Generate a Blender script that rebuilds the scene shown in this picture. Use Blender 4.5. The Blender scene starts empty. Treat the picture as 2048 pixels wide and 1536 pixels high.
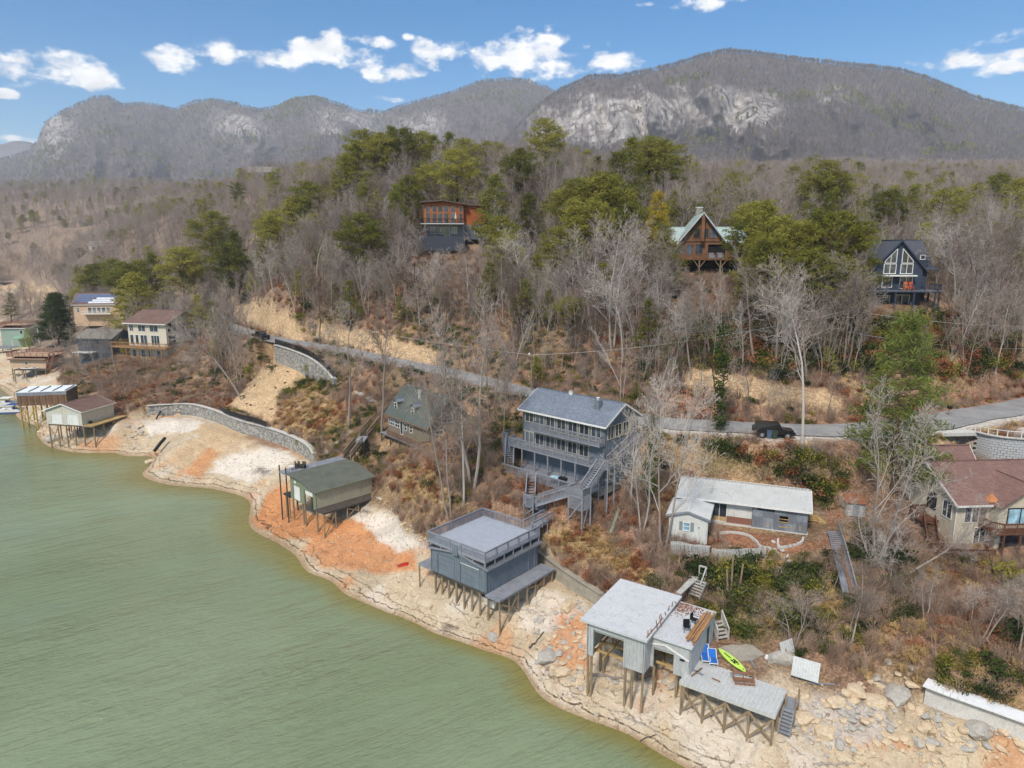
import bpy, bmesh, math, random
import numpy as np
from mathutils import Vector, Matrix
R = math.radians
scene = bpy.context.scene
COL = scene.collection
rng = np.random.default_rng(7)
random.seed(7)

# ------------------------------------------------------------------ camera
CAM_H = 38.0
PITCH = R(11.0)
FPX = 1366.0
cam = bpy.data.cameras.new('camera')
cam.sensor_width = 36.0
cam.lens = 36.0 * FPX / 2048.0
cam.clip_start = 0.5
cam.clip_end = 40000.0
camo = bpy.data.objects.new('camera', cam)
COL.objects.link(camo)
camo.location = (0, 0, CAM_H)
camo.rotation_euler = (math.pi / 2 - PITCH, 0, 0)
scene.camera = camo
SP, CP = math.sin(PITCH), math.cos(PITCH)

# ------------------------------------------------------------------ light, sky, exposure
SUN_EL, SUN_AZ = R(47), R(205)          # azimuth measured clockwise from +Y (view direction)
sun = bpy.data.lights.new('sun', 'SUN')
sun.energy = 2.7
sun.angle = R(9)
sun.color = (1.0, 0.93, 0.83)
suno = bpy.data.objects.new('sun', sun)
COL.objects.link(suno)
sd = Vector((math.sin(SUN_AZ) * math.cos(SUN_EL), math.cos(SUN_AZ) * math.cos(SUN_EL), math.sin(SUN_EL)))
suno.rotation_euler = sd.to_track_quat('Z', 'Y').to_euler()
suno.location = (0, 0, 300)

scene.view_settings.view_transform = 'Standard'
scene.view_settings.look = 'None'
scene.view_settings.gamma = 1.0
scene.view_settings.exposure = 0.38
scene.cycles.max_bounces = 5
scene.cycles.diffuse_bounces = 3
scene.cycles.transparent_max_bounces = 6
scene.cycles.volume_bounces = 1

world = bpy.data.worlds.new('World')
scene.world = world
world.use_nodes = True
wn, wl = world.node_tree.nodes, world.node_tree.links
wn.clear()


def wmath(op, a, b=None, c=None):
    n = wn.new('ShaderNodeMath'); n.operation = op
    for i, v in enumerate((a, b, c)):
        if v is None: continue
        if isinstance(v, (int, float)): n.inputs[i].default_value = v
        else: wl.new(v, n.inputs[i])
    return n.outputs[0]


def build_world():
    out = wn.new('ShaderNodeOutputWorld')
    bg = wn.new('ShaderNodeBackground')
    bg.inputs[1].default_value = 0.115
    sky = wn.new('ShaderNodeTexSky')
    sky.sky_type = 'NISHITA'
    sky.sun_disc = False
    sky.sun_elevation = SUN_EL
    sky.sun_rotation = SUN_AZ
    sky.altitude = 300
    sky.air_density = 1.0
    sky.dust_density = 0.2
    sky.ozone_density = 1.2
    tc = wn.new('ShaderNodeTexCoord')
    sep = wn.new('ShaderNodeSeparateXYZ')
    wl.new(tc.outputs['Generated'], sep.inputs[0])
    az = wmath('ARCTAN2', sep.outputs[0], sep.outputs[1])
    el = wmath('ARCSINE', sep.outputs[2])
    comb = wn.new('ShaderNodeCombineXYZ')
    wl.new(az, comb.inputs[0]); wl.new(el, comb.inputs[1])
    # cumulus clouds: centre (azimuth, elevation) and half sizes, in degrees
    view = [(90, 138, 130, 30), (190, 158, 80, 18), (0, 186, 26, 9), (345, 122, 58, 20), (340, 104, 34, 15),
            (455, 104, 74, 22), (575, 118, 95, 20), (670, 104, 105, 30), (740, 84, 60, 13), (785, 141, 60, 19),
            (862, 104, 46, 26), (772, 197, 32, 7), (1052, 118, 118, 36), (1085, 92, 66, 34), (1010, 100, 60, 22),
            (1228, 124, 55, 27), (1395, 8, 90, 14), (1290, 9, 24, 6), (1930, 122, 84, 20), (2005, 134, 60, 14),
            (1996, 78, 46, 15), (2050, 105, 50, 11), (30, 279, 52, 8), (815, 74, 16, 7)]
    cl = []
    for (x, y, w, h) in view:
        yy = (y - 768) / FPX
        X, Y, Z = (x - 1024) / FPX, CP - yy * SP, -(SP + CP * yy)
        k = math.sqrt(X * X + Y * Y + Z * Z)
        cl.append((math.atan2(X, Y), math.asin(Z / k), w / FPX / k * 0.98, h / FPX / k * 1.05))
    rr = random.Random(3)
    for i in range(24):                                     # the same kind of clouds all the way round
        a = rr.uniform(0.85, 2 * math.pi - 0.85)
        a = a if a < math.pi else a - 2 * math.pi
        w = rr.uniform(.03, .1)
        cl.append((a, rr.uniform(.18, .45), w, w * rr.uniform(.22, .45)))
    for i in range(30):                                     # and wider unseen ones overhead, implied by flat light, added to lessen the blue
        e = .5 + 1.0 * i / 30
        cl.append((i * 2.4 % 6.283 - 3.1416, e, rr.uniform(.25, .42) / max(math.cos(e), .2), rr.uniform(.09, .16)))
    nz = wn.new('ShaderNodeTexNoise'); nz.inputs['Scale'].default_value = 22; nz.inputs['Detail'].default_value = 7
    nz.inputs['Roughness'].default_value = .58
    mp = wn.new('ShaderNodeMapping'); mp.inputs['Scale'].default_value = (1, 1.7, 1)
    wl.new(comb.outputs[0], mp.inputs[0]); wl.new(mp.outputs[0], nz.inputs['Vector'])
    acc = None
    for (a, e, w, h) in cl:
        s = wn.new('ShaderNodeVectorMath'); s.operation = 'SUBTRACT'; s.inputs[1].default_value = (a, e, 0)
        wl.new(comb.outputs[0], s.inputs[0])
        m = wn.new('ShaderNodeVectorMath'); m.operation = 'MULTIPLY'; m.inputs[1].default_value = (1 / w, 1 / h, 0)
        wl.new(s.outputs[0], m.inputs[0])
        d = wn.new('ShaderNodeVectorMath'); d.operation = 'DOT_PRODUCT'
        wl.new(m.outputs[0], d.inputs[0]); wl.new(m.outputs[0], d.inputs[1])
        acc = d.outputs['Value'] if acc is None else wmath('SMOOTH_MIN', acc, d.outputs['Value'], 0.25)
    nn = wmath('MULTIPLY_ADD', nz.outputs['Fac'], 7.0, -3.4)
    v = wmath('SUBTRACT', wmath('ADD', 1.02, nn), acc)
    mr = wn.new('ShaderNodeMapRange'); mr.interpolation_type = 'SMOOTHSTEP'
    mr.inputs['From Min'].default_value = -.1; mr.inputs['From Max'].default_value = 1.3
    wl.new(v, mr.inputs['Value'])
    # a touch of shade towards thick parts
    nz2 = wn.new('ShaderNodeTexNoise'); nz2.inputs['Scale'].default_value = 30; nz2.inputs['Detail'].default_value = 5
    mp2 = wn.new('ShaderNodeMapping'); mp2.inputs['Location'].default_value = (3, .05, 0); mp2.inputs['Scale'].default_value = (1, 1.8, 1)
    wl.new(comb.outputs[0], mp2.inputs[0]); wl.new(mp2.outputs[0], nz2.inputs['Vector'])
    cr = wn.new('ShaderNodeValToRGB')
    cr.color_ramp.elements[0].position = .3; cr.color_ramp.elements[0].color = (6.4, 6.5, 6.8, 1)
    cr.color_ramp.elements[1].position = .6; cr.color_ramp.elements[1].color = (8.6, 8.6, 8.5, 1)
    wl.new(nz2.outputs['Fac'], cr.inputs[0])
    hs = wn.new('ShaderNodeHueSaturation'); hs.inputs['Saturation'].default_value = 1.55; hs.inputs['Value'].default_value = .92
    wl.new(sky.outputs[0], hs.inputs['Color'])
    mx = wn.new('ShaderNodeMixRGB')
    wl.new(mr.outputs[0], mx.inputs[0]); wl.new(hs.outputs[0], mx.inputs[1]); wl.new(cr.outputs[0], mx.inputs[2])
    wl.new(mx.outputs[0], bg.inputs[0]); wl.new(bg.outputs[0], out.inputs[0])
    world.cycles.sampling_method = 'MANUAL'
    world.cycles.sample_map_resolution = 512


build_world()


# ------------------------------------------------------------------ projection helpers (photo pixel -> place)
def P(px, py, z):
    y = (py - 768) / FPX
    d = (CAM_H - z) / (SP + CP * y)
    return Vector((d * (px - 1024) / FPX, d * (CP - y * SP), z))


def D(px, py, Y):
    y = (py - 768) / FPX
    d = Y / (CP - y * SP)
    return Vector((d * (px - 1024) / FPX, Y, CAM_H - d * (SP + CP * y)))


def pix(X, Y, Z):
    z = Z - CAM_H
    d = Y * CP - z * SP
    d = np.maximum(d, 1e-3)
    return 1024 + FPX * X / d, 768 - FPX * (z * CP + Y * SP) / d


# ------------------------------------------------------------------ noise
def _hash(ix, iy, s):
    h = (ix.astype(np.int64) * 374761393 + iy.astype(np.int64) * 668265263 + s * 974711) & 0xffffffff
    h = ((h ^ (h >> 13)) * 1274126177) & 0xffffffff
    return ((h ^ (h >> 16)) & 0xffff) / 65535.0


def vnoise(x, y, s=0):
    ix, iy = np.floor(x), np.floor(y)
    fx, fy = x - ix, y - iy
    fx, fy = fx * fx * (3 - 2 * fx), fy * fy * (3 - 2 * fy)
    a, b = _hash(ix, iy, s), _hash(ix + 1, iy, s)
    c, d = _hash(ix, iy + 1, s), _hash(ix + 1, iy + 1, s)
    return (a + (b - a) * fx) * (1 - fy) + (c + (d - c) * fx) * fy - .5


def fbm(x, y, o=4, s=0, g=.5):
    t, a = 0, 1.0
    for k in range(o):
        t = t + a * vnoise(x, y, s + k * 17)
        x, y, a = x * 2.03 + 11.3, y * 2.03 + 5.7, a * g
    return t


# ------------------------------------------------------------------ naming and tagging
def tag(o, label=None, cat=None, group=None, kind=None):
    if label: o['label'] = label
    if cat: o['category'] = cat
    if group: o['group'] = group
    if kind: o['kind'] = kind
    return o


def thing(name, label, cat, loc=(0, 0, 0), rz=0.0, group=None):
    o = bpy.data.objects.new(name, None)
    o.empty_display_size = .3
    COL.objects.link(o)
    o.location = loc
    o.rotation_euler = (0, 0, rz)
    return tag(o, label, cat, group)


def link(name, me, parent=None, loc=None, rot=None, scl=None):
    o = bpy.data.objects.new(name, me)
    COL.objects.link(o)
    if parent is not None: o.parent = parent
    if loc is not None: o.location = loc
    if rot is not None: o.rotation_euler = rot
    if scl is not None: o.scale = scl if hasattr(scl, '__len__') else (scl,) * 3
    return o


class MB:
    """collects simple solids into one mesh"""
    def __init__(self): self.v, self.f = [], []

    def add(self, vs, fs):
        k = len(self.v)
        self.v += [tuple(v) for v in vs]
        self.f += [tuple(i + k for i in f) for f in fs]
        return self

    def box(self, x0, x1, y0, y1, z0, z1):
        return self.add([(x0, y0, z0), (x1, y0, z0), (x1, y1, z0), (x0, y1, z0), (x0, y0, z1), (x1, y0, z1), (x1, y1, z1), (x0, y1, z1)],
                        [(3, 2, 1, 0), (4, 5, 6, 7), (0, 1, 5, 4), (1, 2, 6, 5), (2, 3, 7, 6), (3, 0, 4, 7)])

    def beam(self, p, q, w=.1, h=.1, up=(0, 0, 1)):
        p, q = Vector(p), Vector(q)
        d = (q - p).normalized()
        s = d.cross(Vector(up))
        if s.length < 1e-4: s = d.cross(Vector((1, 0, 0)))
        s.normalize()
        u = s.cross(d)
        s, u = s * w / 2, u * h / 2
        return self.add([p - s - u, p + s - u, p + s + u, p - s + u, q - s - u, q + s - u, q + s + u, q - s + u],
                        [(0, 1, 2, 3), (7, 6, 5, 4), (4, 5, 1, 0), (5, 6, 2, 1), (6, 7, 3, 2), (7, 4, 0, 3)])

    def tube(self, p, q, r0, r1=None, n=6, cap=True):
        r1 = r0 if r1 is None else r1
        p, q = Vector(p), Vector(q)
        d = (q - p).normalized()
        s = d.cross(Vector((0, 0, 1)))
        if s.length < 1e-3: s = Vector((1, 0, 0))
        s.normalize(); u = d.cross(s)
        vs = []
        for c, r in ((p, r0), (q, r1)):
            for i in range(n):
                a = 2 * math.pi * i / n
                vs.append(c + s * math.cos(a) * r + u * math.sin(a) * r)
        fs = [(i, (i + 1) % n, n + (i + 1) % n, n + i) for i in range(n)]
        if cap: fs += [tuple(range(n - 1, -1, -1)), tuple(range(n, 2 * n))]
        return self.add(vs, fs)

    def path(self, pts, r, n=5, r1=None):
        r1 = r if r1 is None else r1
        m = len(pts) - 1
        for i in range(m):
            self.tube(pts[i], pts[i + 1], r + (r1 - r) * i / m, r + (r1 - r) * (i + 1) / m, n)
        return self

    def slab(self, poly, t, n=None):
        """polygon (3d points, counter-clockwise from above) thickened downwards by t along its normal"""
        poly = [Vector(p) for p in poly]
        if n is None:
            n = (poly[1] - poly[0]).cross(poly[2] - poly[0]).normalized()
        n = Vector(n)
        k = len(poly)
        return self.add(poly + [p - n * t for p in poly],
                        [tuple(range(k)), tuple(range(2 * k - 1, k - 1, -1))] + [(i, k + i, k + (i + 1) % k, (i + 1) % k) for i in range(k)])

    def prism(self, poly, z0, z1):
        k = len(poly)
        return self.add([(p[0], p[1], z0) for p in poly] + [(p[0], p[1], z1) for p in poly],
                        [tuple(range(k - 1, -1, -1)), tuple(range(k, 2 * k))] + [(i, (i + 1) % k, k + (i + 1) % k, k + i) for i in range(k)])

    def mesh(self, name, mat, smooth=False):
        me = bpy.data.meshes.new(name)
        me.from_pydata(self.v, [], self.f)
        if mat: me.materials.append(mat)
        if smooth: me.polygons.foreach_set('use_smooth', [True] * len(me.polygons))
        me.update()
        return me

    def build(self, name, mat, parent=None, kind=None, label=None, cat=None, group=None, smooth=False):
        o = link(name, self.mesh(name, mat, smooth), parent)
        return tag(o, label, cat, group, kind)


def npmesh(name, v, f, mat=None, smooth=True, k=None):
    """fast mesh from numpy arrays, faces all with the same corner count"""
    v, f = np.asarray(v, dtype=np.float32), np.asarray(f, dtype=np.int32)
    k = f.shape[1]
    me = bpy.data.meshes.new(name)
    me.vertices.add(len(v)); me.vertices.foreach_set('co', v.ravel())
    me.loops.add(f.size); me.loops.foreach_set('vertex_index', f.ravel())
    me.polygons.add(len(f))
    me.polygons.foreach_set('loop_start', np.arange(0, f.size, k, dtype=np.int32))
    me.polygons.foreach_set('use_smooth', np.full(len(f), smooth))
    me.update(calc_edges=True)
    if mat: me.materials.append(mat)
    return me


# ------------------------------------------------------------------ materials
def S(r, g, b):
    f = lambda c: (c / 255 / 12.92) if c / 255 <= .04045 else ((c / 255 + .055) / 1.055) ** 2.4
    return (f(r), f(g), f(b), 1.0)


class NT:
    def __init__(self, name):
        self.m = bpy.data.materials.new(name)
        self.m.use_nodes = True
        self.n, self.l = self.m.node_tree.nodes, self.m.node_tree.links
        self.b = self.n['Principled BSDF']

    def node(self, t, **kw):
        n = self.n.new(t)
        for k, v in kw.items(): setattr(n, k, v)
        return n

    def set(self, sock, v):
        if hasattr(v, 'links') or hasattr(v, 'is_linked'): self.l.new(v, sock)
        else: sock.default_value = v

    def math(self, op, a, b=0.0, c=None, clamp=False):
        n = self.node('ShaderNodeMath', operation=op, use_clamp=clamp)
        self.set(n.inputs[0], a); self.set(n.inputs[1], b)
        if c is not None: self.set(n.inputs[2], c)
        return n.outputs[0]

    def coord(self, which='Object', scale=None, rot=None, loc=None):
        if which == 'Position': o = self.node('ShaderNodeNewGeometry').outputs['Position']
        else: o = self.node('ShaderNodeTexCoord').outputs[which]
        if scale or rot or loc:
            mp = self.node('ShaderNodeMapping')
            if scale: mp.inputs['Scale'].default_value = scale if hasattr(scale, '__len__') else (scale,) * 3
            if rot: mp.vector_type = 'TEXTURE'; mp.inputs['Rotation'].default_value = rot
            if loc: mp.inputs['Location'].default_value = loc
            self.l.new(o, mp.inputs[0]); o = mp.outputs[0]
        return o

    def noise(self, vec, scale, detail=4, rough=.55):
        n = self.node('ShaderNodeTexNoise')
        n.inputs['Scale'].default_value = scale; n.inputs['Detail'].default_value = detail; n.inputs['Roughness'].default_value = rough
        self.l.new(vec, n.inputs['Vector'])
        return n.outputs['Fac']

    def ramp(self, fac, stops):
        n = self.node('ShaderNodeValToRGB')
        e = n.color_ramp.elements
        while len(e) < len(stops): e.new(.5)
        for i, (p, c) in enumerate(stops):
            e[i].position = p; e[i].color = c if hasattr(c, '__len__') else (c, c, c, 1)
        self.l.new(fac, n.inputs[0])
        return n.outputs[0]

    def mix(self, fac, a, b, mode='MIX'):
        n = self.node('ShaderNodeMixRGB', blend_type=mode)
        self.set(n.inputs[0], fac); self.set(n.inputs[1], a); self.set(n.inputs[2], b)
        return n.outputs[0]

    def bump(self, h, strength=.4, dist=.05):
        n = self.node('ShaderNodeBump')
        n.inputs['Strength'].default_value = strength; n.inputs['Distance'].default_value = dist
        self.l.new(h, n.inputs['Height']); self.l.new(n.outputs[0], self.b.inputs['Normal'])

    def color(self, c): self.set(self.b.inputs['Base Color'], c)

    def rough(self, r): self.set(self.b.inputs['Roughness'], r)


def scl(c, k): return (c[0] * k, c[1] * k, c[2] * k, 1)


def paint(name, c, rough=.7, var=.18, scale=1.3, fine=14, streak=True, bump=.15, spec=.3, metal=0.0):
    """weathered painted or plain surface: broad blotches, fine grain and vertical run-off streaks"""
    t = NT(name)
    v = t.coord('Object')
    a = t.noise(v, scale, 5, .6)
    b = t.noise(t.coord('Object', (fine, fine, fine * .12 if streak else fine)), 1.0, 3)
    col = t.ramp(a, [(.25, scl(c, 1 - var)), (.5, c), (.8, scl(c, 1 + var * .7))])
    col = t.mix(.5, col, t.ramp(b, [(.3, .35), (.7, .65)]), 'OVERLAY')
    t.color(col); t.rough(rough)
    t.b.inputs['Specular IOR Level'].default_value = spec
    t.b.inputs['Metallic'].default_value = metal
    st = t.noise(t.coord('Object', (1, 1, .25)), 2.3, 6, .72)     # grime and rain streaks
    t.color(t.mix(t.ramp(st, [(.52, 0), (.75, .5)]), col, scl((c[0] * .8 + .01, c[1] * .74 + .008, c[2] * .66 + .006), .62)))
    if bump: t.bump(b, bump, .02)
    return t.m


def wood(name, c, c2=None, rough=.85, ax=0, var=.3):
    t = NT(name)
    s = [18, 18, 18]; s[ax] = 1.2
    g = t.noise(t.coord('Object', tuple(s)), 1.0, 5, .65)
    a = t.noise(t.coord('Position'), .9, 3)
    c2 = c2 or scl(c, 1 - var)
    col = t.ramp(g, [(.3, c2), (.65, c)])
    col = t.mix(.45, col, t.ramp(a, [(.3, .3), (.7, .7)]), 'OVERLAY')
    t.color(col); t.rough(rough); t.bump(g, .3, .01)
    t.b.inputs['Specular IOR Level'].default_value = .25
    return t.m


def shingle(name, c, scale=1.0):
    t = NT(name)
    v = t.coord('Object')
    br = t.node('ShaderNodeTexBrick')
    br.inputs['Color1'].default_value = scl(c, .82); br.inputs['Color2'].default_value = scl(c, 1.15); br.inputs['Mortar'].default_value = scl(c, .6)
    br.inputs['Scale'].default_value = 1.0 / scale
    br.inputs['Mortar Size'].default_value = .018; br.inputs['Brick Width'].default_value = .32; br.inputs['Row Height'].default_value = .15
    sep = t.node('ShaderNodeSeparateXYZ'); t.l.new(v, sep.inputs[0])
    cmb = t.node('ShaderNodeCombineXYZ')
    t.l.new(t.math('ADD', sep.outputs[0], sep.outputs[1]), cmb.inputs[0])
    t.l.new(t.math('MULTIPLY', sep.outputs[2], 1.9), cmb.inputs[1])
    t.l.new(cmb.outputs[0], br.inputs['Vector'])
    a = t.noise(v, .5, 5, .65); b = t.noise(v, 30, 2)
    col = t.mix(.55, br.outputs['Color'], t.ramp(a, [(.28, .36), (.7, .62)]), 'OVERLAY')
    col = t.mix(.5, col, t.ramp(b, [(.3, .35), (.7, .65)]), 'OVERLAY')
    t.color(col); t.rough(.9); t.bump(br.outputs['Fac'], .4, -.02)
    t.b.inputs['Specular IOR Level'].default_value = .2
    return t.m


def glass(name='window_glass', c=(.02, .025, .03, 1)):
    t = NT(name)
    oi = t.node('ShaderNodeObjectInfo')
    n = t.math('ADD', t.math('MULTIPLY', t.noise(t.coord('Position', (1, 1, .6)), 1.1, 3), .7), t.math('MULTIPLY', oi.outputs['Random'], .45))
    t.color(t.ramp(n, [(.35, c), (.62, (c[0] * 2.4, c[1] * 2.4, c[2] * 2.6, 1)), (.85, (c[0] * 6 + .04, c[1] * 6 + .04, c[2] * 6 + .04, 1))])); t.rough(.05)
    t.b.inputs['Specular IOR Level'].default_value = .6
    return t.m


def foliage(name, c1, c2, c3, transl=.25, nscale=.7):
    """leaf surface: hue varies per plant and by clump"""
    t = NT(name)
    oi = t.node('ShaderNodeObjectInfo')
    a = t.noise(t.coord('Object'), nscale, 4, .6)
    f = t.math('ADD', t.math('MULTIPLY', oi.outputs['Random'], .5), t.math('MULTIPLY', a, .75), clamp=True)
    col = t.ramp(f, [(.25, c1), (.55, c2), (.85, c3)])
    t.color(col); t.rough(.75); t.b.inputs['Specular IOR Level'].default_value = .15
    tr = t.node('ShaderNodeBsdfTranslucent'); t.l.new(col, tr.inputs[0])
    mx = t.node('ShaderNodeMixShader'); mx.inputs[0].default_value = transl
    o = t.n['Material Output']
    t.l.new(t.b.outputs[0], mx.inputs[1]); t.l.new(tr.outputs[0], mx.inputs[2]); t.l.new(mx.outputs[0], o.inputs['Surface'])
    return t.m


def barkm(name, c1, c2, c3):
    t = NT(name)
    oi = t.node('ShaderNodeObjectInfo')
    a = t.noise(t.coord('Object', (1, 1, .35)), 2.2, 4, .65)
    f = t.math('ADD', t.math('MULTIPLY', oi.outputs['Random'], .6), t.math('MULTIPLY', a, .6), clamp=True)
    t.color(t.ramp(f, [(.2, c1), (.55, c2), (.9, c3)])); t.rough(.95); t.b.inputs['Specular IOR Level'].default_value = .1
    return t.m


m_bark_pale = barkm('bark_pale', S(130, 119, 110), S(160, 149, 140), S(192, 183, 174))
m_bark_grey = barkm('bark_grey', S(112, 98, 88), S(138, 124, 114), S(164, 150, 139))
m_bark_brown = barkm('bark_brown', S(70, 56, 46), S(92, 76, 64), S(112, 95, 82))
m_bark_pine = barkm('bark_pine', S(58, 46, 38), S(80, 64, 54), S(104, 86, 74))
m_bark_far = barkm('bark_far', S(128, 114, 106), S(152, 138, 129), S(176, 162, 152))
m_bark_mtn = barkm('bark_mountain', S(98, 88, 83), S(118, 107, 101), S(138, 127, 120))
m_pine = foliage('pine_needles', S(80, 84, 36), S(124, 124, 50), S(164, 156, 72), .35)
m_pine_y = foliage('pine_needles_yellow', S(120, 112, 30), S(168, 146, 44), S(190, 166, 60))
m_wpine = foliage('white_pine_needles', S(104, 116, 58), S(142, 150, 78), S(172, 176, 104), .45, nscale=.9)
m_shrub = foliage('evergreen_leaves', S(34, 46, 24), S(56, 70, 34), S(88, 98, 46))
m_shrub_y = foliage('yellow_green_leaves', S(84, 88, 30), S(122, 120, 44), S(150, 140, 60))
m_rust = foliage('dry_oak_leaves', S(112, 66, 42), S(146, 92, 62), S(176, 122, 88))
m_straw = foliage('dry_grass_blades', S(150, 120, 74), S(186, 154, 102), S(212, 186, 138), nscale=.3)
m_twig = barkm('twigs', S(124, 102, 86), S(152, 128, 110), S(176, 152, 132))
m_ivy = foliage('ivy_leaves', S(36, 52, 22), S(60, 80, 32), S(92, 108, 46), nscale=1.5)
# ------------------------------------------------------------------ terrain: control points -> smooth height field
CTRL = []
SHORE = [(1395, 1545), (1280, 1490), (1200, 1452), (1120, 1420), (1070, 1390), (1045, 1345), (1010, 1310), (940, 1290), (850, 1260),
         (760, 1220), (680, 1185), (620, 1150), (590, 1110), (555, 1085), (510, 1065), (495, 1045), (502, 1010), (470, 988),
         (420, 977), (340, 970), (292, 957), (283, 945), (302, 930), (308, 912), (270, 900), (220, 905), (150, 905), (95, 892),
         (72, 868), (42, 840), (32, 815), (20, 792), (0, 776), (-60, 765), (-140, 735)]
for a, b in zip(SHORE[:-1], SHORE[1:]):
    n = max(1, int(math.hypot(b[0] - a[0], b[1] - a[1]) / 45))
    for i in range(n):
        CTRL.append(P(a[0] + (b[0] - a[0]) * i / n, a[1] + (b[1] - a[1]) * i / n, 0.0))
CTRL.append(Vector((13.2, 38, 0)))
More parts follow.
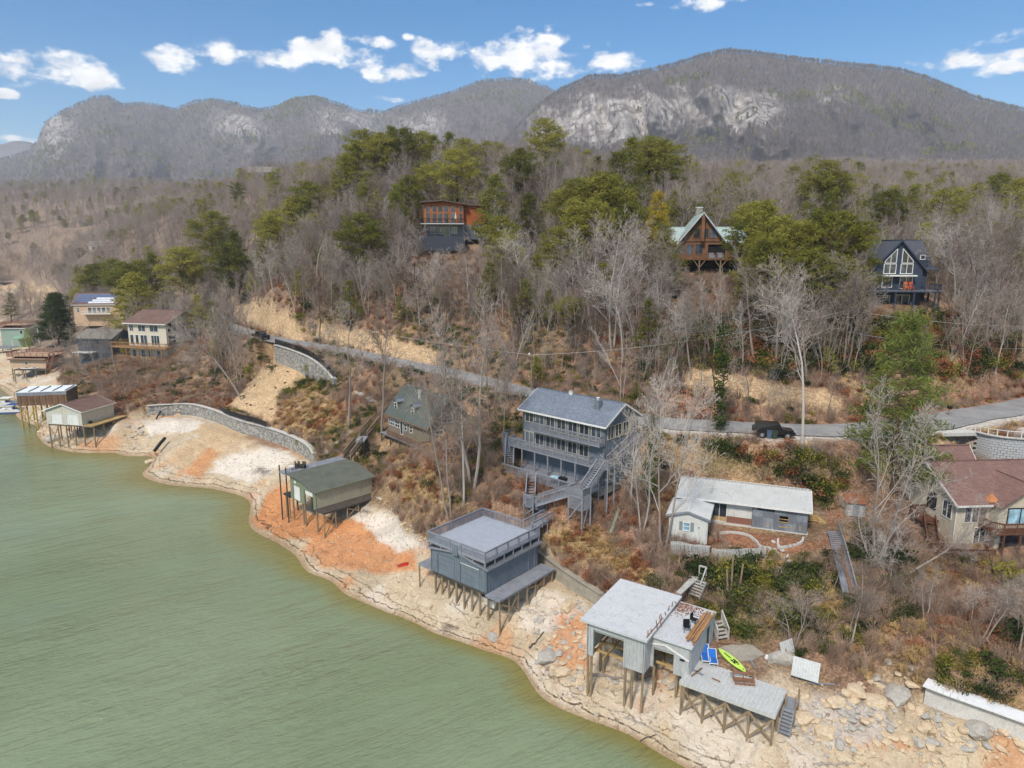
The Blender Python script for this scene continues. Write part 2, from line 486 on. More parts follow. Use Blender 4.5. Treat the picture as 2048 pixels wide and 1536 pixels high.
CP_Z = [  # pixel x, pixel y, height above the lake
    (1100, 1536, -3), (900, 1400, -4), (600, 1250, -4), (400, 1050, -3), (150, 1000, -4), (1250, 1546, -2), (400, 1400, -6), (20, 900, -4),
    (-100, 800, -4), (700, 1536, -6), (100, 1300, -7), (1000, 1360, -1.5), (800, 1300, -2.5),
    # right shore
    (1180, 1372, 1.3), (1284, 1407, 1.5), (1360, 1414, 2.4), (1460, 1460, 2.3), (1540, 1478, 2.9), (1480, 1512, 1.2), (1600, 1536, 1.7),
    (1800, 1536, 2.0), (2048, 1540, 2.2), (1700, 1460, 3.2), (1900, 1480, 3.0), (2048, 1500, 3.1), (1640, 1400, 4.0),
    (1850, 1395, 4.3), (2048, 1466, 4.0), (1950, 1385, 5.6), (1850, 1345, 5.8), (2060, 1415, 5.8), (2048, 1340, 6.6), (1700, 1365, 4.9),
    (1600, 1330, 5.0), (1450, 1318, 4.8), (1510, 1292, 5.1), (1420, 1292, 4.9), (1560, 1310, 4.9), (1250, 1330, 2.2), (1330, 1330, 3.4), (1380, 1345, 3.8),
    (1120, 1300, 2.0), (1110, 1350, .7), (1150, 1240, 3.2), (1215, 1215, 4.4), (1300, 1245, 4.2),
    (1600, 1250, 6.4), (1750, 1250, 7), (1900, 1250, 7.4), (2048, 1230, 7.9), (1500, 1230, 5.9), (1420, 1225, 5.4),
    (1345, 1116, 7.2), (1420, 1122, 7.1), (1480, 1126, 7.2), (1260, 1140, 6.2), (1300, 1180, 5.8), (1400, 1180, 6.0), (1500, 1180, 6.4),
    (1650, 1150, 7.4), (1720, 1190, 7.2), (1800, 1180, 7.4), (1500, 1092, 8.5), (1600, 1090, 8.8), (1660, 1040, 9.1), (1560, 1062, 9.0), (1440, 1062, 8.9),
    (1700, 1090, 8.5), (1800, 1120, 8.3), (1960, 1116, 7.7), (2048, 1125, 7.7), (1900, 1130, 7.7), (1850, 1060, 8.8), (1790, 1000, 10.3), (1750, 950, 12.2),
    (1700, 905, 14.6), (1860, 885, 15.2), (1820, 880, 15.2), (1640, 960, 11.3), (1560, 930, 12.0), (1480, 905, 13.6), (1420, 900, 13.8), (1640, 900, 14.6),
    (1400, 930, 12.2), (1350, 1000, 9.8), (1330, 1060, 8.4), (1320, 900, 13.8), (1290, 950, 12), (1300, 1010, 10.2),
    # under and around the grey house
    (1240, 890, 14.2), (1240, 985, 10.2), (1180, 1035, 8.7), (1100, 1045, 8.2), (1130, 985, 10.5), (1060, 970, 11), (1000, 1000, 10.0), (960, 960, 11.4), (900, 985, 9.8), (985, 930, 12.6),
    (940, 900, 13.3), (1010, 860, 14.9), (1150, 860, 14.8), (1250, 1060, 7.6), (1200, 1090, 7.0), (1130, 1090, 6.8), (1040, 1060, 7.6),
    # grey boathouse
    (1110, 1135, 5.6), (1170, 1170, 5.6), (1215, 1193, 5.4), (1060, 1078, 6.4), (1150, 1105, 6.5), (1110, 1172, 3.3), (1170, 1212, 3.2),
    (962, 1252, 1.5), (870, 1192, 2.2), (1050, 1190, 3.0), (1000, 1260, 1.8), (900, 1250, .9), (1040, 1270, 1.5),
    (790, 1052, 3.6), (845, 1100, 3.7), (860, 1060, 5.3), (815, 1010, 5.8), (745, 985, 4.1), (760, 960, 6.2), (900, 1030, 7.8), (850, 960, 9.6), (950, 1010, 8.8),
    (700, 1070, 2.3), (740, 1130, 1.6), (640, 1080, 1.3), (620, 1035, 2.2), (680, 1035, 3.0), (570, 1020, 1.2), (560, 985, 2.1), (655, 1010, 3.2), (800, 1160, 1.8),
    (720, 930, 6.2), (780, 920, 9.0), (830, 900, 10.0), (700, 900, 7.6), (640, 895, 6.6), (900, 890, 11.4), (860, 800, 14.5), (800, 790, 13.6), (770, 860, 10.2),
    (720, 860, 10.0), (700, 800, 12.2), (640, 830, 9.2), (660, 770, 13.5),
    # sandy point and stone wall
    (400, 935, 1.7), (350, 890, 2.6), (450, 890, 3.2), (540, 915, 3.3), (600, 915, 4.0), (500, 950, 1.9), (340, 930, 1.2), (310, 870, 2.6),
    (300, 838, 4.2), (380, 840, 4.3), (430, 850, 4.4), (500, 876, 4.5), (560, 897, 4.5), (618, 926, 4.4), (330, 801, 6.5), (400, 800, 6.5), (470, 824, 6.5),
    (540, 846, 6.5), (600, 868, 6.6), (560, 770, 10.4), (500, 800, 8.4), (600, 730, 14.3), (560, 722, 13.2), (620, 780, 11.8), (600, 820, 9.2), (520, 715, 13.2), (450, 770, 8.8), (350, 765, 8.4),
    (300, 772, 7.8), (250, 805, 6.2), (240, 850, 4.2), (268, 880, 2.2), (150, 885, 1.0), (210, 862, 3.0), (120, 850, 1.6), (90, 830, 1.8), (140, 790, 5.0),
    (280, 738, 8.8), (340, 728, 9.6), (400, 700, 13.2), (460, 690, 15.6), (500, 690, 16.0), (180, 738, 7.6), (120, 720, 6.2), (60, 755, 2.6), (20, 765, 1.0), (100, 690, 7.6), (50, 705, 4.4),
    (0, 745, 1.6), (0, 700, 2.6), (-60, 700, 3), (200, 655, 11.5), (120, 650, 8), (240, 640, 13), (60, 660, 5), (0, 650, 2.5), (-80, 640, 3),
    # cut bank above the road and the hillside
    (880, 560, 31.8), (880, 640, 24.2), (700, 560, 31), (1000, 640, 25.5), (1100, 680, 23.5), (1200, 640, 26), (1400, 650, 26.3), (1400, 710, 23), (1550, 660, 26),
    (1700, 700, 24), (1790, 700, 24.2), (1900, 690, 24.4), (2040, 680, 24.6), (1200, 560, 31.5), (1050, 560, 31.8), (1600, 580, 31.2), (1900, 610, 29.4), (2048, 590, 30),
    (520, 600, 26), (400, 600, 21.0), (600, 540, 32)]
for q in CP_Z: CTRL.append(P(*q))
CP_D = [  # pixel x, pixel y, distance forward
    (850, 492, 164), (950, 492, 164), (900, 470, 176), (1330, 548, 136), (1470, 548, 136), (1400, 520, 150), (1740, 606, 110), (1830, 606, 110), (1790, 570, 122),
    (1100, 470, 165), (1250, 480, 160), (1600, 500, 165), (1900, 520, 160), (2048, 520, 150), (700, 470, 185), (600, 480, 230), (450, 520, 240), (300, 560, 260), (150, 575, 330),
    (700, 378, 235), (880, 372, 235), (1050, 378, 235), (1250, 400, 240), (1500, 440, 240), (1750, 455, 240), (2048, 470, 220), (560, 420, 300), (400, 455, 340), (200, 490, 430),
    (1300, 372, 360), (1500, 380, 360), (1700, 398, 350), (2048, 425, 330), (900, 380, 330), (1900, 380, 480), (1600, 355, 520), (2200, 380, 500), (520, 372, 450), (650, 375, 430), (350, 415, 560),
    (100, 455, 640), (-100, 460, 620), (300, 392, 820), (100, 400, 940), (-120, 400, 950), (550, 372, 700), (800, 400, 620), (1200, 390, 650), (1500, 360, 800), (1900, 350, 850), (2300, 360, 800),
    (200, 372, 1250), (700, 390, 1200), (1200, 370, 1200), (1700, 330, 1300), (2200, 340, 1300), (-200, 380, 1300), (-300, 470, 500), (2300, 460, 260), (2300, 540, 150)]
for q in CP_D: CTRL.append(D(*q))
for q in ((40, 612, -1.5), (0, 616, -1.5), (70, 606, -.5), (-120, 612, -2), (-200, 660, -3), (20, 588, 2.4), (60, 585, 3.5), (0, 575, 4.5), (-100, 585, 3), (90, 570, 7), (110, 600, 5)): CTRL.append(P(*q))
for q in ((75, 88, 16.6), (95, 80, 16), (80, 60, 9), (70, 45, 4), (60, 38, 3), (110, 110, 22), (140, 130, 30), (40, 34, 1.5), (80, 30, 2), (-180, 60, -6), (-260, 200, -5), (-100, 40, -8), (0, 20, -6), (-330, 330, -3), (170, 90, 22)): CTRL.append(Vector(q))
# road centreline: pixel positions with heights
RPX = [(2048, 812, 16.7), (1936, 831, 16.5), (1846, 848, 16.2), (1720, 858, 16.0), (1600, 860, 15.9), (1400, 850, 16.0), (1330, 846, 16.0), (1230, 828, 16.2), (1060, 787, 16.7),
       (980, 767, 16.9), (880, 741, 17.2), (780, 722, 17.4), (700, 704, 17.7), (600, 687, 17.9), (540, 677, 18.0), (490, 664, 18.0), (440, 648, 17.4), (405, 637, 17.2)]
RC = [Vector((108, 118, 18.5)), Vector((84, 100, 17.2))] + [P(*q) for q in RPX] + [P(340, 613, 17.5), P(262, 592, 17.8), P(200, 580, 18.0)]


def catmull(pts, n=8):
    out = []
    for i in range(len(pts) - 1):
        p0, p1, p2, p3 = pts[max(i - 1, 0)], pts[i], pts[i + 1], pts[min(i + 2, len(pts) - 1)]
        for k in range(n):
            t = k / n
            out.append(.5 * ((2 * p1) + (p2 - p0) * t + (2 * p0 - 5 * p1 + 4 * p2 - p3) * t * t + (3 * p1 - p0 - 3 * p2 + p3) * t ** 3))
    out.append(pts[-1])
    return out


ROAD = catmull(RC, 6)
# top of the cut bank, a few metres behind the lane
_rp = sorted([(pix(p.x, p.y, p.z)[0], p.y) for p in ROAD if 60 < p.y < 260], key=lambda q: q[0])
for q in ((480, 612), (530, 618), (570, 632), (620, 654), (700, 662), (780, 684), (860, 704), (930, 720), (1000, 738), (1100, 764), (1200, 790), (1300, 800), (1400, 792), (1500, 786),
          (1600, 796), (1700, 806), (1800, 806), (1900, 792), (2048, 762)):
    CTRL.append(D(q[0], q[1], float(np.interp(q[0], [a[0] for a in _rp], [a[1] for a in _rp])) + (8.0 if q[0] < 1250 else 6.5)))
for p in ROAD[4:-4:2]: CTRL.append(Vector(p))

CA = np.array([tuple(c) for c in CTRL])
RA = np.array([tuple(p) for p in ROAD])
ROAD_W = 2.9
# flat building pads: (x, y, radius, z)
PADS = []
CC = 2.5


def _solve():
    d = np.sqrt(((CA[:, None, :2] - CA[None, :, :2]) ** 2).sum(-1) + CC * CC)
    n = len(CA)
    A = np.zeros((n + 3, n + 3))
    A[:n, :n] = -d - np.eye(n) * -.35            # slight smoothing
    A[:n, n] = 1; A[:n, n + 1:] = CA[:, :2]; A[n, :n] = 1; A[n + 1:, :n] = CA[:, :2].T
    return np.linalg.solve(A, np.concatenate([CA[:, 2], np.zeros(3)]))


RBF = _solve()


def sstep(a, b, x):
    t = np.clip((x - a) / (b - a), 0, 1)
    return t * t * (3 - 2 * t)


WALLC = [([(293, 812, 6.3), (340, 809, 6.3), (385, 809, 6.3), (430, 821, 6.3), (480, 841, 6.3), (530, 854, 6.3), (580, 871, 6.3), (615, 890, 6.3), (628, 908, 6.0)], 3.9, 6.15),
         ([(550, 690, 17.5), (580, 699, 17.5), (615, 713, 17.3), (642, 731, 16.4), (668, 758, 14.8)], 13.6, 0),
         ([(1955, 868, 15.9), (1990, 876, 15.9), (2048, 882, 15.9), (2160, 884, 15.9)], 12.4, 15.8),
         ([(1853, 1368, 5.5), (1905, 1388, 5.5), (1985, 1416, 5.4), (2080, 1450, 5.3), (2200, 1490, 5.2)], 3.9, 5.2), ([(1045, 1092, 5.2), (1080, 1106, 5.2), (1130, 1142, 5.1), (1205, 1190, 5.0)], 3.6, 5.0)]
WALLC = [(np.array([tuple(p) for p in catmull([P(*q) for q in w], 3)]), a, b) for w, a, b in WALLC]


def wall_steps(X, Y, z):
    """the ground drops at the foot of each retaining wall"""
    for W_, zf, zb in WALLC:
        m = (X > W_[:, 0].min() - 7) & (X < W_[:, 0].max() + 7) & (Y > W_[:, 1].min() - 7) & (Y < W_[:, 1].max() + 7)
        if not m.any(): continue
        x, y = X[m], Y[m]
        best = np.full(x.shape, 1e9); side = np.zeros(x.shape)
        for i in range(len(W_) - 1):
            dx, dy = W_[i + 1, 0] - W_[i, 0], W_[i + 1, 1] - W_[i, 1]
            t = np.clip(((x - W_[i, 0]) * dx + (y - W_[i, 1]) * dy) / (dx * dx + dy * dy), 0, 1)
            ex, ey = x - W_[i, 0] - t * dx, y - W_[i, 1] - t * dy
            d = np.hypot(ex, ey); k = d < best
            best = np.where(k, d, best); side = np.where(k, np.sign(dx * ey - dy * ex), side)
        zz = z[m]
        front = (side < 0) | (best < .45)
        w = 1 - sstep(1.6, 6.0, best)
        zz = np.where(front, np.minimum(zz, zf * w + zz * (1 - w)), zz)
        if zb: zz = np.where(~front & (best > 1.0), np.maximum(zz, zb * (1 - sstep(1.0, 4.0, best)) + zz * sstep(1.0, 4.0, best)), zz)
        z[m] = zz
    return z


def roaddist(X, Y):
    best = np.full(X.shape, 1e9); zz = np.zeros(X.shape); side = np.zeros(X.shape)
    a, b = RA[:-1], RA[1:]
    for i in range(len(a)):
        dx, dy = b[i, 0] - a[i, 0], b[i, 1] - a[i, 1]
        t = np.clip(((X - a[i, 0]) * dx + (Y - a[i, 1]) * dy) / (dx * dx + dy * dy), 0, 1)
        ex, ey = X - a[i, 0] - t * dx, Y - a[i, 1] - t * dy
        d = np.hypot(ex, ey)
        m = d < best
        best = np.where(m, d, best); zz = np.where(m, a[i, 2] + t * (b[i, 2] - a[i, 2]), zz)
        side = np.where(m, np.sign(dx * ey - dy * ex), side)
    return best, zz, side


def height(X, Y, detail=True):
    X, Y = np.atleast_1d(np.asarray(X, float)), np.atleast_1d(np.asarray(Y, float))
    sh = X.shape
    X, Y = X.ravel(), Y.ravel()
    n = len(CA)
    z = np.empty(X.shape)
    for s in range(0, len(X), 60000):
        x, y = X[s:s + 60000], Y[s:s + 60000]
        d = np.sqrt((x[:, None] - CA[None, :, 0]) ** 2 + (y[:, None] - CA[None, :, 1]) ** 2 + CC * CC)
        z[s:s + 60000] = -d @ RBF[:n] + RBF[n] + RBF[n + 1] * x + RBF[n + 2] * y
    r = np.hypot(X, Y)
    if detail:
        land = sstep(3.5, 8, z)
        bch = sstep(.1, .8, z) * (1 - sstep(3.6, 5.2, z))
        z = z + land * (.55 * fbm(X / 5.5, Y / 5.5, 4, 1) + .12 * fbm(X * 1.1, Y * 1.1, 2, 9))
        # eroded gullies and small steps running down the drained beach
        g = 1 - np.abs(2 * fbm(X / 2.3 + .8 * fbm(X / 4, Y / 4, 2, 5), Y / 2.3, 3, 3))
        z = z + bch * (-.38 * g ** 5 + .16 * fbm(X / 1.6, Y / 1.6, 3, 4))
        z = z + sstep(160, 500, r) * (7 * fbm(X / 60, Y / 60, 4, 21)) * sstep(2, 14, z)
    near = (r < 340)
    if near.any():
        d, rz, side = roaddist(X[near], Y[near])
        w = 1 - sstep(ROAD_W + .9, ROAD_W + 3.4, d)
        wl_ = 1 - sstep(ROAD_W + 2.2, ROAD_W + 5.0, d)          # the lower shoulder is wider
        w = np.where(side > 0, wl_, w)
        z[near] = z[near] * (1 - w) + (rz - .10) * w
    z = wall_steps(X, Y, z)
    for (px_, py_, rad, pz) in PADS:
        d = np.hypot(X - px_, Y - py_)
        w = 1 - sstep(rad, rad + 2.5, d)
        z = z * (1 - w) + pz * w
    return z.reshape(sh)


def hz(x, y): return float(height([x], [y])[0])


def G(px, py, far=1400):
    """ground point seen at a photo pixel"""
    y = (py - 768) / FPX
    dx, dy, dz = (px - 1024) / FPX, CP - y * SP, -(SP + CP * y)
    s = np.geomspace(28, far, 900)
    X, Y, Z = s * dx, s * dy, CAM_H + s * dz
    h = np.maximum(height(X, Y), 0)
    b = np.nonzero(Z < h)[0]
    i = b[0] if len(b) else len(s) - 1
    i = max(i, 1)
    t = 0.5
    if len(b):
        a0, a1 = Z[i - 1] - h[i - 1], h[i] - Z[i]
        t = a0 / (a0 + a1 + 1e-9)
    x, yv = X[i - 1] + (X[i] - X[i - 1]) * t, Y[i - 1] + (Y[i] - Y[i - 1]) * t
    return Vector((x, yv, max(0.0, hz(x, yv))))


# building pads, so that floors and lower walls meet the slope
PADS += [(23.5, 71.5, 3.0, 8.85), (28.5, 70, 3.0, 8.9), (-14.5, 103.5, 3.0, 10.6), (1.8, 80.4, 2.2, 11.1), (4.3, 78, 2.4, 11.0), (6.9, 74.9, 2.2, 10.6), (-.7, 82.8, 1.6, 11.6), (18.3, 52.6, 2.6, 4.96), (-99, 187, 4, 9.4)]


def inpoly(px, py, poly):
    c = np.zeros(px.shape, bool)
    for i in range(len(poly)):
        x0, y0 = poly[i]; x1, y1 = poly[i - 1]
        k = ((y0 > py) != (y1 > py)) & (px < (x1 - x0) * (py - y0) / (y1 - y0 + 1e-9) + x0)
        c ^= k
    return c


WHITE = np.array(S(226, 215, 200)[:3]); SAND = np.array(S(202, 182, 152)[:3]); CLAY = np.array(S(206, 142, 92)[:3]); TAN = np.array(S(204, 175, 136)[:3])
LEAF = np.array(S(152, 121, 98)[:3]); RED = np.array(S(160, 118, 95)[:3]); STRAW = np.array(S(182, 152, 108)[:3]); MOSS = np.array(S(116, 106, 70)[:3]); GREYF = np.array(S(146, 128, 112)[:3])
WET = np.array(S(164, 136, 104)[:3]); DIRT = np.array(S(150, 106, 80)[:3]); GRAV = np.array(S(196, 188, 178)[:3])
ZONES = [  # colour, strength, edge raggedness, polygon in photo pixels
    (RED, .8, 14, [(780, 900), (1000, 960), (1080, 1030), (1230, 1100), (1330, 1110), (1330, 980), (1250, 950), (1200, 1010), (1010, 940), (900, 900)]),
    (STRAW, .8, 10, [(800, 940), (860, 930), (900, 980), (960, 1030), (870, 1010), (810, 1000)]),
    (STRAW, .7, 12, [(1080, 1060), (1200, 1050), (1320, 1150), (1290, 1180), (1120, 1110)]),
    (MOSS, .7, 14, [(1400, 890), (1660, 920), (1640, 960), (1400, 930)]),
    (RED, .7, 12, [(1230, 800), (1030, 770), (1050, 740), (1300, 770), (1850, 800), (2060, 740), (2060, 790), (1880, 836), (1300, 820)]),
    (TAN, .95, 8, [(452, 592), (520, 592), (600, 640), (612, 690), (560, 668), (470, 640)]),
    (TAN, .85, 9, [(640, 646), (760, 668), (870, 700), (880, 738), (790, 715), (690, 694), (630, 676)]),
    (TAN, .85, 9, [(1370, 735), (1450, 745), (1560, 770), (1690, 790), (1690, 826), (1540, 818), (1440, 790), (1370, 770)]),
    (TAN, .95, 5, [(455, 812), (545, 720), (575, 722), (640, 740), (620, 762), (560, 790), (545, 850), (460, 826)]),
    (STRAW, .6, 9, [(545, 850), (600, 740), (700, 830), (680, 880), (600, 870)]),
    (DIRT, .95, 5, [(1420, 1050), (1640, 1085), (1690, 1030), (1640, 1020), (1680, 1080), (1600, 1110), (1480, 1100)]),
    (RED, .7, 14, [(1780, 1160), (2060, 1180), (2060, 1330), (1700, 1300)]),
    (MOSS, .6, 18, [(1380, 1130), (1640, 1150), (1700, 1260), (1500, 1290), (1420, 1200)]),
    (TAN, .8, 8, [(1780, 872), (1900, 862), (1880, 930), (1800, 960)]),
    (TAN, .9, 8, [(0, 566), (60, 572), (110, 574), (90, 600), (0, 604)]),
    (GREYF, .8, 10, [(1240, 960), (1330, 940), (1340, 1100), (1270, 1090)])]
BEACHZ = [
    (WHITE, .95, 5, [(292, 850), (330, 834), (380, 836), (412, 848), (380, 862), (300, 872)]),
    (WHITE, .9, 7, [(440, 908), (520, 885), (600, 915), (560, 935), (500, 965), (420, 945)]),
    (TAN, .8, 8, [(400, 850), (470, 852), (545, 875), (520, 890), (400, 935), (330, 930), (380, 880)]),
    (CLAY, .75, 6, [(370, 940), (420, 890), (440, 905), (400, 960)]),
    (CLAY, .95, 7, [(496, 1045), (540, 985), (575, 955), (600, 1020), (680, 1040), (760, 1040), (700, 1060), (650, 1080), (560, 1075)]),
    (CLAY, .85, 8, [(600, 1100), (680, 1040), (720, 1050), (820, 1105), (840, 1140), (740, 1150), (650, 1130)]),
    (WHITE, .9, 7, [(720, 1035), (780, 1020), (860, 1085), (800, 1110), (740, 1060)]),
    (WHITE, .7, 9, [(1050, 1170), (1130, 1190), (1180, 1215), (1100, 1260), (1040, 1260)]),
    (CLAY, .75, 16, [(1085, 1285), (1120, 1225), (1180, 1235), (1180, 1340), (1130, 1330)]),
    (CLAY, .5, 10, [(1620, 1440), (1720, 1430), (1800, 1470), (1850, 1500), (1700, 1500)]),
    (CLAY, .7, 8, [(1760, 1320), (1800, 1318), (1810, 1365), (1770, 1370)]),
    (GRAV, .8, 9, [(1620, 1390), (1760, 1400), (1800, 1480), (1690, 1500), (1600, 1470)]),
    (RED, .8, 6, [(480, 848), (560, 870), (615, 905), (560, 900), (500, 880)])]


def ground_colours(X, Y, Z):
    r = np.hypot(X, Y)
    px, py = pix(X, Y, Z)
    n1, n2 = fbm(X / 7, Y / 7, 4, 31), fbm(X / 2.2, Y / 2.2, 4, 41)
    c = LEAF[None] * (1 + .35 * n2)[:, None]
    w = sstep(-.05, .35, n1)[:, None]; c = c * (1 - w * .4) + MOSS * w * .4
    w = sstep(.05, .35, fbm(X / 4, Y / 4, 3, 51))[:, None]; c = c * (1 - w * .5) + STRAW * w * .5
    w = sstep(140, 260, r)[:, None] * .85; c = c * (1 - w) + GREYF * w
    e1, e2 = fbm(X / 1.7, Y / 1.7, 3, 61), fbm(X / 1.7, Y / 1.7, 3, 71)

    def zones(c, L, gate):
        for col, st, rag, poly in L:
            xs = [p[0] for p in poly]; ys = [p[1] for p in poly]
            m = (px > min(xs) - 30) & (px < max(xs) + 30) & (py > min(ys) - 30) & (py < max(ys) + 30) & gate
            if not m.any(): continue
            k = np.zeros(len(X))
            s = 0
            for ox, oy in ((0, 0), (.6, .3), (-.6, .3), (.3, -.6), (-.3, -.6)):
                s = s + inpoly(px[m] + rag * (2.2 * e1[m] + ox), py[m] + rag * (1.5 * e2[m] + oy * .7), poly)
            k[m] = s / 5.0 * st
            c = c * (1 - k[:, None]) + (col[None] * (1 + .22 * n2)[:, None]) * k[:, None]
        return c
    c = zones(c, ZONES, r < 900)
    # drained lake bed
    dsh = Z + .5 * fbm(X / 3, Y / 3, 3, 81)
    beach = (1 - sstep(3.9, 4.9, dsh)) * (py > 560)
    bc = SAND[None] * (1 + .25 * n2)[:, None]
    w = sstep(.0, .4, fbm(X / 5, Y / 5, 3, 91))[:, None]; bc = bc * (1 - .55 * w) + WHITE * .55 * w
    w = sstep(.12, .45, fbm(X / 4 + 9, Y / 4, 3, 95))[:, None]; bc = bc * (1 - .6 * w) + CLAY * .6 * w
    bc = zones(bc, BEACHZ, r < 900)
    w = (1 - sstep(.1, .34, Z + .08 * n2))[:, None]; bc = bc * (1 - w * .8) + WET * w * .8
    c = c * (1 - beach[:, None]) + bc * beach[:, None]
    if True:
        m = r < 300
        d = np.full(len(X), 99.0); sd_ = np.zeros(len(X))
        d[m], _, sd_[m] = roaddist(X[m], Y[m])
        dd = d + 1.2 * n2
        w = (1 - sstep(3.4, 5.6, dd)) * (sd_ > 0) * (X > 14)
        c = c * (1 - w[:, None]) + np.array(S(206, 198, 186)[:3]) * w[:, None]
    return np.clip(c, .01, .95), beach


def ground_material():
    t = NT('hillside_ground')
    at = t.node('ShaderNodeAttribute', attribute_name='Col')
    bt = t.node('ShaderNodeAttribute', attribute_name='beach')
    pos = t.coord('Position')
    n1 = t.noise(pos, 1.6, 6, .68); n2 = t.noise(pos, 7.0, 4, .7)
    fs = t.math('SUBTRACT', .8, t.math('MULTIPLY', bt.outputs['Fac'], .42))
    col = t.mix(fs, at.outputs['Color'], t.ramp(n1, [(.28, .26), (.72, .72)]), 'OVERLAY')
    col = t.mix(fs, col, t.ramp(n2, [(.32, .24), (.7, .74)]), 'OVERLAY')
    # fallen leaves, twigs and pebbles
    vo = t.node('ShaderNodeTexVoronoi'); vo.inputs['Scale'].default_value = 5.5; t.l.new(pos, vo.inputs['Vector'])
    sepv = t.node('ShaderNodeSeparateColor'); t.l.new(vo.outputs['Color'], sepv.inputs[0])
    spk = t.ramp(sepv.outputs[0], [(0, .22), (.5, .5), (1, .8)])
    col = t.mix(t.math('SUBTRACT', .6, t.math('MULTIPLY', bt.outputs['Fac'], .48)), col, spk, 'OVERLAY')
    # strand lines left by the falling lake
    sp = t.node('ShaderNodeSeparateXYZ'); t.l.new(pos, sp.inputs[0])
    zz = t.math('ADD', sp.outputs[2], t.math('MULTIPLY', t.noise(pos, .7, 3), .35))
    sw = t.math('SINE', t.math('MULTIPLY', zz, 15.0))
    fade = t.math('MULTIPLY', t.math('SUBTRACT', 1.6, zz, clamp=True), bt.outputs['Fac'], clamp=True)
    brk = t.ramp(t.noise(pos, 2.2, 4, .7), [(.36, 0), (.52, 1)])
    line = t.math('MULTIPLY', t.math('MULTIPLY', t.ramp(sw, [(.72, 0), (.95, 1)]), fade), brk)
    col = t.mix(t.math('MULTIPLY', line, .95), col, S(92, 72, 54))
    # erosion cracks on the beach
    wv = t.node('ShaderNodeTexWave', wave_type='BANDS', bands_direction='DIAGONAL'); wv.inputs['Scale'].default_value = .32; wv.inputs['Distortion'].default_value = 18
    wv.inputs['Detail'].default_value = 4; wv.inputs['Detail Scale'].default_value = 1.6; t.l.new(pos, wv.inputs['Vector'])
    crack = t.math('MULTIPLY', t.math('MULTIPLY', t.ramp(wv.outputs['Fac'], [(.02, 1), (.12, 0)]), bt.outputs['Fac']), t.ramp(n1, [(.45, 0), (.6, 1)]))
    col = t.mix(t.math('MULTIPLY', crack, .75), col, S(112, 84, 62))
    t.color(col)
    wet = t.math('MULTIPLY', t.math('SUBTRACT', 1.0, t.math('MULTIPLY', sp.outputs[2], 4.0), clamp=True), .5)
    t.rough(t.math('SUBTRACT', .95, wet)); t.b.inputs['Specular IOR Level'].default_value = .2
    h = t.math('ADD', t.math('MULTIPLY', n2, .6), t.math('MULTIPLY', n1, 1.0))
    t.bump(h, .8, .25)
    return t.m


def build_ground():
    na = 620
    az = np.linspace(R(-62), R(62), na)
    rr_ = np.concatenate([np.geomspace(26, 200, 330), np.geomspace(202, 1700, 150)])
    A, Rr = np.meshgrid(az, rr_, indexing='ij')
    X, Y = Rr * np.sin(A), Rr * np.cos(A)
    Z = height(X, Y)
    # fold the far edge down behind the hills
    Z = Z - sstep(1400, 1700, Rr) * 40
    nr = len(rr_)
    i, j = np.meshgrid(np.arange(na - 1), np.arange(nr - 1), indexing='ij')
    k = i * nr + j
    F = np.stack([k, k + 1, k + nr + 1, k + nr], -1).reshape(-1, 4)[:, ::-1]
    X, Y, Z = X.ravel(), Y.ravel(), Z.ravel()
    keep = (Z[F] > -2.5).any(1)
    me = npmesh('ground', np.stack([X, Y, Z], -1), F[keep], ground_material())
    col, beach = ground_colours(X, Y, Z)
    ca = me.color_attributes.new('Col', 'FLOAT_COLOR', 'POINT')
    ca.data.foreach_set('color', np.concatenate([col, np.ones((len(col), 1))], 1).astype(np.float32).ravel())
    ba = me.attributes.new('beach', 'FLOAT', 'POINT'); ba.data.foreach_set('value', beach.astype(np.float32))
    tag(link('ground', me), 'brown leaf-covered hillside and pale drained lake shore', None, None, 'structure')


build_ground()


